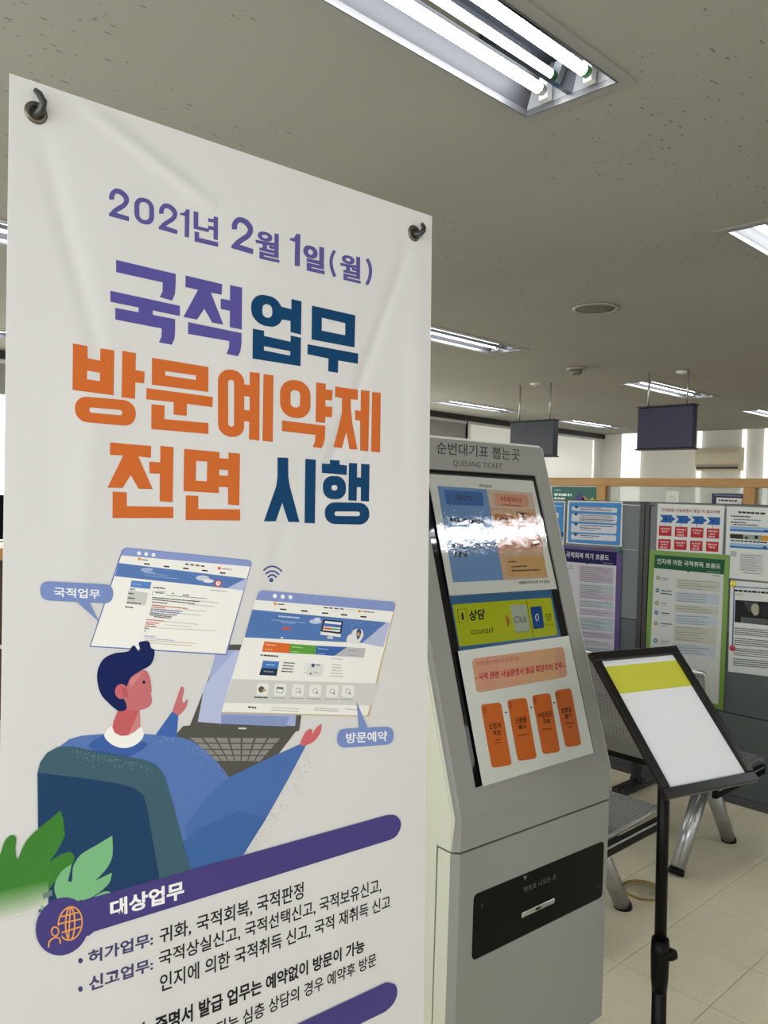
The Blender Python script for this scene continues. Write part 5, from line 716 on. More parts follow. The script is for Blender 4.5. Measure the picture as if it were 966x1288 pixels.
ART[('banner', 'leaf_picture')] = [

["p","3f7f33",25,[-5,4072,-2,4064,1,4052,6,4039,10,4026,14,4014,17,4002,22,3991,27,3981,33,3973,41,3967,49,3962,56,3961,63,3962,70,3966,76,3972,80,3981,81,3994,80,4011,78,4028,78,4044,80,4060,82,4077,86,4090,89,4096,93,4092,98,4080,103,4065,108,4051,113,4040,119,4029,126,4018,134,4007,144,3997,155,3986,168,3976,182,3966,199,3955,218,3943,236,3933,249,3926,305,3887,321,3936,332,4030,295,4098,252,4151,252,4151,262,4147,277,4139,293,4132,308,4127,322,4124,336,4123,348,4123,359,4125,368,4129,374,4137,379,4145,383,4153,384,4160,384,4168,382,4176,379,4185,376,4192,371,4200,364,4208,354,4217,339,4228,320,4239,301,4251,285,4263,272,4274,262,4286,254,4297,248,4304,150,4327,-6,4306]],
["p",[84,139,72],26,[-5,4239,149,4244,247,4252,247,4264,149,4257,-5,4252]],["p",[95,145,84],26,[-5,4252,149,4257,247,4263,247,4274,149,4270,-5,4265]],["p",[107,152,96],26,[-5,4265,149,4270,247,4274,247,4285,149,4283,-4,4278]],["p",[118,158,108],26,[-4,4278,149,4282,247,4285,248,4296,149,4295,-4,4291]],["p",[129,165,120],26,[-4,4291,149,4295,248,4296,248,4307,150,4308,-4,4304]],
["p",[140,171,132],26,[-4,4304,150,4308,248,4306,248,4318,150,4320,-4,4317]],["p",[152,178,144],26,[-4,4317,150,4320,248,4317,248,4328,150,4333,-4,4330]],["p",[163,184,156],26,[-4,4330,150,4333,248,4328,248,4339,150,4346,-4,4343]],["p",[174,191,168],26,[-4,4343,150,4345,248,4339,248,4350,150,4358,-3,4356]],["p",[185,197,180],26,[-3,4356,150,4358,248,4350,248,4361,150,4371,-3,4369]],
["p",[197,204,192],26,[-3,4369,150,4371,248,4360,248,4371,151,4384,-3,4382]],["p",[208,210,204],26,[-3,4382,150,4383,248,4371,249,4382,151,4396,-3,4395]],["p","6d7f78",27,[218,4311,266,4303,270,4333,223,4342]],["e","7fae66",26,[211,4223,212,4223,211,4224],5],["e","7fae66",26,[197,4163,199,4163,197,4164],5],["e","7fae66",26,[217,4126,218,4126,217,4128],5],
["e","7fae66",26,[249,4243,251,4244,249,4245],5],["e","7fae66",26,[242,4281,243,4281,242,4282],5],["e","7fae66",26,[145,4216,147,4217,145,4218],5],["e","7fae66",26,[209,4241,210,4241,209,4243],5],["e","7fae66",26,[211,4263,213,4263,211,4264],5],["e","7fae66",26,[264,4249,266,4249,264,4250],5],["e","7fae66",26,[216,4244,217,4245,216,4246],5],["e","7fae66",26,[282,4108,283,4109,282,4110],5],
["e","7fae66",26,[236,4202,237,4202,236,4203],5],["e","7fae66",26,[182,4166,183,4166,182,4167],5],["e","7fae66",26,[185,4240,186,4241,185,4242],5],["e","7fae66",26,[249,4134,251,4134,249,4135],5],["e","7fae66",26,[215,4230,216,4230,215,4232],5],["e","7fae66",26,[233,4159,234,4159,233,4160],5],["e","7fae66",26,[197,4159,199,4159,197,4160],5],["e","7fae66",26,[248,4234,249,4234,248,4235],5],
["e","7fae66",26,[283,4210,284,4210,283,4211],5],["e","7fae66",26,[164,4235,166,4235,164,4236],5],["e","7fae66",26,[174,4176,175,4176,174,4177],5],["e","7fae66",26,[198,4212,200,4212,198,4213],5],["e","7fae66",26,[199,4214,200,4214,199,4215],5],["e","7fae66",26,[214,4256,215,4256,214,4257],5],["e","7fae66",26,[274,4198,275,4198,274,4199],5],["e","7fae66",26,[282,4242,283,4243,282,4244],5],
["e","7fae66",26,[249,4225,251,4225,249,4227],5],["e","7fae66",26,[235,4264,237,4264,235,4265],5],["e","7fae66",26,[246,4158,247,4158,246,4160],5],["e","7fae66",26,[281,4267,282,4267,281,4268],5],["e","7fae66",26,[160,4247,162,4247,160,4248],5],["e","7fae66",26,[276,4117,278,4117,276,4118],5],["e","7fae66",26,[218,4171,220,4172,218,4173],5],["e","7fae66",26,[219,4278,220,4279,219,4280],5],
["e","7fae66",26,[247,4135,248,4135,247,4136],5],["e","7fae66",26,[271,4176,272,4177,271,4178],5],["e","7fae66",26,[167,4177,168,4177,167,4178],5],["e","7fae66",26,[146,4212,148,4212,146,4213],5],["e","7fae66",26,[241,4094,242,4094,241,4095],5],["e","7fae66",26,[276,4111,277,4111,276,4112],5],["e","7fae66",26,[242,4093,244,4093,242,4094],5],["e","7fae66",26,[250,4179,251,4179,250,4180],5],
["e","7fae66",26,[125,4247,126,4247,125,4248],5],["e","7fae66",26,[274,4137,275,4137,274,4139],5],["e","7fae66",26,[247,4085,249,4086,247,4087],5],["e","7fae66",26,[219,4116,220,4116,219,4117],5],["e","7fae66",26,[244,4191,245,4191,244,4192],5],["e","7fae66",26,[253,4179,254,4180,253,4181],5],["e","7fae66",26,[214,4270,215,4270,214,4271],5],["e","7fae66",26,[238,4163,239,4164,238,4165],5],
["e","7fae66",26,[221,4220,223,4220,221,4221],5],["e","7fae66",26,[127,4253,129,4253,127,4254],5],["e","7fae66",26,[252,4209,253,4210,252,4211],5],["e","7fae66",26,[270,4072,272,4072,270,4074],5],["e","7fae66",26,[275,4072,276,4072,275,4073],5],["e","7fae66",26,[245,4200,246,4200,245,4202],5],["e","7fae66",26,[150,4232,151,4233,150,4234],5],["e","7fae66",26,[232,4145,233,4145,232,4147],5],
["e","7fae66",26,[168,4206,170,4206,168,4207],5],["e","7fae66",26,[253,4159,254,4160,253,4161],5],["e","7fae66",26,[245,4160,246,4160,245,4161],5],["e","7fae66",26,[209,4250,210,4250,209,4251],5],["e","7fae66",26,[152,4231,153,4232,152,4233],5],["e","7fae66",26,[253,4183,254,4183,253,4184],5],["e","7fae66",26,[215,4269,217,4269,215,4271],5],["e","7fae66",26,[274,4198,276,4198,274,4199],5],
["e","7fae66",26,[248,4140,250,4140,248,4141],5],["e","7fae66",26,[227,4267,229,4267,227,4268],5],["e","7fae66",26,[228,4177,229,4178,228,4179],5],["e","7fae66",26,[273,4289,274,4290,273,4291],5],["e","7fae66",26,[131,4226,132,4226,131,4228],5],["e","7fae66",26,[152,4211,153,4212,152,4213],5],["e","7fae66",26,[268,4096,270,4097,268,4098],5],
["p","7cba86",28,[299,4370,294,4358,288,4341,282,4323,279,4306,279,4292,282,4278,286,4264,291,4252,297,4240,306,4229,315,4220,324,4212,336,4205,349,4200,362,4196,370,4193,351,4281,369,4291,374,4274,374,4263,374,4246,375,4227,378,4210,385,4195,393,4181,404,4167,418,4155,436,4146,458,4138,481,4131,504,4124,528,4115,553,4106,576,4098,593,4092,594,4092,595,4113,597,4142,598,4174,597,4201,592,4221,586,4237,577,4252,566,4267,550,4282,531,4297,512,4310,499,4319,595,4300,595,4300,593,4311,591,4326,586,4342,577,4357,563,4369,545,4380,525,4390,507,4397,490,4403,474,4406,457,4408,441,4408,423,4407,404,4404,387,4401,376,4399]],
["p","7cba86",28,[487,4414,490,4410,501,4405,515,4400,527,4396,538,4395,548,4394,559,4395,568,4397,577,4401,586,4406,592,4411,593,4415,587,4418,576,4420,562,4422,548,4422,531,4421,512,4420,496,4417]],["p","7cba86",28,[209,4363,236,4390,249,4432,215,4441]],["p","274a70",29,[356,4285,363,4287,373,4209,368,4197]],
]
ART[('banner', 'section_bar')] = [
["p","484080",30,[417,4409,454,4408,2606,4430,2606,4430,2621,4432,2644,4435,2668,4440,2689,4447,2706,4458,2721,4472,2734,4486,2743,4500,2748,4513,2749,4527,2748,4540,2744,4553,2738,4566,2729,4579,2718,4592,2706,4601,2691,4608,2674,4612,2657,4614,2646,4616,1084,4605,498,4600,472,4613,398,4607]],["e","484080",30,[327,4518,469,4545,329,4675],32],
["p","484080",30,[415,4401,422,4402,432,4409,444,4415,457,4413,471,4410,481,4412,486,4428,487,4449,481,4463,462,4462,435,4454,415,4443,409,4429,410,4412]],["p","484080",30,[1422,5640,2623,5633,2623,5633,2639,5640,2663,5652,2687,5665,2706,5679,2718,5696,2726,5715,2730,5734,2730,5751,2726,5768,2718,5785,2706,5800,2693,5813,2675,5823,2653,5831,2632,5838,2618,5842,2379,5841,1598,5843]],
["p","e8a24e",31,[427,4523,425,4546,419,4566,409,4582,396,4594,381,4600,366,4600,351,4595,336,4584,324,4569,314,4550,308,4528,305,4505,307,4483,313,4463,323,4447,335,4435,350,4429,365,4428,380,4433,395,4444,407,4459,418,4478,424,4500,427,4524,434,4525,432,4501,425,4477,414,4456,399,4438,382,4426,364,4420,346,4421,330,4428,316,4441,306,4458,300,4480,298,4503,300,4527,307,4551,318,4572,332,4590,349,4602,367,4608,385,4608,402,4601,415,4589,426,4571,432,4550,434,4526]],
["p","e8a24e",31,[386,4517,386,4540,383,4561,380,4579,375,4592,370,4599,366,4600,363,4598,358,4590,353,4575,349,4556,346,4535,345,4512,345,4489,348,4468,351,4450,356,4437,361,4430,365,4428,368,4430,373,4439,378,4453,382,4472,385,4494,386,4517,394,4519,393,4495,390,4473,386,4453,380,4437,373,4426,364,4420,355,4423,349,4432,344,4446,340,4464,338,4486,337,4509,338,4533,341,4555,345,4575,351,4591,358,4602,367,4608,376,4606,382,4597,387,4583,391,4565,393,4543,394,4519]],
["p","e8a24e",31,[362,4423,354,4600,361,4603,369,4426]],["p","e8a24e",31,[316,4467,416,4471,414,4463,314,4458]],["p","e8a24e",31,[305,4502,431,4512,429,4504,303,4494]],["p","e8a24e",31,[315,4553,423,4554,420,4546,312,4545]],["e","484080",32,[283,4545,321,4557,284,4597],18],
["p","e8a24e",33,[301,4536,300,4545,296,4550,291,4553,286,4553,280,4550,275,4544,272,4536,270,4527,272,4520,275,4514,280,4511,285,4511,291,4515,296,4520,299,4528,301,4537,308,4539,307,4528,302,4517,294,4509,285,4504,276,4503,269,4507,264,4515,263,4525,265,4536,269,4547,277,4555,286,4560,295,4561,302,4557,307,4549,308,4540]],
["p","e8a24e",33,[256,4609,257,4604,257,4598,257,4590,259,4583,261,4579,264,4575,269,4573,274,4570,280,4569,285,4569,289,4569,294,4571,298,4573,302,4575,305,4578,307,4582,308,4588,309,4595,310,4602,310,4606,318,4608,317,4603,317,4597,316,4589,314,4582,310,4575,306,4570,300,4566,294,4563,288,4561,282,4561,276,4561,270,4563,264,4565,258,4568,254,4573,251,4579,250,4587,249,4595,249,4601,249,4606]],
["t","f4f4f4",34,"대상업무",[584,4455,1035,4462,1036,4572,588,4552],0.035],
]
ART[('banner', 'item_heading_a')] = [
["t","4a4470",3,"허가업무:",[468,4700,846,4713,847,4793,469,4776],0.03],
]
ART[('banner', 'item_heading_b')] = [
["t","4a4470",3,"신고업무:",[474,4844,848,4862,849,4937,475,4928],0.03],
]
ART[('banner', 'bullet_a')] = [
["e","4a4470",1,[426,4739,439,4743,426,4754],18],
]
ART[('banner', 'bullet_b')] = [
["e","4a4470",1,[428,4895,441,4900,428,4911],18],
]
ART[('banner', 'text_line_16')] = [
["t","26262a",3,"귀화, 국적회복, 국적판정",[885,4707,1899,4711,1901,4830,886,4805],0.016],
]
ART[('banner', 'text_line_17')] = [
["t","26262a",3,"국적상실신고, 국적선택신고, 국적보유신고,",[883,4841,2570,4867,2572,4979,884,4934],0.016],
]
ART[('banner', 'text_line_18')] = [
["t","26262a",3,"인지에 의한 국적취득 신고, 국적 재취득 신고",[891,4978,2658,5014,2659,5118,893,5090],0.016],
]
ART[('banner', 'text_line_x')] = [
["t","1c1c20",3,"단, 증명서 발급 업무는 예약없이 방문이 가능",[735,5215,2423,5255,2424,5356,737,5333],0.03],
]
ART[('banner', 'text_line_20')] = [
["t","26262a",3,"소요되는 심층 상담의 경우 예약후 방문",[1094,5397,2532,5389,2533,5482,1096,5497],0.016],
]
ART[('khead', 'header_lettering')] = [
["t","2e3234",1,"순번대기표 뽑는곳",[663,-3779,2029,-3777,1985,-3629,628,-3637],0.006],["t","2e3234",1,"QUEUING TICKET",[862,-3577,1658,-3577,1637,-3502,843,-3504],-0.004],
]
ART[('kscreen', 'screen_picture')] = [
["p","c3cf1e",1,[477,-1994,478,-2000,481,-2005,486,-2008,493,-2010,501,-2011,2032,-1996,2043,-1995,2051,-1992,2057,-1989,2060,-1983,2061,-1977,2040,-1583,2038,-1576,2035,-1571,2029,-1567,2020,-1565,2010,-1565,490,-1581,481,-1582,475,-1584,470,-1588,468,-1592,467,-1598]],["p","333820",2,[532,-1952,650,-1956,647,-1818,527,-1816,536,-1955,528,-1955,521,-1813,653,-1816,656,-1959,532,-1957]],
["t","222820",2,"1",[580,-1917,609,-1919,600,-1846,570,-1845],0],["t","1c2018",2,"상담",[697,-1939,940,-1938,911,-1830,673,-1824],0.03],["t","2a3018",2,"counsel",[681,-1751,1009,-1746,991,-1681,669,-1688],0],["p","b0683c",2,[1239,-1867,1295,-1786,1233,-1711]],
["p","9aa48c",2,[1339,-1919,1340,-1927,1345,-1934,1352,-1939,1363,-1942,1376,-1943,1572,-1938,1586,-1937,1597,-1934,1604,-1928,1608,-1921,1609,-1912,1592,-1667,1589,-1658,1584,-1652,1576,-1647,1565,-1644,1551,-1643,1383,-1647,1369,-1649,1359,-1652,1351,-1657,1346,-1664,1345,-1673]],
["p","bcc6b0",3,[1333,-1924,1334,-1933,1338,-1940,1346,-1945,1356,-1948,1370,-1948,1566,-1944,1579,-1943,1590,-1940,1597,-1934,1601,-1927,1602,-1918,1583,-1675,1581,-1666,1576,-1660,1568,-1655,1557,-1652,1543,-1652,1377,-1657,1364,-1658,1353,-1661,1346,-1666,1341,-1673,1339,-1682]],["t","34404a",4,"Click",[1365,-1823,1584,-1822,1562,-1750,1353,-1755],0],
["p","4a5010",2,[1620,-1999,1615,-1574,1623,-1575,1629,-2000]],["p","1f4f94",2,[1663,-1888,1665,-1896,1669,-1902,1676,-1906,1686,-1909,1698,-1910,1826,-1909,1839,-1908,1848,-1905,1854,-1901,1858,-1895,1858,-1887,1836,-1683,1834,-1675,1829,-1669,1822,-1665,1812,-1662,1799,-1662,1680,-1663,1668,-1664,1659,-1667,1652,-1671,1649,-1677,1648,-1685]],
["t","e4ecf0",3,"0",[1724,-1830,1790,-1829,1769,-1746,1706,-1745],0],["t","4a5020",2,"명",[1905,-1822,2003,-1822,1980,-1734,1888,-1731],0],["t","6a7020",2,"Person",[1870,-1710,2021,-1708,2013,-1675,1865,-1677],0],
]
ART[('ks1', 'sheet_picture')] = [
["p","6a9bd0",1,[545,-3273,1301,-3257,1290,-2226,515,-2233]],["p","d8b492",1,[1301,-3257,2080,-3238,2044,-2217,1290,-2226]],["p","dcc8b0",2,[1301,-3257,2080,-3238,2060,-3037,1303,-3046]],
["p","2468b8",2,[631,-3212,633,-3219,636,-3224,642,-3228,649,-3231,659,-3231,1198,-3220,1208,-3219,1216,-3216,1221,-3212,1224,-3206,1224,-3198,1207,-3081,1205,-3073,1201,-3067,1194,-3063,1186,-3061,1175,-3060,654,-3068,644,-3069,636,-3072,631,-3076,628,-3082,627,-3089]],["t","14305e",3,"예약자",[791,-3183,1054,-3175,1039,-3106,776,-3110],0.03],
["p","e0a68c",3,[1398,-3195,1400,-3203,1404,-3209,1411,-3213,1420,-3215,1431,-3216,1952,-3209,1964,-3208,1973,-3205,1979,-3201,1982,-3194,1982,-3186,1965,-3079,1963,-3071,1958,-3064,1951,-3060,1941,-3057,1929,-3057,1416,-3062,1405,-3063,1397,-3066,1391,-3070,1388,-3076,1387,-3084]],["t","c42830",4,"비예약자",[1513,-3189,1863,-3170,1849,-3107,1497,-3115],0.025],
["d","b84040",4,1514,-3085,1841,-3072,16,0,0.35],["t","26282a",4,"국적업무",[1190,-3316,1409,-3308,1401,-3274,1182,-3279],0.02],
["p","cc8448",3,[1343,-2963,1344,-2969,1347,-2973,1352,-2975,1358,-2977,1365,-2977,1635,-2964,1643,-2963,1649,-2961,1654,-2958,1656,-2953,1657,-2948,1654,-2842,1653,-2837,1650,-2832,1645,-2829,1639,-2828,1631,-2827,1351,-2834,1343,-2835,1337,-2837,1334,-2840,1331,-2844,1331,-2849]],
["p","c47838",3,[1716,-2995,1717,-3000,1720,-3005,1725,-3007,1731,-3009,1739,-3009,2033,-2995,2041,-2994,2048,-2992,2052,-2988,2055,-2984,2056,-2978,2059,-2676,2058,-2671,2055,-2667,2050,-2664,2044,-2662,2035,-2661,1722,-2665,1714,-2665,1708,-2667,1704,-2670,1701,-2675,1701,-2680]],
["p","dc9c78",2,[1302,-2725,1303,-2729,1305,-2732,1308,-2735,1313,-2736,1319,-2736,2045,-2717,2052,-2716,2058,-2714,2062,-2712,2064,-2708,2065,-2704,2074,-2574,2074,-2570,2072,-2566,2068,-2564,2063,-2562,2056,-2562,1320,-2551,1314,-2551,1309,-2552,1305,-2555,1303,-2558,1303,-2562]],["d","2a1c10",4,1450,-2915,1548,-2910,34,2,0.35],["d","2a1c10",4,1783,-2980,1885,-2975,33,3,0.35],
["d","2a1c10",4,1790,-2928,1892,-2921,32,3,0.35],["d","5a3018",4,1412,-2781,1603,-2793,13,2,0.35],["d","2a1c10",4,1866,-2609,2020,-2614,29,2,0.35],["d","3a2818",4,1974,-2729,2057,-2732,26,2,0.35],["e","1c2430",4,[588,-2905,599,-2905,585,-2897],18],["d","1c2430",4,642,-2906,1170,-2872,42,8,0.35],["e","1c2430",4,[553,-2620,563,-2620,551,-2613],18],
["t","1c2430",4,"예약된 시간에 창구로",[596,-2648,1288,-2643,1270,-2576,580,-2585],0.03],["t","1c2430",4,"호출됨",[591,-2560,806,-2559,794,-2495,579,-2493],0.03],
["p","d8ac6c",3,[1382,-2448,1384,-2455,1389,-2462,1396,-2466,1405,-2469,1417,-2470,2020,-2474,2033,-2473,2042,-2470,2049,-2466,2053,-2459,2053,-2451,2037,-2275,2035,-2266,2030,-2260,2022,-2255,2012,-2253,2000,-2252,1398,-2257,1387,-2258,1378,-2261,1372,-2265,1368,-2271,1368,-2279]],["d","5a4020",4,1425,-2424,1557,-2424,16,0,0.35],["d","3a2c18",4,1452,-2367,1723,-2368,16,2,0.35],
["d","3a2c18",4,1445,-2323,1929,-2317,18,4,0.35],["t","26282a",4,"서울출입국외국인청 국적 통합과",[1525,-2203,2079,-2194,2067,-2158,1514,-2168],0.02],
]
ART[('ks2', 'sheet_picture')] = [
["p","e0a888",1,[576,-1398,580,-1414,588,-1426,601,-1435,620,-1440,643,-1442,1990,-1427,2018,-1425,2040,-1419,2054,-1409,2062,-1395,2063,-1377,2035,-1142,2030,-1124,2019,-1111,2002,-1101,1979,-1096,1951,-1094,625,-1103,602,-1105,584,-1110,572,-1119,565,-1131,563,-1147]],["p",[222,163,140],2,[714,-1441,852,-1440,830,-1101,694,-1102]],["p",[223,166,139],2,[852,-1440,992,-1438,969,-1101,830,-1101]],
["p",[223,168,138],2,[992,-1438,1136,-1436,1110,-1100,969,-1101]],["p",[223,170,137],2,[1136,-1436,1283,-1435,1255,-1099,1110,-1100]],["p",[224,173,136],2,[1283,-1435,1434,-1433,1403,-1098,1255,-1099]],["p",[224,175,135],2,[1434,-1433,1587,-1432,1555,-1097,1403,-1098]],["p",[225,178,134],2,[1587,-1432,1744,-1430,1709,-1096,1555,-1097]],
["p",[225,180,133],2,[1744,-1430,1905,-1428,1867,-1095,1709,-1096]],["t","b84048",3,"번호표 뽑기 전에 미리 준비할 사항",[639,-1408,1293,-1395,1281,-1355,632,-1366],0.005],["t","c02838",3,"- 국적 관련 사실증명서 발급 희망자의 경우 -",[586,-1291,2036,-1263,2014,-1183,571,-1221],0.03],
["p","d9702c",1,[585,-948,587,-962,594,-972,605,-979,620,-982,640,-982,827,-972,848,-969,864,-963,875,-955,881,-944,883,-930,871,-384,869,-371,862,-361,850,-354,834,-351,814,-351,632,-365,613,-368,598,-373,587,-381,581,-392,579,-405]],
["p","d9702c",1,[977,-940,980,-953,987,-964,999,-971,1015,-975,1036,-975,1222,-966,1243,-964,1260,-958,1272,-950,1279,-938,1281,-924,1261,-379,1258,-365,1250,-355,1238,-348,1221,-345,1200,-346,1024,-361,1003,-364,987,-370,976,-379,969,-390,967,-403]],
["p","d9702c",1,[1369,-933,1371,-947,1379,-958,1392,-965,1409,-969,1431,-970,1612,-964,1635,-962,1653,-956,1665,-948,1672,-936,1674,-922,1649,-380,1646,-366,1638,-356,1625,-349,1607,-346,1584,-346,1422,-360,1400,-363,1383,-369,1371,-378,1363,-389,1361,-403]],
["p","d9702c",1,[1751,-932,1754,-947,1762,-958,1775,-966,1793,-971,1817,-972,1977,-968,2002,-966,2020,-961,2034,-952,2041,-940,2043,-925,2022,-388,2019,-374,2011,-363,1997,-356,1978,-353,1954,-353,1810,-364,1787,-367,1769,-374,1756,-383,1748,-394,1746,-409]],["p","26282a",1,[910,-863,930,-862,932,-869,949,-856,926,-847,928,-853,908,-854]],
["p","26282a",1,[1305,-859,1327,-857,1329,-864,1346,-851,1322,-842,1324,-848,1303,-850]],["p","26282a",1,[1688,-857,1710,-856,1713,-863,1731,-850,1705,-841,1707,-847,1685,-848]],["t","3a2010",2,"①",[612,-957,659,-953,646,-894,600,-897],0.01],["t","3a2010",2,"②",[998,-951,1047,-948,1034,-886,984,-890],0.01],["t","3a2010",2,"③",[1390,-952,1442,-949,1427,-885,1375,-889],0.01],
["t","3a2010",2,"④",[1774,-948,1829,-944,1813,-879,1758,-883],0.01],["t","2a1a10",2,"신청서",[648,-791,821,-780,813,-719,640,-731],0.03],["t","2a1a10",2,"작성",[684,-716,796,-707,790,-655,678,-663],0.03],["t","2a1a10",2,"신분증",[1051,-790,1221,-777,1211,-713,1042,-728],0.03],["t","2a1a10",2,"복사",[1074,-711,1193,-702,1186,-649,1067,-655],0.03],
["t","2a1a10",2,"수입인지",[1412,-788,1645,-773,1631,-712,1398,-730],0.03],["t","2a1a10",2,"구매",[1463,-711,1586,-700,1574,-647,1453,-656],0.03],["t","2a1a10",2,"번호표",[1812,-781,1986,-770,1973,-710,1800,-724],0.03],["t","2a1a10",2,"뽑기",[1847,-709,1962,-701,1952,-649,1837,-655],0.03],["d","6a3418",2,705,-618,769,-612,12,0,0.35],["d","6a3418",2,693,-592,770,-585,11,0,0.35],
["d","6a3418",2,1039,-609,1211,-597,11,0,0.35],["d","6a3418",2,1431,-608,1592,-593,13,0,0.35],["d","6a3418",2,1821,-610,1985,-596,13,0,0.35],["d","6a3418",2,1858,-563,1921,-558,13,0,0.35],
]
ART[('kplate', 'plate_lettering')] = [
["t","6a6c68",1,"번호표 나오는 곳",[987,573,1508,575,1511,635,1001,630],0],["p","6a6c68",1,[976,461,1035,466,1031,476,1011,505,1002,503]],
]
ART[('poster_blue_chart', 'poster_picture')] = [
["p","5196d8",1,[-468,14,-140,11,-140,242,-470,242]],["p","dfe3ea",2,[-452,47,-451,44,-450,41,-448,39,-445,38,-441,38,-174,39,-171,39,-168,40,-166,42,-165,44,-165,47,-165,56,-165,59,-166,61,-168,63,-171,64,-175,64,-440,62,-444,61,-447,60,-450,58,-451,56,-452,53]],
["p","dfe3ea",2,[-451,86,-450,83,-449,81,-447,79,-444,78,-440,77,-173,78,-169,78,-166,79,-165,81,-163,83,-163,86,-165,115,-165,118,-167,120,-169,122,-171,123,-175,123,-442,122,-445,122,-448,121,-451,119,-452,116,-452,113]],
["p","dfe3ea",2,[-452,144,-452,140,-450,138,-448,136,-445,135,-441,134,-173,132,-169,133,-167,134,-165,135,-164,138,-164,141,-165,171,-166,174,-167,176,-169,178,-172,179,-175,180,-442,183,-446,183,-449,182,-451,180,-452,177,-453,174]],
["p","dfe3ea",2,[-450,202,-449,199,-448,196,-446,194,-443,193,-439,193,-174,188,-171,188,-168,189,-166,191,-165,193,-164,197,-165,211,-165,215,-166,217,-168,219,-171,220,-175,220,-440,224,-444,224,-447,223,-449,221,-450,218,-451,215]],["p","1f5c80",3,[-434,35,-426,34,-414,34,-406,35,-405,38,-409,42,-412,46,-415,48,-417,49,-419,49,-422,49,-424,48,-427,46,-431,42,-434,38]],
["p","1f5c80",3,[-437,75,-429,74,-417,74,-409,75,-408,78,-412,82,-415,86,-418,88,-420,89,-422,89,-425,89,-427,88,-430,86,-433,82,-437,78]],["p","1f5c80",3,[-435,132,-427,131,-415,131,-406,132,-406,135,-410,139,-413,143,-415,145,-418,146,-420,146,-423,146,-425,145,-427,143,-431,139,-435,135]],
["p","1f5c80",3,[-435,191,-427,189,-415,189,-407,190,-406,193,-410,198,-413,201,-416,203,-418,204,-420,205,-423,204,-425,203,-428,201,-432,198,-435,194]],["d","b87888",3,-399,41,-257,44,5,0,0.35],["d","333344",3,-398,52,-198,53,5,1,0.35],["d","887080",3,-397,85,-195,85,5,2,0.35],["d","333344",3,-396,97,-186,95,4,3,0.35],["d","444455",3,-396,108,-182,106,5,4,0.35],
["d","555566",3,-396,116,-192,114,4,5,0.35],["d","333344",3,-394,144,-183,141,5,6,0.35],["d","444455",3,-394,156,-259,157,5,7,0.35],["d","777788",3,-394,166,-299,168,4,8,0.35],["d","333344",3,-392,198,-268,199,5,9,0.35],["d","888898",3,-392,208,-306,210,4,10,0.35],
]
ART[('poster_blue_left', 'poster_picture')] = [
["p","5196d8",1,[-864,16,-504,17,-506,247,-869,247]],["d","b8d4f0",2,-573,37,-513,40,7,0,0.35],["p","dfe3ea",2,[-834,89,-833,85,-831,81,-828,79,-824,78,-819,77,-549,76,-545,76,-541,77,-538,79,-537,82,-536,86,-537,100,-537,104,-539,107,-541,109,-545,110,-550,111,-820,112,-825,111,-829,110,-832,108,-833,104,-834,100]],
["p","dfe3ea",2,[-833,146,-833,142,-831,139,-828,136,-824,135,-819,134,-564,133,-559,133,-555,134,-553,136,-551,139,-551,143,-551,191,-552,195,-554,198,-556,200,-560,201,-565,202,-820,202,-825,201,-829,200,-832,198,-834,194,-834,190]],["p","1f5c80",2,[-517,184,-501,185,-503,215,-518,214]],
]
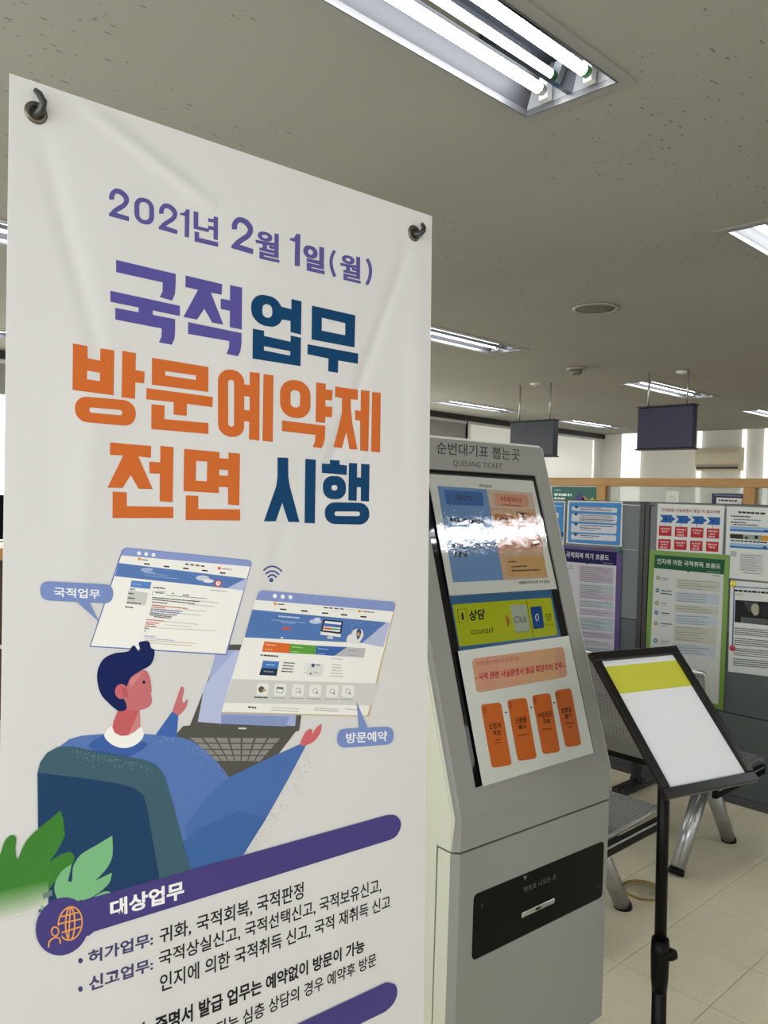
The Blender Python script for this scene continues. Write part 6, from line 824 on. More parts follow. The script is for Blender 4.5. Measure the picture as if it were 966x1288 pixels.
ART[('poster_purple_chart', 'poster_picture')] = [
["p","1a1450",2,[-629,281,-156,278,-156,352,-630,355]],["p","1a1450",3,[-349,351,-322,350,-335,359]],["p","d6d2dc",1,[-630,355,-156,352,-152,1053,-614,1103]],["t","e4e4ee",4,"국적회복 허가 흐름도",[-476,295,-201,298,-202,327,-477,331],0.012],["d","9890b8",4,-237,342,-175,342,4,0,0.35],["p","bcb4c0",2,[-389,367,-172,366,-172,455,-387,459]],["d","8a8690",3,-378,375,-222,373,4,44,0.35],
["d","8a8690",3,-378,387,-191,381,3,59,0.35],["d","8a8690",3,-377,398,-199,393,4,74,0.35],["d","8a8690",3,-377,409,-264,410,4,89,0.35],["d","8a8690",3,-377,421,-219,417,4,7,0.35],["d","8a8690",3,-376,432,-232,430,4,22,0.35],["d","8a8690",3,-376,444,-185,437,4,37,0.35],["d","8a8690",3,-375,455,-252,454,4,52,0.35],["p","b4c4c6",2,[-385,468,-168,464,-170,507,-385,513]],
["d","8a8690",3,-374,477,-249,475,3,80,0.35],["d","8a8690",3,-374,488,-236,485,4,95,0.35],["d","8a8690",3,-373,499,-251,498,4,13,0.35],["d","8a8690",3,-373,511,-227,506,4,28,0.35],["p","c2b6c6",2,[-384,512,-167,506,-168,547,-384,554]],["d","8a8690",3,-373,520,-259,519,4,40,0.35],["d","8a8690",3,-372,532,-238,528,3,55,0.35],["d","8a8690",3,-372,543,-215,537,4,70,0.35],
["p","b4c4c8",2,[-382,560,-165,552,-167,591,-382,600]],["d","8a8690",3,-371,568,-188,558,4,6,0.35],["d","8a8690",3,-370,580,-252,577,3,21,0.35],["d","8a8690",3,-370,591,-232,586,4,36,0.35],["p","c2b8c8",2,[-380,607,-163,598,-165,636,-380,646]],["d","8a8690",3,-369,615,-254,612,4,68,0.35],["d","8a8690",3,-368,627,-192,616,4,83,0.35],["d","8a8690",3,-368,638,-223,631,4,1,0.35],
["p","b4c6c8",2,[-378,655,-161,644,-162,714,-377,727]],["d","8a8690",3,-367,663,-169,648,3,33,0.35],["d","8a8690",3,-367,674,-236,668,4,48,0.35],["d","8a8690",3,-366,685,-210,676,4,63,0.35],["d","8a8690",3,-366,697,-243,691,4,78,0.35],["d","8a8690",3,-365,708,-218,699,4,93,0.35],["d","8a8690",3,-365,720,-219,710,4,11,0.35],["p","c2b8c8",2,[-375,734,-158,721,-160,756,-375,771]],
["d","8a8690",3,-364,742,-223,733,4,40,0.35],["d","8a8690",3,-363,753,-177,737,4,55,0.35],["d","8a8690",3,-363,765,-166,747,3,70,0.35],["p","cfcdd6",2,[-373,780,-157,765,-159,796,-373,812]],["d","8a8690",3,-362,787,-246,781,4,3,0.35],["d","8a8690",3,-362,799,-187,783,4,18,0.35],["d","8a8690",3,-361,810,-171,792,4,33,0.35],["p","b4c6c8",2,[-371,821,-155,805,-155,885,-370,904]],
["d","8a8690",3,-360,829,-174,811,3,57,0.35],["d","8a8690",3,-360,840,-209,827,4,72,0.35],["d","8a8690",3,-360,851,-161,831,4,87,0.35],["d","8a8690",3,-359,863,-236,854,4,5,0.35],["d","8a8690",3,-359,874,-254,868,4,20,0.35],["d","8a8690",3,-358,886,-218,873,4,35,0.35],["d","8a8690",3,-358,897,-207,883,4,50,0.35],["d","77727e",3,-450,376,-432,376,4,33,0.35],
["d","77727e",3,-485,389,-422,387,4,33,0.35],["d","77727e",3,-445,482,-427,482,5,74,0.35],["d","77727e",3,-481,496,-418,493,4,74,0.35],["d","77727e",3,-444,528,-426,528,5,37,0.35],["d","77727e",3,-479,543,-416,539,4,37,0.35],["d","77727e",3,-442,574,-424,574,5,0,0.35],["d","77727e",3,-477,589,-414,585,4,0,0.35],["d","77727e",3,-440,624,-422,623,4,64,0.35],
["d","77727e",3,-475,639,-412,634,4,64,0.35],["d","77727e",3,-438,675,-420,674,4,33,0.35],["d","77727e",3,-473,690,-410,685,4,33,0.35],["d","77727e",3,-435,752,-417,751,4,36,0.35],["d","77727e",3,-470,768,-407,762,3,36,0.35],["d","77727e",3,-433,794,-415,793,5,91,0.35],["d","77727e",3,-469,810,-406,804,4,91,0.35],
]
ART[('poster_green_chart', 'poster_picture')] = [
["p","d6dad6",1,[64,345,432,348,428,988,56,1011]],["p","1c5c3c",2,[66,276,435,275,432,348,64,346]],["p","1c5c3c",3,[235,344,265,344,251,353]],["t","e6ece6",4,"인지에 의한 국적취득 흐름도",[80,293,416,297,415,322,80,323],0.012],["d","90b09c",4,349,339,414,339,4,0,0.35],["d","777777",4,375,356,415,358,4,0,0.35],["e","8aa02c",2,[88,395,99,394,88,406],18],["e","dfe6e0",3,[88,394,92,394,88,398],8],
["d","8a8e8c",3,104,395,147,395,6,0,0.35],["d","9a9e9c",3,103,407,138,407,4,0,0.35],["e","3c7c98",2,[87,461,98,459,88,472],18],["e","dfe6e0",3,[87,460,91,459,87,464],8],["d","444a4a",3,106,460,165,458,6,1,0.35],["d","9a9e9c",3,105,472,140,471,4,1,0.35],["d","444a4a",3,105,475,166,474,6,1,0.35],["e","8aa02c",2,[87,527,98,525,87,538],18],["e","dfe6e0",3,[87,526,91,526,87,530],8],
["d","8a8e8c",3,109,526,144,525,6,2,0.35],["d","9a9e9c",3,108,538,143,537,3,2,0.35],["e","3c7c98",2,[86,577,97,576,87,588],18],["e","dfe6e0",3,[86,577,90,576,86,580],8],["d","444a4a",3,111,576,158,574,6,3,0.35],["d","9a9e9c",3,110,588,145,586,3,3,0.35],["e","8aa02c",2,[86,633,97,632,86,644],18],["e","dfe6e0",3,[86,632,90,632,86,636],8],["d","444a4a",3,113,631,175,627,6,4,0.35],
["d","9a9e9c",3,112,643,147,641,4,4,0.35],["e","3c7c98",2,[86,724,97,722,87,735],18],["e","dfe6e0",3,[86,723,90,723,86,727],8],["d","8a8e8c",3,116,721,163,718,6,5,0.35],["d","9a9e9c",3,115,733,150,731,4,5,0.35],["e","8aa02c",2,[86,789,97,788,86,801],18],["e","dfe6e0",3,[86,789,90,788,86,792],8],["d","8a8e8c",3,119,786,165,782,6,6,0.35],["d","9a9e9c",3,118,798,153,795,3,6,0.35],
["p","c6c8b8",2,[189,393,189,391,190,390,191,389,192,388,194,388,413,385,414,385,415,385,416,386,417,387,417,389,415,433,415,434,414,435,413,436,412,437,410,437,192,439,191,438,190,438,189,437,188,436,188,434]],["d","8c9088",3,200,399,381,389,3,0,0.35],["d","8c9088",3,201,411,315,408,4,1,0.35],["d","8c9088",3,201,423,393,413,4,2,0.35],["d","8c9088",3,202,436,326,433,3,3,0.35],
["p","c0ccd6",2,[187,459,187,458,188,456,189,455,190,455,192,455,409,448,411,448,412,449,413,450,413,451,414,452,412,500,412,501,412,502,411,503,409,504,408,504,190,509,189,509,188,508,187,507,186,506,186,505]],["d","8c9088",3,198,465,344,457,4,0,0.35],["d","8c9088",3,199,478,354,469,3,1,0.35],["d","8c9088",3,199,490,344,483,4,2,0.35],["d","8c9088",3,199,502,346,495,4,3,0.35],
["p","c6c8b8",2,[186,525,186,523,187,522,188,521,189,521,191,520,408,510,410,510,411,511,412,512,412,513,412,514,411,551,411,553,411,554,410,555,409,555,407,555,189,560,188,560,186,559,186,559,185,557,185,556]],["d","8c9088",3,197,531,317,524,4,0,0.35],["d","8c9088",3,198,543,364,531,4,1,0.35],["d","8c9088",3,198,556,386,542,3,2,0.35],
["p","c0ccd6",2,[187,575,187,573,187,572,188,571,190,570,191,570,406,560,407,560,408,560,409,561,410,562,410,564,409,608,408,609,408,610,407,611,406,612,404,612,190,621,189,621,187,621,186,620,186,619,186,617]],["d","8c9088",3,198,580,361,567,4,0,0.35],["d","8c9088",3,198,593,311,586,3,1,0.35],["d","8c9088",3,199,605,353,594,4,2,0.35],["d","8c9088",3,199,618,352,607,3,3,0.35],
["p","c6c8b8",2,[184,633,184,632,185,631,186,630,187,629,189,629,406,616,407,616,408,617,409,617,410,619,410,620,407,697,407,699,406,700,405,701,404,701,403,702,187,710,186,709,184,709,184,708,183,707,183,705]],["d","8c9088",3,195,639,329,628,4,0,0.35],["d","8c9088",3,196,652,363,636,3,1,0.35],["d","8c9088",3,196,664,359,650,4,2,0.35],["d","8c9088",3,197,676,319,668,4,3,0.35],
["d","8c9088",3,197,689,343,678,3,4,0.35],["d","8c9088",3,198,701,336,691,4,5,0.35],["p","c0ccd6",2,[181,726,181,724,182,723,183,722,184,722,186,721,402,708,404,708,405,709,406,709,406,711,406,712,404,756,404,758,403,759,403,760,401,760,400,761,185,774,184,774,182,774,181,773,181,772,181,770]],["d","8c9088",3,192,732,320,720,3,0,0.35],["d","8c9088",3,193,744,379,723,4,1,0.35],
["d","8c9088",3,193,756,329,744,4,2,0.35],["d","8c9088",3,193,769,348,754,3,3,0.35],
]
ART[('poster_requirement_chart', 'poster_picture')] = [
["t","b02c34",3,"국적관련 사실증명서 발급 시 필요사항",[91,31,402,33,402,49,91,49],0.018],["p","2c66b4",1,[84,66,151,65,152,73,172,85,153,98,151,106,83,105,102,86]],["t","1a2c58",4,"1",[113,77,122,77,123,94,114,94],0],["p","2c66b4",1,[116,106,118,106,118,125,116,126]],["p","c43038",2,[82,123,151,123,152,174,82,175]],["d","e8b8b8",3,92,138,142,138,8,0,0.35],["d","e8b8b8",3,98,152,132,152,8,1,0.35],
["p","c43038",2,[81,192,150,191,150,243,81,244]],["d","e8b8b8",3,91,207,141,206,8,1,0.35],["d","e8b8b8",3,97,220,131,220,8,2,0.35],["d","e8b8b8",3,92,235,131,234,8,3,0.35],["p","2c66b4",2,[171,67,236,66,236,73,256,85,237,98,236,106,170,105,188,87]],["t","1a2c58",4,"2",[199,77,208,78,208,94,199,94],0],["p","2c66b4",1,[201,106,203,106,203,125,201,125]],
["p","c43038",2,[170,124,237,124,237,174,169,175]],["d","e8b8b8",3,179,138,228,138,8,3,0.35],["d","e8b8b8",3,185,152,218,152,8,4,0.35],["d","e8b8b8",3,181,166,219,166,8,5,0.35],["p","c43038",2,[168,192,235,191,236,241,168,243]],["d","e8b8b8",3,178,206,227,205,8,4,0.35],["d","e8b8b8",3,184,219,217,219,8,5,0.35],["p","2c66b4",1,[255,67,318,66,318,74,338,86,319,98,318,106,254,105,272,87]],
["t","1a2c58",4,"3",[282,78,291,78,291,95,282,94],0],["p","2c66b4",1,[284,106,287,106,287,125,284,125]],["p","c43038",2,[255,124,320,124,320,174,254,175]],["d","e8b8b8",3,264,138,311,138,8,6,0.35],["d","e8b8b8",3,270,152,302,152,7,7,0.35],["p","c43038",2,[253,191,318,190,319,240,253,242]],["d","e8b8b8",3,263,205,310,204,8,7,0.35],["d","e8b8b8",3,269,218,300,219,8,8,0.35],
["d","e8b8b8",3,264,232,301,232,8,9,0.35],["p","2c66b4",2,[336,68,402,68,402,106,336,106,353,87]],["t","1a2c58",4,"4",[363,78,371,79,372,95,363,94],0],["p","2c66b4",1,[365,106,367,106,367,125,365,125]],["p","c43038",2,[337,125,400,124,401,174,337,174]],["d","e8b8b8",3,346,138,392,138,8,9,0.35],["d","e8b8b8",3,352,152,383,152,7,10,0.35],["d","e8b8b8",3,347,165,383,165,8,11,0.35],
["p","c43038",2,[336,191,399,190,399,239,336,240]],["d","e8b8b8",3,345,204,391,204,8,10,0.35],["d","e8b8b8",3,351,217,382,218,8,11,0.35],
]
ART[('poster_guide_page', 'poster_picture')] = [
["d","222226",2,490,39,619,42,9,3,0.35],["d","333338",2,454,59,549,60,6,0,0.35],["d","5a6a9a",2,470,75,599,75,5,1,0.35],["d","333338",2,455,89,530,89,6,2,0.35],["d","222228",2,466,100,588,99,5,3,0.35],["p","9cc0e4",1,[453,108,725,108,725,133,452,134]],["p","3c78bc",2,[453,123,726,124,726,132,452,131]],["p","1c3c84",3,[615,120,632,120,633,127,616,127]],
["p","38342c",1,[454,146,518,146,517,169,454,168]],["p","9aa89c",1,[518,146,605,146,604,171,517,169]],["p","20242c",2,[573,148,589,149,588,164,572,163]],["p","d89c30",1,[605,146,721,148,720,173,604,171]],["p","3a3428",2,[526,156,542,157,541,166,526,166]],["d","2a2a30",2,460,178,632,179,7,4,0.35],["p","9cc0e4",1,[455,190,726,190,726,214,454,214]],["p","3c78bc",2,[455,204,726,205,726,213,454,213]],
["p","1c3c84",3,[614,197,629,198,629,206,615,206]],["p","b8bcc0",1,[460,229,490,230,490,256,460,254]],["p","d4d6d8",1,[504,237,618,237,618,325,504,324]],["d","8a8e94",2,510,245,605,244,3,0,0.35],["d","8a8e94",2,511,255,577,256,3,1,0.35],["d","8a8e94",2,511,266,610,264,2,2,0.35],["d","8a8e94",2,511,276,582,276,3,3,0.35],["d","8a8e94",2,512,286,582,286,3,4,0.35],
["d","8a8e94",2,512,297,598,295,2,5,0.35],["d","8a8e94",2,513,307,605,305,3,6,0.35],["d","8a8e94",2,513,317,587,316,3,7,0.35],["d","5a4a48",2,524,331,611,330,3,5,0.35],
]
ART[('poster_news_page', 'poster_picture')] = [
["p","3a5ca4",1,[482,401,487,401,490,694,484,695]],["p","3a5ca4",1,[487,399,733,391,733,395,487,404]],["d","1c1c20",2,487,420,724,414,9,3,0.35],["d","777777",2,489,439,532,438,3,3,0.35],["p","202022",1,[492,466,729,455,730,568,492,574]],["p","46464a",2,[530,468,597,464,596,519,558,516]],["p","5c6466",2,[522,545,648,540,648,570,522,573]],
["p","a8b09c",3,[574,480,579,477,587,474,595,473,600,476,604,484,606,496,606,508,605,517,602,523,597,528,591,530,586,530,581,527,577,521,574,515,571,508,570,501,570,493,571,486]],["e","c8ac84",4,[588,509,596,508,589,524],18],
["p","2c2c30",3,[619,489,622,482,626,476,631,471,636,470,641,472,646,477,651,484,653,491,653,501,652,512,649,522,645,529,640,532,633,532,627,530,622,525,619,518,618,508,617,497]],["d","6c6c70",2,493,602,724,590,5,0,0.2],["d","6c6c70",2,493,612,724,600,5,1,0.2],["d","6c6c70",2,493,622,724,610,5,2,0.2],["d","6c6c70",2,493,632,724,619,5,3,0.2],["d","6c6c70",2,493,652,724,639,5,5,0.2],
["d","6c6c70",2,493,662,724,648,5,6,0.2],["d","6c6c70",2,493,672,724,658,5,7,0.2],["d","6c6c70",2,493,682,724,668,5,8,0.2],["d","6c6c70",2,492,702,723,687,5,10,0.2],["d","6c6c70",2,492,712,723,696,5,11,0.2],["d","6c6c70",2,492,723,723,706,4,12,0.2],["d","6c6c70",2,492,733,723,716,4,13,0.2],["d","6c6c70",2,492,753,723,735,5,15,0.2],["d","6c6c70",2,492,763,723,745,5,16,0.2],
["d","6c6c70",2,492,773,723,754,5,17,0.2],["d","6c6c70",2,492,783,723,764,5,18,0.2],
]
SHEETS = {"blue_chart": [[-480.5, 5.3], [-132.2, 3.1], [-129.3, 246.8], [-481.8, 248.3]], "blue_left": [[-876.8, 8.0], [-494.9, 8.8], [-497.9, 254.8], [-882.0, 256.1]], "purple_chart": [[-658.7, 261.5], [-126.1, 265.0], [-119.9, 1076.6], [-643.1, 1132.8]], "green_chart": [[34.6, 251.9], [458.9, 250.1], [453.1, 1011.2], [30.8, 1038.9]], "requirement_chart": [[70.0, 8.2], [422.6, 10.2], [418.1, 302.0], [70.4, 307.5]], "guide_page": [[433.2, 12.0], [734.6, 15.4], [736.1, 363.8], [435.8, 362.0]], "news_page": [[465.6, 373.2], [735.1, 369.2], [740.4, 805.4], [469.7, 819.4]]}

# ================================================================ FAR SERVICE COUNTER
m_wood = wood('counter_wood', 'b88c54', 1.0)
m_woodz = wood('counter_wood_post', 'b88c54', 1.0, 2)
m_glass = mat('counter_glass', 'b8c4bc', 0.15)
n = NT(m_glass)
tr = n.n('ShaderNodeBsdfTransparent'); mx = n.n('ShaderNodeMixShader'); mx.inputs[0].default_value = 0.45
out = [x for x in n.t.nodes if x.type == 'OUTPUT_MATERIAL'][0]
n.l(tr.outputs[0], mx.inputs[1]); n.l(n.b.outputs[0], mx.inputs[2]); n.l(mx.outputs[0], out.inputs['Surface'])
ctr = thing('service_counter', 'long wooden service counter with glass screens behind the grey partitions', 'counter', (6.45, 0, 0))
CY0, CY1 = -2.6, 6.6
MB().box(0, .1, CY0, CY1, 1.664, 1.735, .004).build('top_rail', m_wood, ctr)
py = [2.62 + 1.3 * k for k in range(-4, 4)]
post0 = None
for y in py:
    if post0 is None:
        post0 = MB().box(0.005, .095, -.045, .045, 1.06, 1.664, .003).build('post', m_woodz, ctr)
    else:
        p = post0.copy(); COL.objects.link(p); p.parent = ctr
        post0_ = p
    (post0 if y == py[0] else post0_).location = (0, y, 0)
for a, b in zip(py, py[1:]):
    MB().box(.045, .053, a + .045, b - .045, 1.06, 1.664).build('glass_pane', m_glass, ctr)
MB().box(-.12, .55, CY0, CY1, 1.02, 1.06, .006).build('worktop', m_wood, ctr)
MB().box(0, .12, CY0, CY1, 0.0, 1.02).build('front_panel', speckle('counter_front', 'b8b2a4', 1, .6), ctr)

def sheet_on(parent_thing_name, label, cat, loc, rz, quad_mm, colour, group=None, thick=.0008):
    """a paper: x,z corners in mm relative to loc, x right, y down"""
    o = thing(parent_thing_name, label, cat, loc, rz, group)
    q = [(a / 1000, -b / 1000) for a, b in quad_mm]
    MB().prism(q, -thick, 0, 'y').build('sheet', colour, o)
    return o
m_paper = mat('paper', 'e0e2e0', .55, 0, 1.0)
R90 = -math.pi / 2
cl = (6.49, 3.38388, 1.66442)
p = sheet_on('poster', 'teal poster behind the counter glass, at the far left by the kiosk', 'poster', cl, R90, [(-1080, 12), (-590, 12), (-590, 254), (-1080, 254)], mat('teal_paper', '22605a', .5))
for q, c in (([(-1050, 40), (-980, 40), (-980, 48), (-1050, 48)], '9cd0c8'), ([(-1050, 75), (-860, 77), (-860, 100), (-1050, 98)], 'd8ece8'), ([(-1050, 112), (-930, 114), (-930, 134), (-1050, 132)], 'd8ece8'), ([(-845, 150), (-770, 60), (-700, 150)], '5a4a88'), ([(-760, 150), (-735, 90), (-650, 150)], 'c89a70'), ([(-700, 150), (-640, 100), (-600, 150)], 'a8b850')):
    print_art('poster_picture', [['d', c, 1, q[0][0], (q[0][1] + q[3][1]) // 2, q[1][0], (q[1][1] + q[2][1]) // 2, q[3][1] - q[0][1], 3, .3] if len(q) == 4 else ['p', c, 1, [int(v) for pt in q for v in pt]]], p, (0, 0, 0), (0, 0, -1), (0, -1, 0), .001, eps=3e-4, base=1.2e-3)
p = sheet_on('notice_sheet', 'small white notice behind the counter glass, between the two posters', 'notice', cl, R90, [(62, 39), (180, 39), (180, 190), (62, 190)], m_paper)
print_art('faint_drawing', [['e', 'c4b8c0', 1, [120, 100, 150, 100, 120, 120], 14], ['e', 'dedede', 2, [120, 100, 142, 100, 120, 113], 14], ['d', 'c8c0c4', 1, 85, 150, 155, 150, 8, 3, .3]], p, (0, 0, 0), (0, 0, -1), (0, -1, 0), .001, eps=3e-4, base=1.2e-3)
p = sheet_on('poster', 'navy poster with a white block behind the counter glass on the right', 'poster', cl, R90, [(458, 50), (720, 50), (720, 250), (458, 250)], mat('navy_paper', '1c2044', .5))
print_art('poster_picture', [['p', 'dcdce0', 1, [495, 82, 700, 86, 690, 250, 495, 250]], ['d', '8088b0', 1, 480, 64, 690, 68, 9, 3, .3], ['d', '3a3a50', 2, 515, 105, 660, 107, 12, 3, .3]], p, (0, 0, 0), (0, 0, -1), (0, -1, 0), .001, eps=3e-4, base=1.2e-3)

# hanging counter signs under the ceiling
for (ya, yb, za, zb, colr, lab) in ((4.31, 4.80, 1.93, 2.25, '2e3342', 'slate grey hanging sign board beside the kiosk top'), (3.0, 3.48, 1.97, 2.31, '1e1840', 'dark navy hanging sign board above the partitions')):
    t = thing('hanging_sign', lab, 'sign', (6.3, (ya + yb) / 2, za), 0, None)
    w2 = (yb - ya) / 2
    MB().box(-.04, .04, -w2, w2, 0, zb - za, .006).build('sign_board', mat('sign_' + colr, colr, .4), t)
    for z0 in (-.012, zb - za):
        MB().box(-.045, .045, -w2 - .012, w2 + .012, z0, z0 + .012, .003).build('frame_strip', m_dark, t)
    for s in (-.7, .7):
        MB().tube([(0, w2 * s, zb - za + .01), (0, w2 * s, H - za)], .008, 8).build('hanging_rod', m_cap, t)

# wall-mounted air conditioner on the far wall
t = thing('air_conditioner', 'cream box-shaped air conditioner high on the far wall', 'air conditioner', (11.5, 5.05, 2.02))
MB().prism([(0, 0), (0, .32), (-.2, .32), (-.23, .24), (-.23, .09), (-.16, 0)], -.32, .30, 'y').build('casing', mat('cream_plastic', 'd8ceb4', .45), t)
MB().box(-.234, -.2, -.3, .28, .02, .05).build('air_slot', m_dark, t)

# left counter seen past the banner's left edge
t = thing('reception_desk', 'wooden reception desk seen left of the banner', 'desk', (0.4, 5.4, 0))
MB().box(-1.55, 1.95, 0, .6, 1.03, 1.105, .005).build('desk_top', wood('desk_wood', 'b98a52', 1.0, 0), t)
MB().box(-1.5, 1.9, .05, .55, 0.0, 1.03).build('desk_front', mat('desk_front', '4a342e', .5), t)
MB().box(-1.51, 1.91, .04, .05, .46, .485).build('trim_strip', m_white, t)
t = thing('computer_monitor', 'black monitor standing on the reception desk left of the banner', 'monitor', (1.72, 5.55, 1.105))
MB().box(-.3, .3, -.02, .02, .05, .34, .006).build('screen_housing', m_black, t)
MB().box(-.02, .02, .0, .03, 0.01, .2).box(-.12, .12, -.06, .1, 0, .012, .003).build('stand', m_black, t)

# ================================================================ GREY PARTITION SCREENS
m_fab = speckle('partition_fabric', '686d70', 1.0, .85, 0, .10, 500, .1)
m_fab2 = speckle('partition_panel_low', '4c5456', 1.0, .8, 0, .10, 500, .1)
m_frame = mat('partition_frame', '4b4c50', .4, .3)
m_framed = mat('partition_post', '2e2e30', .45, .2)
PX, PTOP = 4.0, 1.52045
def partition(y_a, y_b, label):
    """y_a > y_b: left and right ends as seen"""
    t = thing('partition_screen', label, 'partition', (PX, y_a, 0), R90, 'grey partition screens')
    L = y_a - y_b
    MB().box(0, .026, .0, .05, .04, PTOP, .003).build('post', m_framed, t)
    MB().box(L - .026, L, .0, .05, .04, PTOP, .003).build('post', m_framed, t)
    MB().box(.026, L - .026, .0, .05, PTOP - .018, PTOP, .003).build('top_rail', m_frame, t)
    MB().box(.026, L - .026, .005, .045, .06, .1).build('bottom_rail', m_frame, t)
    z1 = PTOP - .019
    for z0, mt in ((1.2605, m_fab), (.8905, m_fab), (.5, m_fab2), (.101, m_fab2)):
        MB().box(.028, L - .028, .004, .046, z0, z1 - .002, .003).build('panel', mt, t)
        z1 = z0 - .002
    for x in (.02, L - .02):
        MB().box(x - .02, x + .02, -.17, .22, 0, .03, .005).box(x - .013, x + .013, .005, .045, .03, .05).build('foot', m_framed, t)
    return t
partition(3.42, 2.163, 'grey fabric partition screen, the left one, partly behind the kiosk')
partition(2.160, 0.92, 'grey fabric partition screen, the right one, holding the green chart')
m_hinge = mat('hinge_metal', 'b8b8b4', .3, .8)

PLANE = (PX, 2.16017, PTOP)
def poster(key, label, sheet, colour, lift=.0004, cat='poster', name='poster'):
    o = thing(name, label, cat, (PLANE[0] - lift, PLANE[1], PLANE[2]), R90)
    q = [(a / 1000, -b / 1000) for a, b in sheet]
    MB().prism(q, -.0009, 0, 'y').build('sheet', colour, o)
    print_art('poster_picture', ART[('poster_' + key, 'poster_picture')], o, (0, 0, 0), (0, 0, -1), (0, -1, 0), .001, gain=.66, eps=1.5e-4, base=.0011)
    return o
m_paper2 = mat('poster_paper', 'bcc0bc', .5)
S_ = SHEETS
poster('blue_left', 'blue poster half hidden behind the kiosk, beside the blue four-step chart', S_['blue_left'], m_paper2)
poster('blue_chart', 'sky blue poster of four white text bars in a column', S_['blue_chart'], m_paper2)
poster('purple_chart', 'purple-bordered flow chart poster hung below the blue posters', S_['purple_chart'], mat('purple_paper', '44306a', .5), .003)
poster('requirement_chart', 'white sheet with blue numbered arrows and red boxes', S_['requirement_chart'], m_paper2)
poster('green_chart', 'green-bordered flow chart poster below the sheet of red boxes', S_['green_chart'], mat('green_paper', '608232', .5), .003)
poster('guide_page', 'white guide page with blue bands, at the right edge of the partition', S_['guide_page'], m_paper2, name='notice_sheet', cat='notice')
poster('news_page', 'white page with a dark photograph, below the guide page', S_['news_page'], m_paper2, .002, name='notice_sheet', cat='notice')
for k, (x, y), c, lab in (('yellow', (480, 388.5), 'd8c820', 'round yellow magnet on the top left corner of the news page'), ('red', (488, 701.6), '9c1c28', 'round dark red magnet on the left edge of the news page'), ('green', (-140.8, 265.9), '17584a', 'round dark green magnet at the top right corner of the purple chart')):
    o = thing('magnet', lab, 'magnet', (PX - .0035, PLANE[1] - x / 1000, PTOP - y / 1000), R90)
    mb = MB(); mb.lathe([(.014, 0), (.0145, .004), (.012, .008), (.006, .0105), (.0005, .011)], n=20)
    for v in mb.bm.verts:
        v.co = Vector((v.co.x, -v.co.z, v.co.y))
    mb.build('magnet_cap', mat('magnet_' + k, c, .3), o)

# ================================================================ WAITING BENCHES
m_perf = mat('perforated_steel', '8c8d8c', .35, .6)
n = NT(m_perf)
co = n.coord()
sep = n.n('ShaderNodeSeparateXYZ'); n.l(co, sep.inputs[0])
def cell(s, off=0.0):
    return n.math('SUBTRACT', n.math('FRACT', n.math('ADD', n.math('MULTIPLY', s, 58.0), off)), .5)
hyp = n.math('SUBTRACT', sep.outputs[2], sep.outputs[0])
dd = n.math('SQRT', n.math('ADD', n.math('POWER', cell(sep.outputs[1]), 2), n.math('POWER', cell(hyp), 2)))
hole = n.math('LESS_THAN', dd, .18)
tr = n.n('ShaderNodeBsdfTransparent'); mx = n.n('ShaderNodeMixShader')
out = [x for x in n.t.nodes if x.type == 'OUTPUT_MATERIAL'][0]
n.l(hole, mx.inputs[0]); n.l(n.b.outputs[0], mx.inputs[1]); n.l(tr.outputs[0], mx.inputs[2]); n.l(mx.outputs[0], out.inputs['Surface'])
m_chrome = mat('brushed_leg', 'a6a8aa', .28, .75)
m_steel = mat('polished_rim', 'b4b6b8', .25, .8)
def bench(xc, label):
    """backs stand on the near side (-x), seats open away from the camera; runs along +y from the end seen in the photo"""
    t = thing('waiting_bench', label, 'bench', (xc, 1.53, 0), 0, 'rows of perforated steel waiting benches')
    MB().box(-.03, .03, -.1, 1.95, .33, .39, .008).build('beam', m_black, t)
    for y in (0, 1.75):
        for s in (-1, 1):
            l = MB().tube([(.02 * s, y, .335), (.245 * s, y, .018)], [.034, .030], 16).build('leg', m_chrome, t)
            MB().tube([(.243 * s, y, .022), (.256 * s, y, .0)], [.0315, .033], 16).build('rubber_foot', m_black, l)
        MB().box(-.06, .06, y - .035, y + .035, .30, .345, .008).build('leg_bracket', m_chrome, t)
    for k in range(3):
        y0 = -.13 + k * .64; y1 = y0 + .58
        prof = [(.27, .40), (.25, .42), (.1, .405), (-.1, .40), (-.2, .415), (-.255, .50), (-.30, .70), (-.335, .845), (-.35, .86)]
        s = MB()
        for p, q in zip(prof, prof[1:]):
            s.quad((p[0], y0, p[1]), (p[0], y1, p[1]), (q[0], y1, q[1]), (q[0], y0, q[1]))
        so = s.build('seat_shell', m_perf, t)
        for f in so.data.polygons: f.use_smooth = True
        loop = [(p[0], y0, p[1]) for p in prof] + [(p[0], y1, p[1]) for p in prof[::-1]] + [(prof[0][0], y0, prof[0][1])]
        MB().tube(loop, .009, 8).build('shell_rim', m_steel, so)
    for y in (-.15, 1.82):
        br = MB().box(-.26, .22, y - .012, y + .012, .355, .395, .005).build('side_bracket', m_black, t)
        MB().box(-.25, .2, y - .0135, y - .009, .385, .392).build('bright_strip', m_steel, br)
    return t
bench(2.52, 'perforated steel waiting bench just behind the kiosk, nearer of two rows')
bench(3.44, 'perforated steel waiting bench by the partition, farther of two rows')

# brass floor outlet
o = thing('floor_outlet', 'flush round floor outlet with a thin brass ring beside the black pole', 'floor outlet', (2.955, 1.545, 0))
MB().torus((0, 0, .002), .083, .0045, flat=.7).build('brass_ring', mat('brass', 'a8884a', .3, .9), o)
MB().lathe([(.08, 0), (.08, .0012), (.03, .002), (.001, .0028)]).build('cover_plate', speckle('outlet_cover', 'a09a80', 1.0, .35, 0, .12, 25, .1), o)

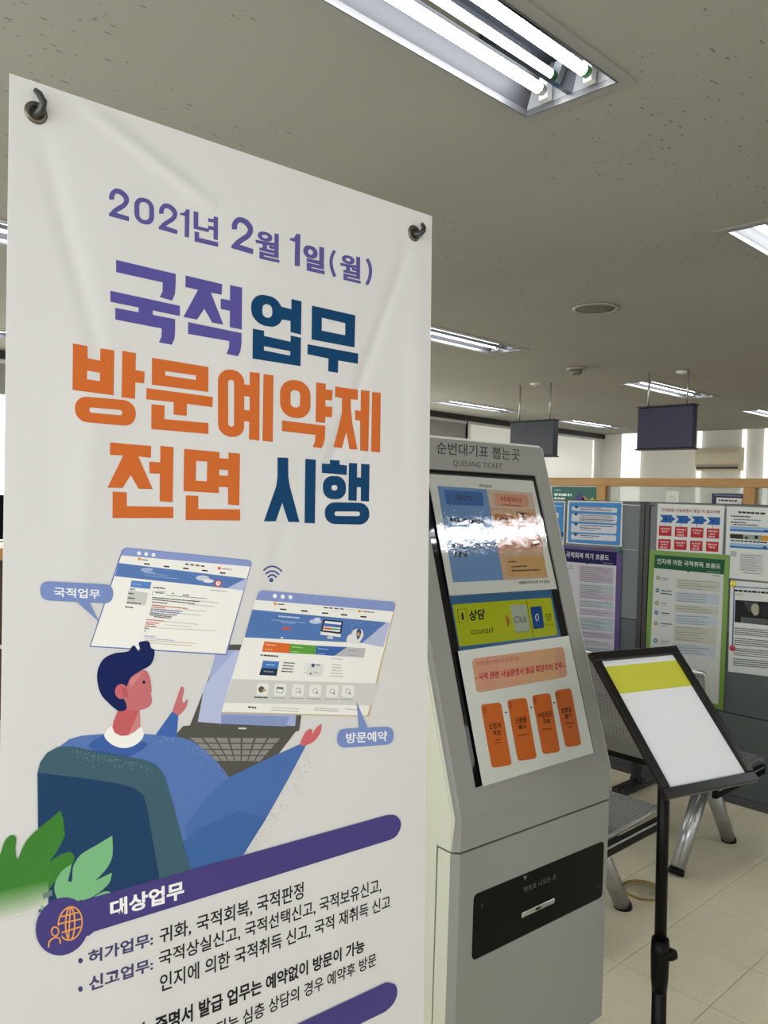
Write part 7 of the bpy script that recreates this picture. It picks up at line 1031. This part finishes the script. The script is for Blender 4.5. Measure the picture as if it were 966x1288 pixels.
# ================================================================ SIGN STAND
sd = thing('sign_stand', 'black floor-standing pole sign holder with a tilted frame', 'sign stand', (1.612, .793, 0))
top = Vector((1.602, .803, 1.0)) - Vector((1.612, .793, 0))
MB().lathe([(.15, 0), (.15, .012), (.14, .02), (.03, .026), (.022, .05), (.001, .05)], n=40).build('base_plate', m_black, sd)
cz = .60
def on(z): return top * (z / 1.0)
MB().tube([on(.03), on(cz)], .0150, 20).build('lower_tube', m_black, sd)
MB().tube([on(cz - .11), on(cz - .085), on(cz - .03), on(cz)], [.0152, .0175, .019, .0175], 20).build('collar', m_black, sd)
kn = Vector((.72, -.69, 0))
MB().tube([on(cz - .033) + kn * .012, on(cz - .033) + kn * .024, on(cz - .033) + kn * .034], [.013, .013, .009], 14).build('clamp_knob', m_black, sd)
MB().tube([on(cz - .1), on(1.035)], .0122, 20).build('upper_tube', m_black, sd)
TL = Vector((1.49011691, .91777402, 1.19281974)) - Vector((1.612, .793, 0))
E1 = Vector((.96152272, -.27472543, 0)); E2 = Vector((-.19084032, -.6679298, -.7193398)); EN = E2.cross(E1).normalized()
if EN.z < 0: EN = -EN
FW, FH = .252, .32
fm = Matrix((E1, E2, EN)).transposed().to_4x4(); fm.translation = TL
fr = MB()
for a, b, c, d in ((0, FW, 0, .02), (0, FW, FH - .02, FH), (0, .02, .02, FH - .02), (FW - .02, FW, .02, FH - .02)):
    fr.box(a, b, c, d, -.012, .0, .002, 1, fm)
fro = fr.build('frame', mat('black_frame', '0a0a0c', .3, spec=.4), sd)
MB().box(.018, FW - .018, .018, FH - .018, -.012, -.008, 0, 1, fm).build('back_plate', m_black, sd)
hb = TL + E1 * FW / 2 + E2 * FH * .5 - EN * .030
MB().tube([on(1.02), hb + Vector((0, 0, -.02)), hb], .011, 10).build('swivel_joint', m_dark, sd)
nt = thing('notice_sheet', 'white notice with a yellow header lying in the black sign frame', 'notice', tuple(TL + Vector((1.612, .793, 0))))
fm2 = Matrix((E1, E2, EN)).transposed().to_4x4()
MB().box(.0205, FW - .0205, .0205, FH - .0205, -.0078, -.0070, 0, 1, fm2).build('sheet', mat('notice_paper', 'd2d4d6', .5), nt)
MB().box(.0205, FW - .0205, .034, .098, -.0070, -.0066, 0, 1, fm2).build('yellow_header', mat('yellow_ink', 'b4b634', .5), nt)

# ================================================================ TICKET KIOSK
m_grey = speckle('grey_powder_coat', '848682', 1.0, .55, .0, .10, 900, .05)
m_beige = speckle('beige_powder_coat', 'b4b6a8', 1.0, .45, 0, .03, 900, .03)
KZ = math.atan2(-.06705, .99775)
ks = thing('ticket_kiosk', 'grey queue ticket kiosk with a sloping screen front and beige sides', 'ticket kiosk', (1.15957, .98383, 0), KZ)
KW, SEAM, BEND, TH = .5, .83738, .90338, math.radians(17.3)
sy, sz = math.sin(TH), math.cos(TH)
SL = .764
ty, tz = SL * sy, BEND + SL * sz
DEP = .46
g = .003
# beige body behind the shells
MB().prism([(.052, .0), (DEP, .0), (DEP, tz), (ty + .055, tz), (.055, BEND)], .004, KW - .004, 'x').build('body', m_beige, ks)
MB().box(.012, KW - .012, .012, .0515, 0, .345, .003).build('plinth', m_beige, ks)
# upper shell: beige flanks with a grey face
flank = [(.012, SEAM + g), (.05, SEAM + g), (.0545, BEND), (ty + .0545, tz), (ty + .006, tz), (.006, BEND)]
for x0 in (.0005, KW - .0035):
    MB().prism(flank, x0, x0 + .003, 'x').build('upper_side_panel', m_beige, ks)
f = MB()
c = .013
def slope(a, b, n_=0.0):       # a across, b up the slope, n_ outwards
    return (a, b * sy - n_ * sz, BEND + b * sz + n_ * sy)
# screen opening in the face
A0, A1, B0, B1 = .0635, .4455, .0465, .692
def strip(p, q, r_, s_): f.quad(p, q, r_, s_)
zb = SEAM + g
strip((c, 0, zb), (KW - c, 0, zb), (KW - c, 0, BEND), (c, 0, BEND))
strip((0, c, zb), (c, 0, zb), (c, 0, BEND), (0, c * .9, BEND))
strip((KW - c, 0, zb), (KW, c, zb), (KW, c * .9, BEND), (KW - c, 0, BEND))
for a0, a1, b0, b1 in ((c, A0, 0, SL), (A1, KW - c, 0, SL), (A0, A1, 0, B0), (A0, A1, B1, SL)):
    strip(slope(a0, b0), slope(a1, b0), slope(a1, b1), slope(a0, b1))
strip((0, c * .9, BEND), slope(c, 0), slope(c, SL), slope(0, SL, -c))
strip(slope(KW - c, 0), (KW, c * .9, BEND), slope(KW, SL, -c), slope(KW - c, SL))
for p, q in (((A0, B0), (A1, B0)), ((A1, B0), (A1, B1)), ((A1, B1), (A0, B1)), ((A0, B1), (A0, B0))):
    strip(slope(*p), slope(*q), slope(*q, -.02), slope(*p, -.02))
strip((c, 0, zb), (KW - c, 0, zb), (KW, .045, zb), (0, .045, zb))
f.build('upper_face', m_grey, ks)
MB().quad(slope(c, SL), slope(KW - c, SL), slope(KW - .004, SL + .010, -.012), slope(.004, SL + .010, -.012)).quad(slope(.004, SL + .010, -.012), slope(KW - .004, SL + .010, -.012), (KW - .004, DEP, slope(0, SL + .01, -.012)[2]), (.004, DEP, slope(0, SL + .01, -.012)[2])).quad((.004, DEP, tz - .01), (KW - .004, DEP, tz - .01), (KW - .004, DEP, slope(0, SL + .01, -.012)[2]), (.004, DEP, slope(0, SL + .01, -.012)[2])).build('top_cover', mat('lit_top_colour', 'c9ccc4', .4), ks)  # ceiling light on the upward bevel is put into this paler colour
# lower door
dz0, dz1 = .347, SEAM - .001
d = MB()
d.quad((c, 0, dz0), (KW - c, 0, dz0), (KW - c, 0, dz1), (c, 0, dz1))
d.quad((0, c, dz0), (c, 0, dz0), (c, 0, dz1), (0, c, dz1)).quad((KW - c, 0, dz0), (KW, c, dz0), (KW, c, dz1), (KW - c, 0, dz1))
d.quad((c, 0, dz1), (KW - c, 0, dz1), (KW, c, dz1), (0, c, dz1)).quad((c, 0, dz0), (KW - c, 0, dz0), (KW, c, dz0), (0, c, dz0))
dr = d.build('lower_door', m_grey, ks)
MB().box(0, .003, c, .0475, dz0, dz1, .001, 1).box(KW - .003, KW, c, .0475, dz0, dz1, .001, 1).box(0.003, KW - .003, .045, .0475, dz0, dz1).box(.003, KW - .003, c, .045, dz1 - .003, dz1 - .0005).build('door_edge', m_beige, dr)
# black glass bezel and touch screen
m_bezel = mat('gloss_black_bezel', '08090c', .03)
bz = MB()
for a0, a1, b0, b1 in ((A0, A1, B1 - .014, B1), (A0, .0905, B0, B1 - .014), (.4185, A1, B0, B1 - .014), (.0905, .4185, B0, .30)):
    bz.quad(slope(a0, b0, -.004), slope(a1, b0, -.004), slope(a1, b1, -.004), slope(a0, b1, -.004))
bezel = bz.build('bezel', m_bezel, ks)
scr = MB().quad(slope(.0905, .30, -.0045), slope(.4185, .30, -.0045), slope(.4185, B1 - .014, -.0045), slope(.0905, B1 - .014, -.0045)).build('touch_screen', mat('screen_blue', '14324a', .15, emit='2a6088', power=.12), ks)
UN = (0, -sz, sy); UD = (0, -sy, -sz)
print_art('screen_picture', ART[('kscreen', 'screen_picture')], scr, (0, 0, BEND), UD, UN, .0002, gain=.3, eps=1e-4, base=-.0044, rough=.2, emit=.06)
print_art('header_lettering', ART[('khead', 'header_lettering')], ks, (0, 0, BEND), UD, UN, .0002, base=.0001)
# ticket plate
def rr2(pts, r, n_=5):
    o_ = []
    for i in range(len(pts)):
        a, b, e = [Vector(pts[(i + j) % len(pts)]) for j in (-1, 0, 1)]
        A = b + (a - b).normalized() * r; C = b + (e - b).normalized() * r
        for k in range(n_ + 1):
            q = k / n_; o_.append(tuple((1 - q) ** 2 * A + 2 * q * (1 - q) * b + q * q * C))
    return o_
pz = lambda b: SEAM - b
plate = rr2([(.053, pz(.0885)), (.471, pz(.0885)), (.471, pz(.2145)), (.053, pz(.2155))], .012)
pl = MB().prism(plate, -.0015, .0, 'y').build('ticket_plate', mat('black_plate', '040404', .35, spec=.1), ks)
MB().box(.194, .299, -.0035, -.0005, pz(.1765), pz(.1655), .0015, 1).build('slot_rim', mat('slot_metal', 'a8aaa4', .25, .6), pl)
MB().box(.236, .252, -.0042, -.003, pz(.1725), pz(.168)).build('slot_opening', m_black, pl)
for x, z in ((.075, pz(.115)), (.452, pz(.185))):
    MB().tube([(x, -.0015, z), (x, -.0028, z)], .003, 10).build('screw', mat('plate_screw', '2c2c2c', .3, .5), pl)
print_art('plate_lettering', ART[('kplate', 'plate_lettering')], pl, (0, 0, SEAM), (0, 0, -1), (0, -1, 0), .0002, base=.0017)

# the two paper sheets taped to the screen
def slope_sheet(label, quad, mt, lift, thick=.0006):
    o = thing('notice_sheet', label, 'notice', (1.15957, .98383, 0), KZ)
    mb = MB()
    P0 = [slope(a / 1000, -b / 1000, lift) for a, b in quad]; P1 = [slope(a / 1000, -b / 1000, lift + thick) for a, b in quad]
    mb.quad(*P0); mb.quad(*P1)
    for i in range(4):
        mb.quad(P0[i], P0[(i + 1) % 4], P1[(i + 1) % 4], P1[i])
    mb.build('sheet', mt, o)
    return o
s1 = slope_sheet('upper paper in a clear sleeve on the kiosk, half blue and half peach', [(87, -680), (428.5, -677), (433, -417), (86.8, -420)], mat('sheet_white', 'bcc0ba', .4), .0005)
print_art('sheet_picture', ART[('ks1', 'sheet_picture')], s1, (0, 0, BEND), UD, UN, .0002, eps=4e-5, base=.0012, rough=.4, gain=.62)
m_sleeve = mat('clear_sleeve', 'ffffff', .12)
n = NT(m_sleeve)
b = n.b; gl = n.n('ShaderNodeBsdfGlossy'); gl.inputs['Roughness'].default_value = .01
tr = n.n('ShaderNodeBsdfTransparent'); mx = n.n('ShaderNodeMixShader'); fz = n.n('ShaderNodeFresnel'); fz.inputs[0].default_value = 1.5
out = [x for x in n.t.nodes if x.type == 'OUTPUT_MATERIAL'][0]
bp = n.n('ShaderNodeBump'); bp.inputs['Strength'].default_value = 1.0; bp.inputs['Distance'].default_value = .00007
co = n.coord()
n.l(n.math('ADD', n.noise(co, 260, 2, .6), n.math('MULTIPLY', n.noise(co, 45, 2), 4.0)), bp.inputs['Height'])
n.l(bp.outputs[0], gl.inputs['Normal']); mx.inputs[0].default_value = .15
n.l(tr.outputs[0], mx.inputs[1]); n.l(gl.outputs[0], mx.inputs[2]); n.l(mx.outputs[0], out.inputs['Surface'])
MB().quad(slope(.0835, .4165, .0022), slope(.436, .4135, .0022), slope(.4315, .6815, .0022), slope(.0835, .6835, .0022)).build('clear_sleeve', m_sleeve, s1)
s2 = slope_sheet('lower white paper on the kiosk with four orange cards in a row', [(81.6, -307.5), (440, -307.8), (441, -47), (82.6, -45.5)], mat('sheet_white', 'bcc0ba', .4), .0005)
print_art('sheet_picture', ART[('ks2', 'sheet_picture')], s2, (0, 0, BEND), UD, UN, .0002, eps=4e-5, base=.0012, rough=.45, gain=.62)

# ================================================================ X-BANNER
BZ = math.atan2(-.073334, .997307)
BL0 = Vector((.30584, .89718, 1.92912))
bn = thing('banner_stand', 'tall white printed banner hung by eyelets on a stand', 'banner', (BL0.x, BL0.y, 0), BZ)
m_cloth = mat('banner_cloth', 'cdcdcd', .42, 0, 1.0, .3)
n = NT(m_cloth)
co = n.coord()
def crease(ax, az, bx, bz_, wdt, hgt):
    """a soft fold running from A to B on the cloth (x, z in metres)"""
    L = math.hypot(bx - ax, bz_ - az); dx, dz = (bx - ax) / L, (bz_ - az) / L
    s = n.n('ShaderNodeSeparateXYZ'); n.l(co, s.inputs[0])
    px = n.math('SUBTRACT', s.outputs[0], ax); pz_ = n.math('SUBTRACT', s.outputs[2], az)
    al = n.math('ADD', n.math('MULTIPLY', px, dx), n.math('MULTIPLY', pz_, dz))
    ac = n.math('ADD', n.math('MULTIPLY', px, -dz), n.math('MULTIPLY', pz_, dx))
    g_ = n.math('EXPONENT', n.math('MULTIPLY', n.math('POWER', n.math('DIVIDE', ac, wdt), 2), -1))
    q = n.math('DIVIDE', al, L, clamp=True)
    fade = n.math('MULTIPLY', n.math('MULTIPLY', q, n.math('SUBTRACT', 1, q)), 4)
    fade = n.math('POWER', n.math('MAXIMUM', fade, .0001), .5)
    return n.math('MULTIPLY', n.math('MULTIPLY', g_, fade), hgt)
ZT = 1.92912
hh = crease(.557, ZT - .05, .385, ZT - .46, .010, -1.0)
for a in ((.03, ZT - .05, .11, ZT - .32, .012, -.8), (.07, ZT - .005, .24, ZT - .08, .010, 1.2), (.36, ZT - .42, .30, ZT - .62, .012, -.5), (.10, ZT - .30, .07, ZT - .6, .02, .6), (.57, ZT - .06, .575, ZT - .5, .02, .8)):
    hh = n.math('ADD', hh, crease(*a))
hh = n.math('ADD', hh, n.math('MULTIPLY', n.noise(n.scale(co, (1, 1, .5)), 4.0, 2, .5), 5.0))
n.bump(hh, .55, .0035)
def cl_(a, b, nn=0.0):         # a across, b down the cloth (metres)
    return Vector((a, -.029986 * b - .99955 * nn, ZT - .99955 * b + .029986 * nn))
mb = MB()
P0 = [cl_(0, 0), cl_(.6, 0.003), cl_(.6, 1.8), cl_(0, 1.8)]; P1 = [p - Vector((0, -.0006, 0)) for p in P0]
mb.quad(*P0).quad(*P1)
for i in range(4): mb.quad(P0[i], P0[(i + 1) % 4], P1[(i + 1) % 4], P1[i])
cloth = mb.build('banner_cloth', m_cloth, bn)
for (k, pn), sh in ART.items():
    if k == 'banner':
        nm = 'speech_bubble_picture' if pn.startswith('speech') else 'text_line' if pn.startswith('text') else 'item_heading' if pn.startswith('item') else 'bullet_dot' if pn.startswith('bullet') else pn
        print_art(nm, sh, cloth, tuple(cl_(0, 0)), (0, -.029986, -.99955), (0, -.99955, .029986), .0002, gain=.9, eps=4e-5, base=.0002, rough=.5)
m_eye = mat('antique_eyelet', '6e6a5c', .3, .85)
m_hook = mat('grey_hook', '3a3b3c', .35, .4)
EY = [(.0266, .0328), (.5637, .0372), (.0266, 1.767), (.5737, 1.767)]
for a, b in EY:
    mb = MB().torus(cl_(a, b, .0008), .0088, .0032, cl_(0, 0, 1) - cl_(0, 0, 0), flat=.55)
    mb.build('eyelet', m_eye, bn)
    hole = MB()
    N_ = cl_(0, 0, 1) - cl_(0, 0, 0)
    hole.tube([cl_(a, b, .0001), cl_(a, b, .0005)], .0075, 18).build('eyelet_hole', m_dark, bn)
hub = Vector((.3, .16, 1.0))
for i, (a, b) in enumerate(EY):
    top_ = b < .5
    e = cl_(a, b)
    d_ = -1 if top_ else 1
    MB().tube([hub, e + Vector((0, .035, 0.02 * d_)), e + Vector((0, .012, .006 * d_))], .0045, 10).build('arm', m_hook, bn)
    # the hook comes through the eyelet and curls up over its rim
    pts = [cl_(a, b + .002, -.012), cl_(a + .000, b + .003, .002), cl_(a + .003, b - .001, .010), cl_(a + .004, b - .009, .012), cl_(a + .001, b - .017, .009), cl_(a - .002, b - .0215, .005)]
    if not top_: pts = [cl_(a, 2 * b - (ZT - p.z) / .99955, .005) for p in pts]
    if a > .3 and top_: pts = [cl_(a, b, -.012), cl_(a, b + .002, .003), cl_(a + .003, b + .003, .010), cl_(a + .008, b - .003, .012), cl_(a + .0115, b - .009, .009), cl_(a + .012, b - .0155, .005)]
    MB().tube(pts, [.0040, .0042, .0042, .0040, .0036, .0028], 10).build('hook', m_hook, bn)
MB().box(hub.x - .03, hub.x + .03, hub.y - .015, hub.y + .015, hub.z - .035, hub.z + .035, .006).build('hub', m_black, bn)
for x, y in ((.05, .45), (.55, .45), (.3, -.05)):
    MB().tube([hub, (x, y, .012)], .006, 10).build('stand_leg', m_hook, bn)
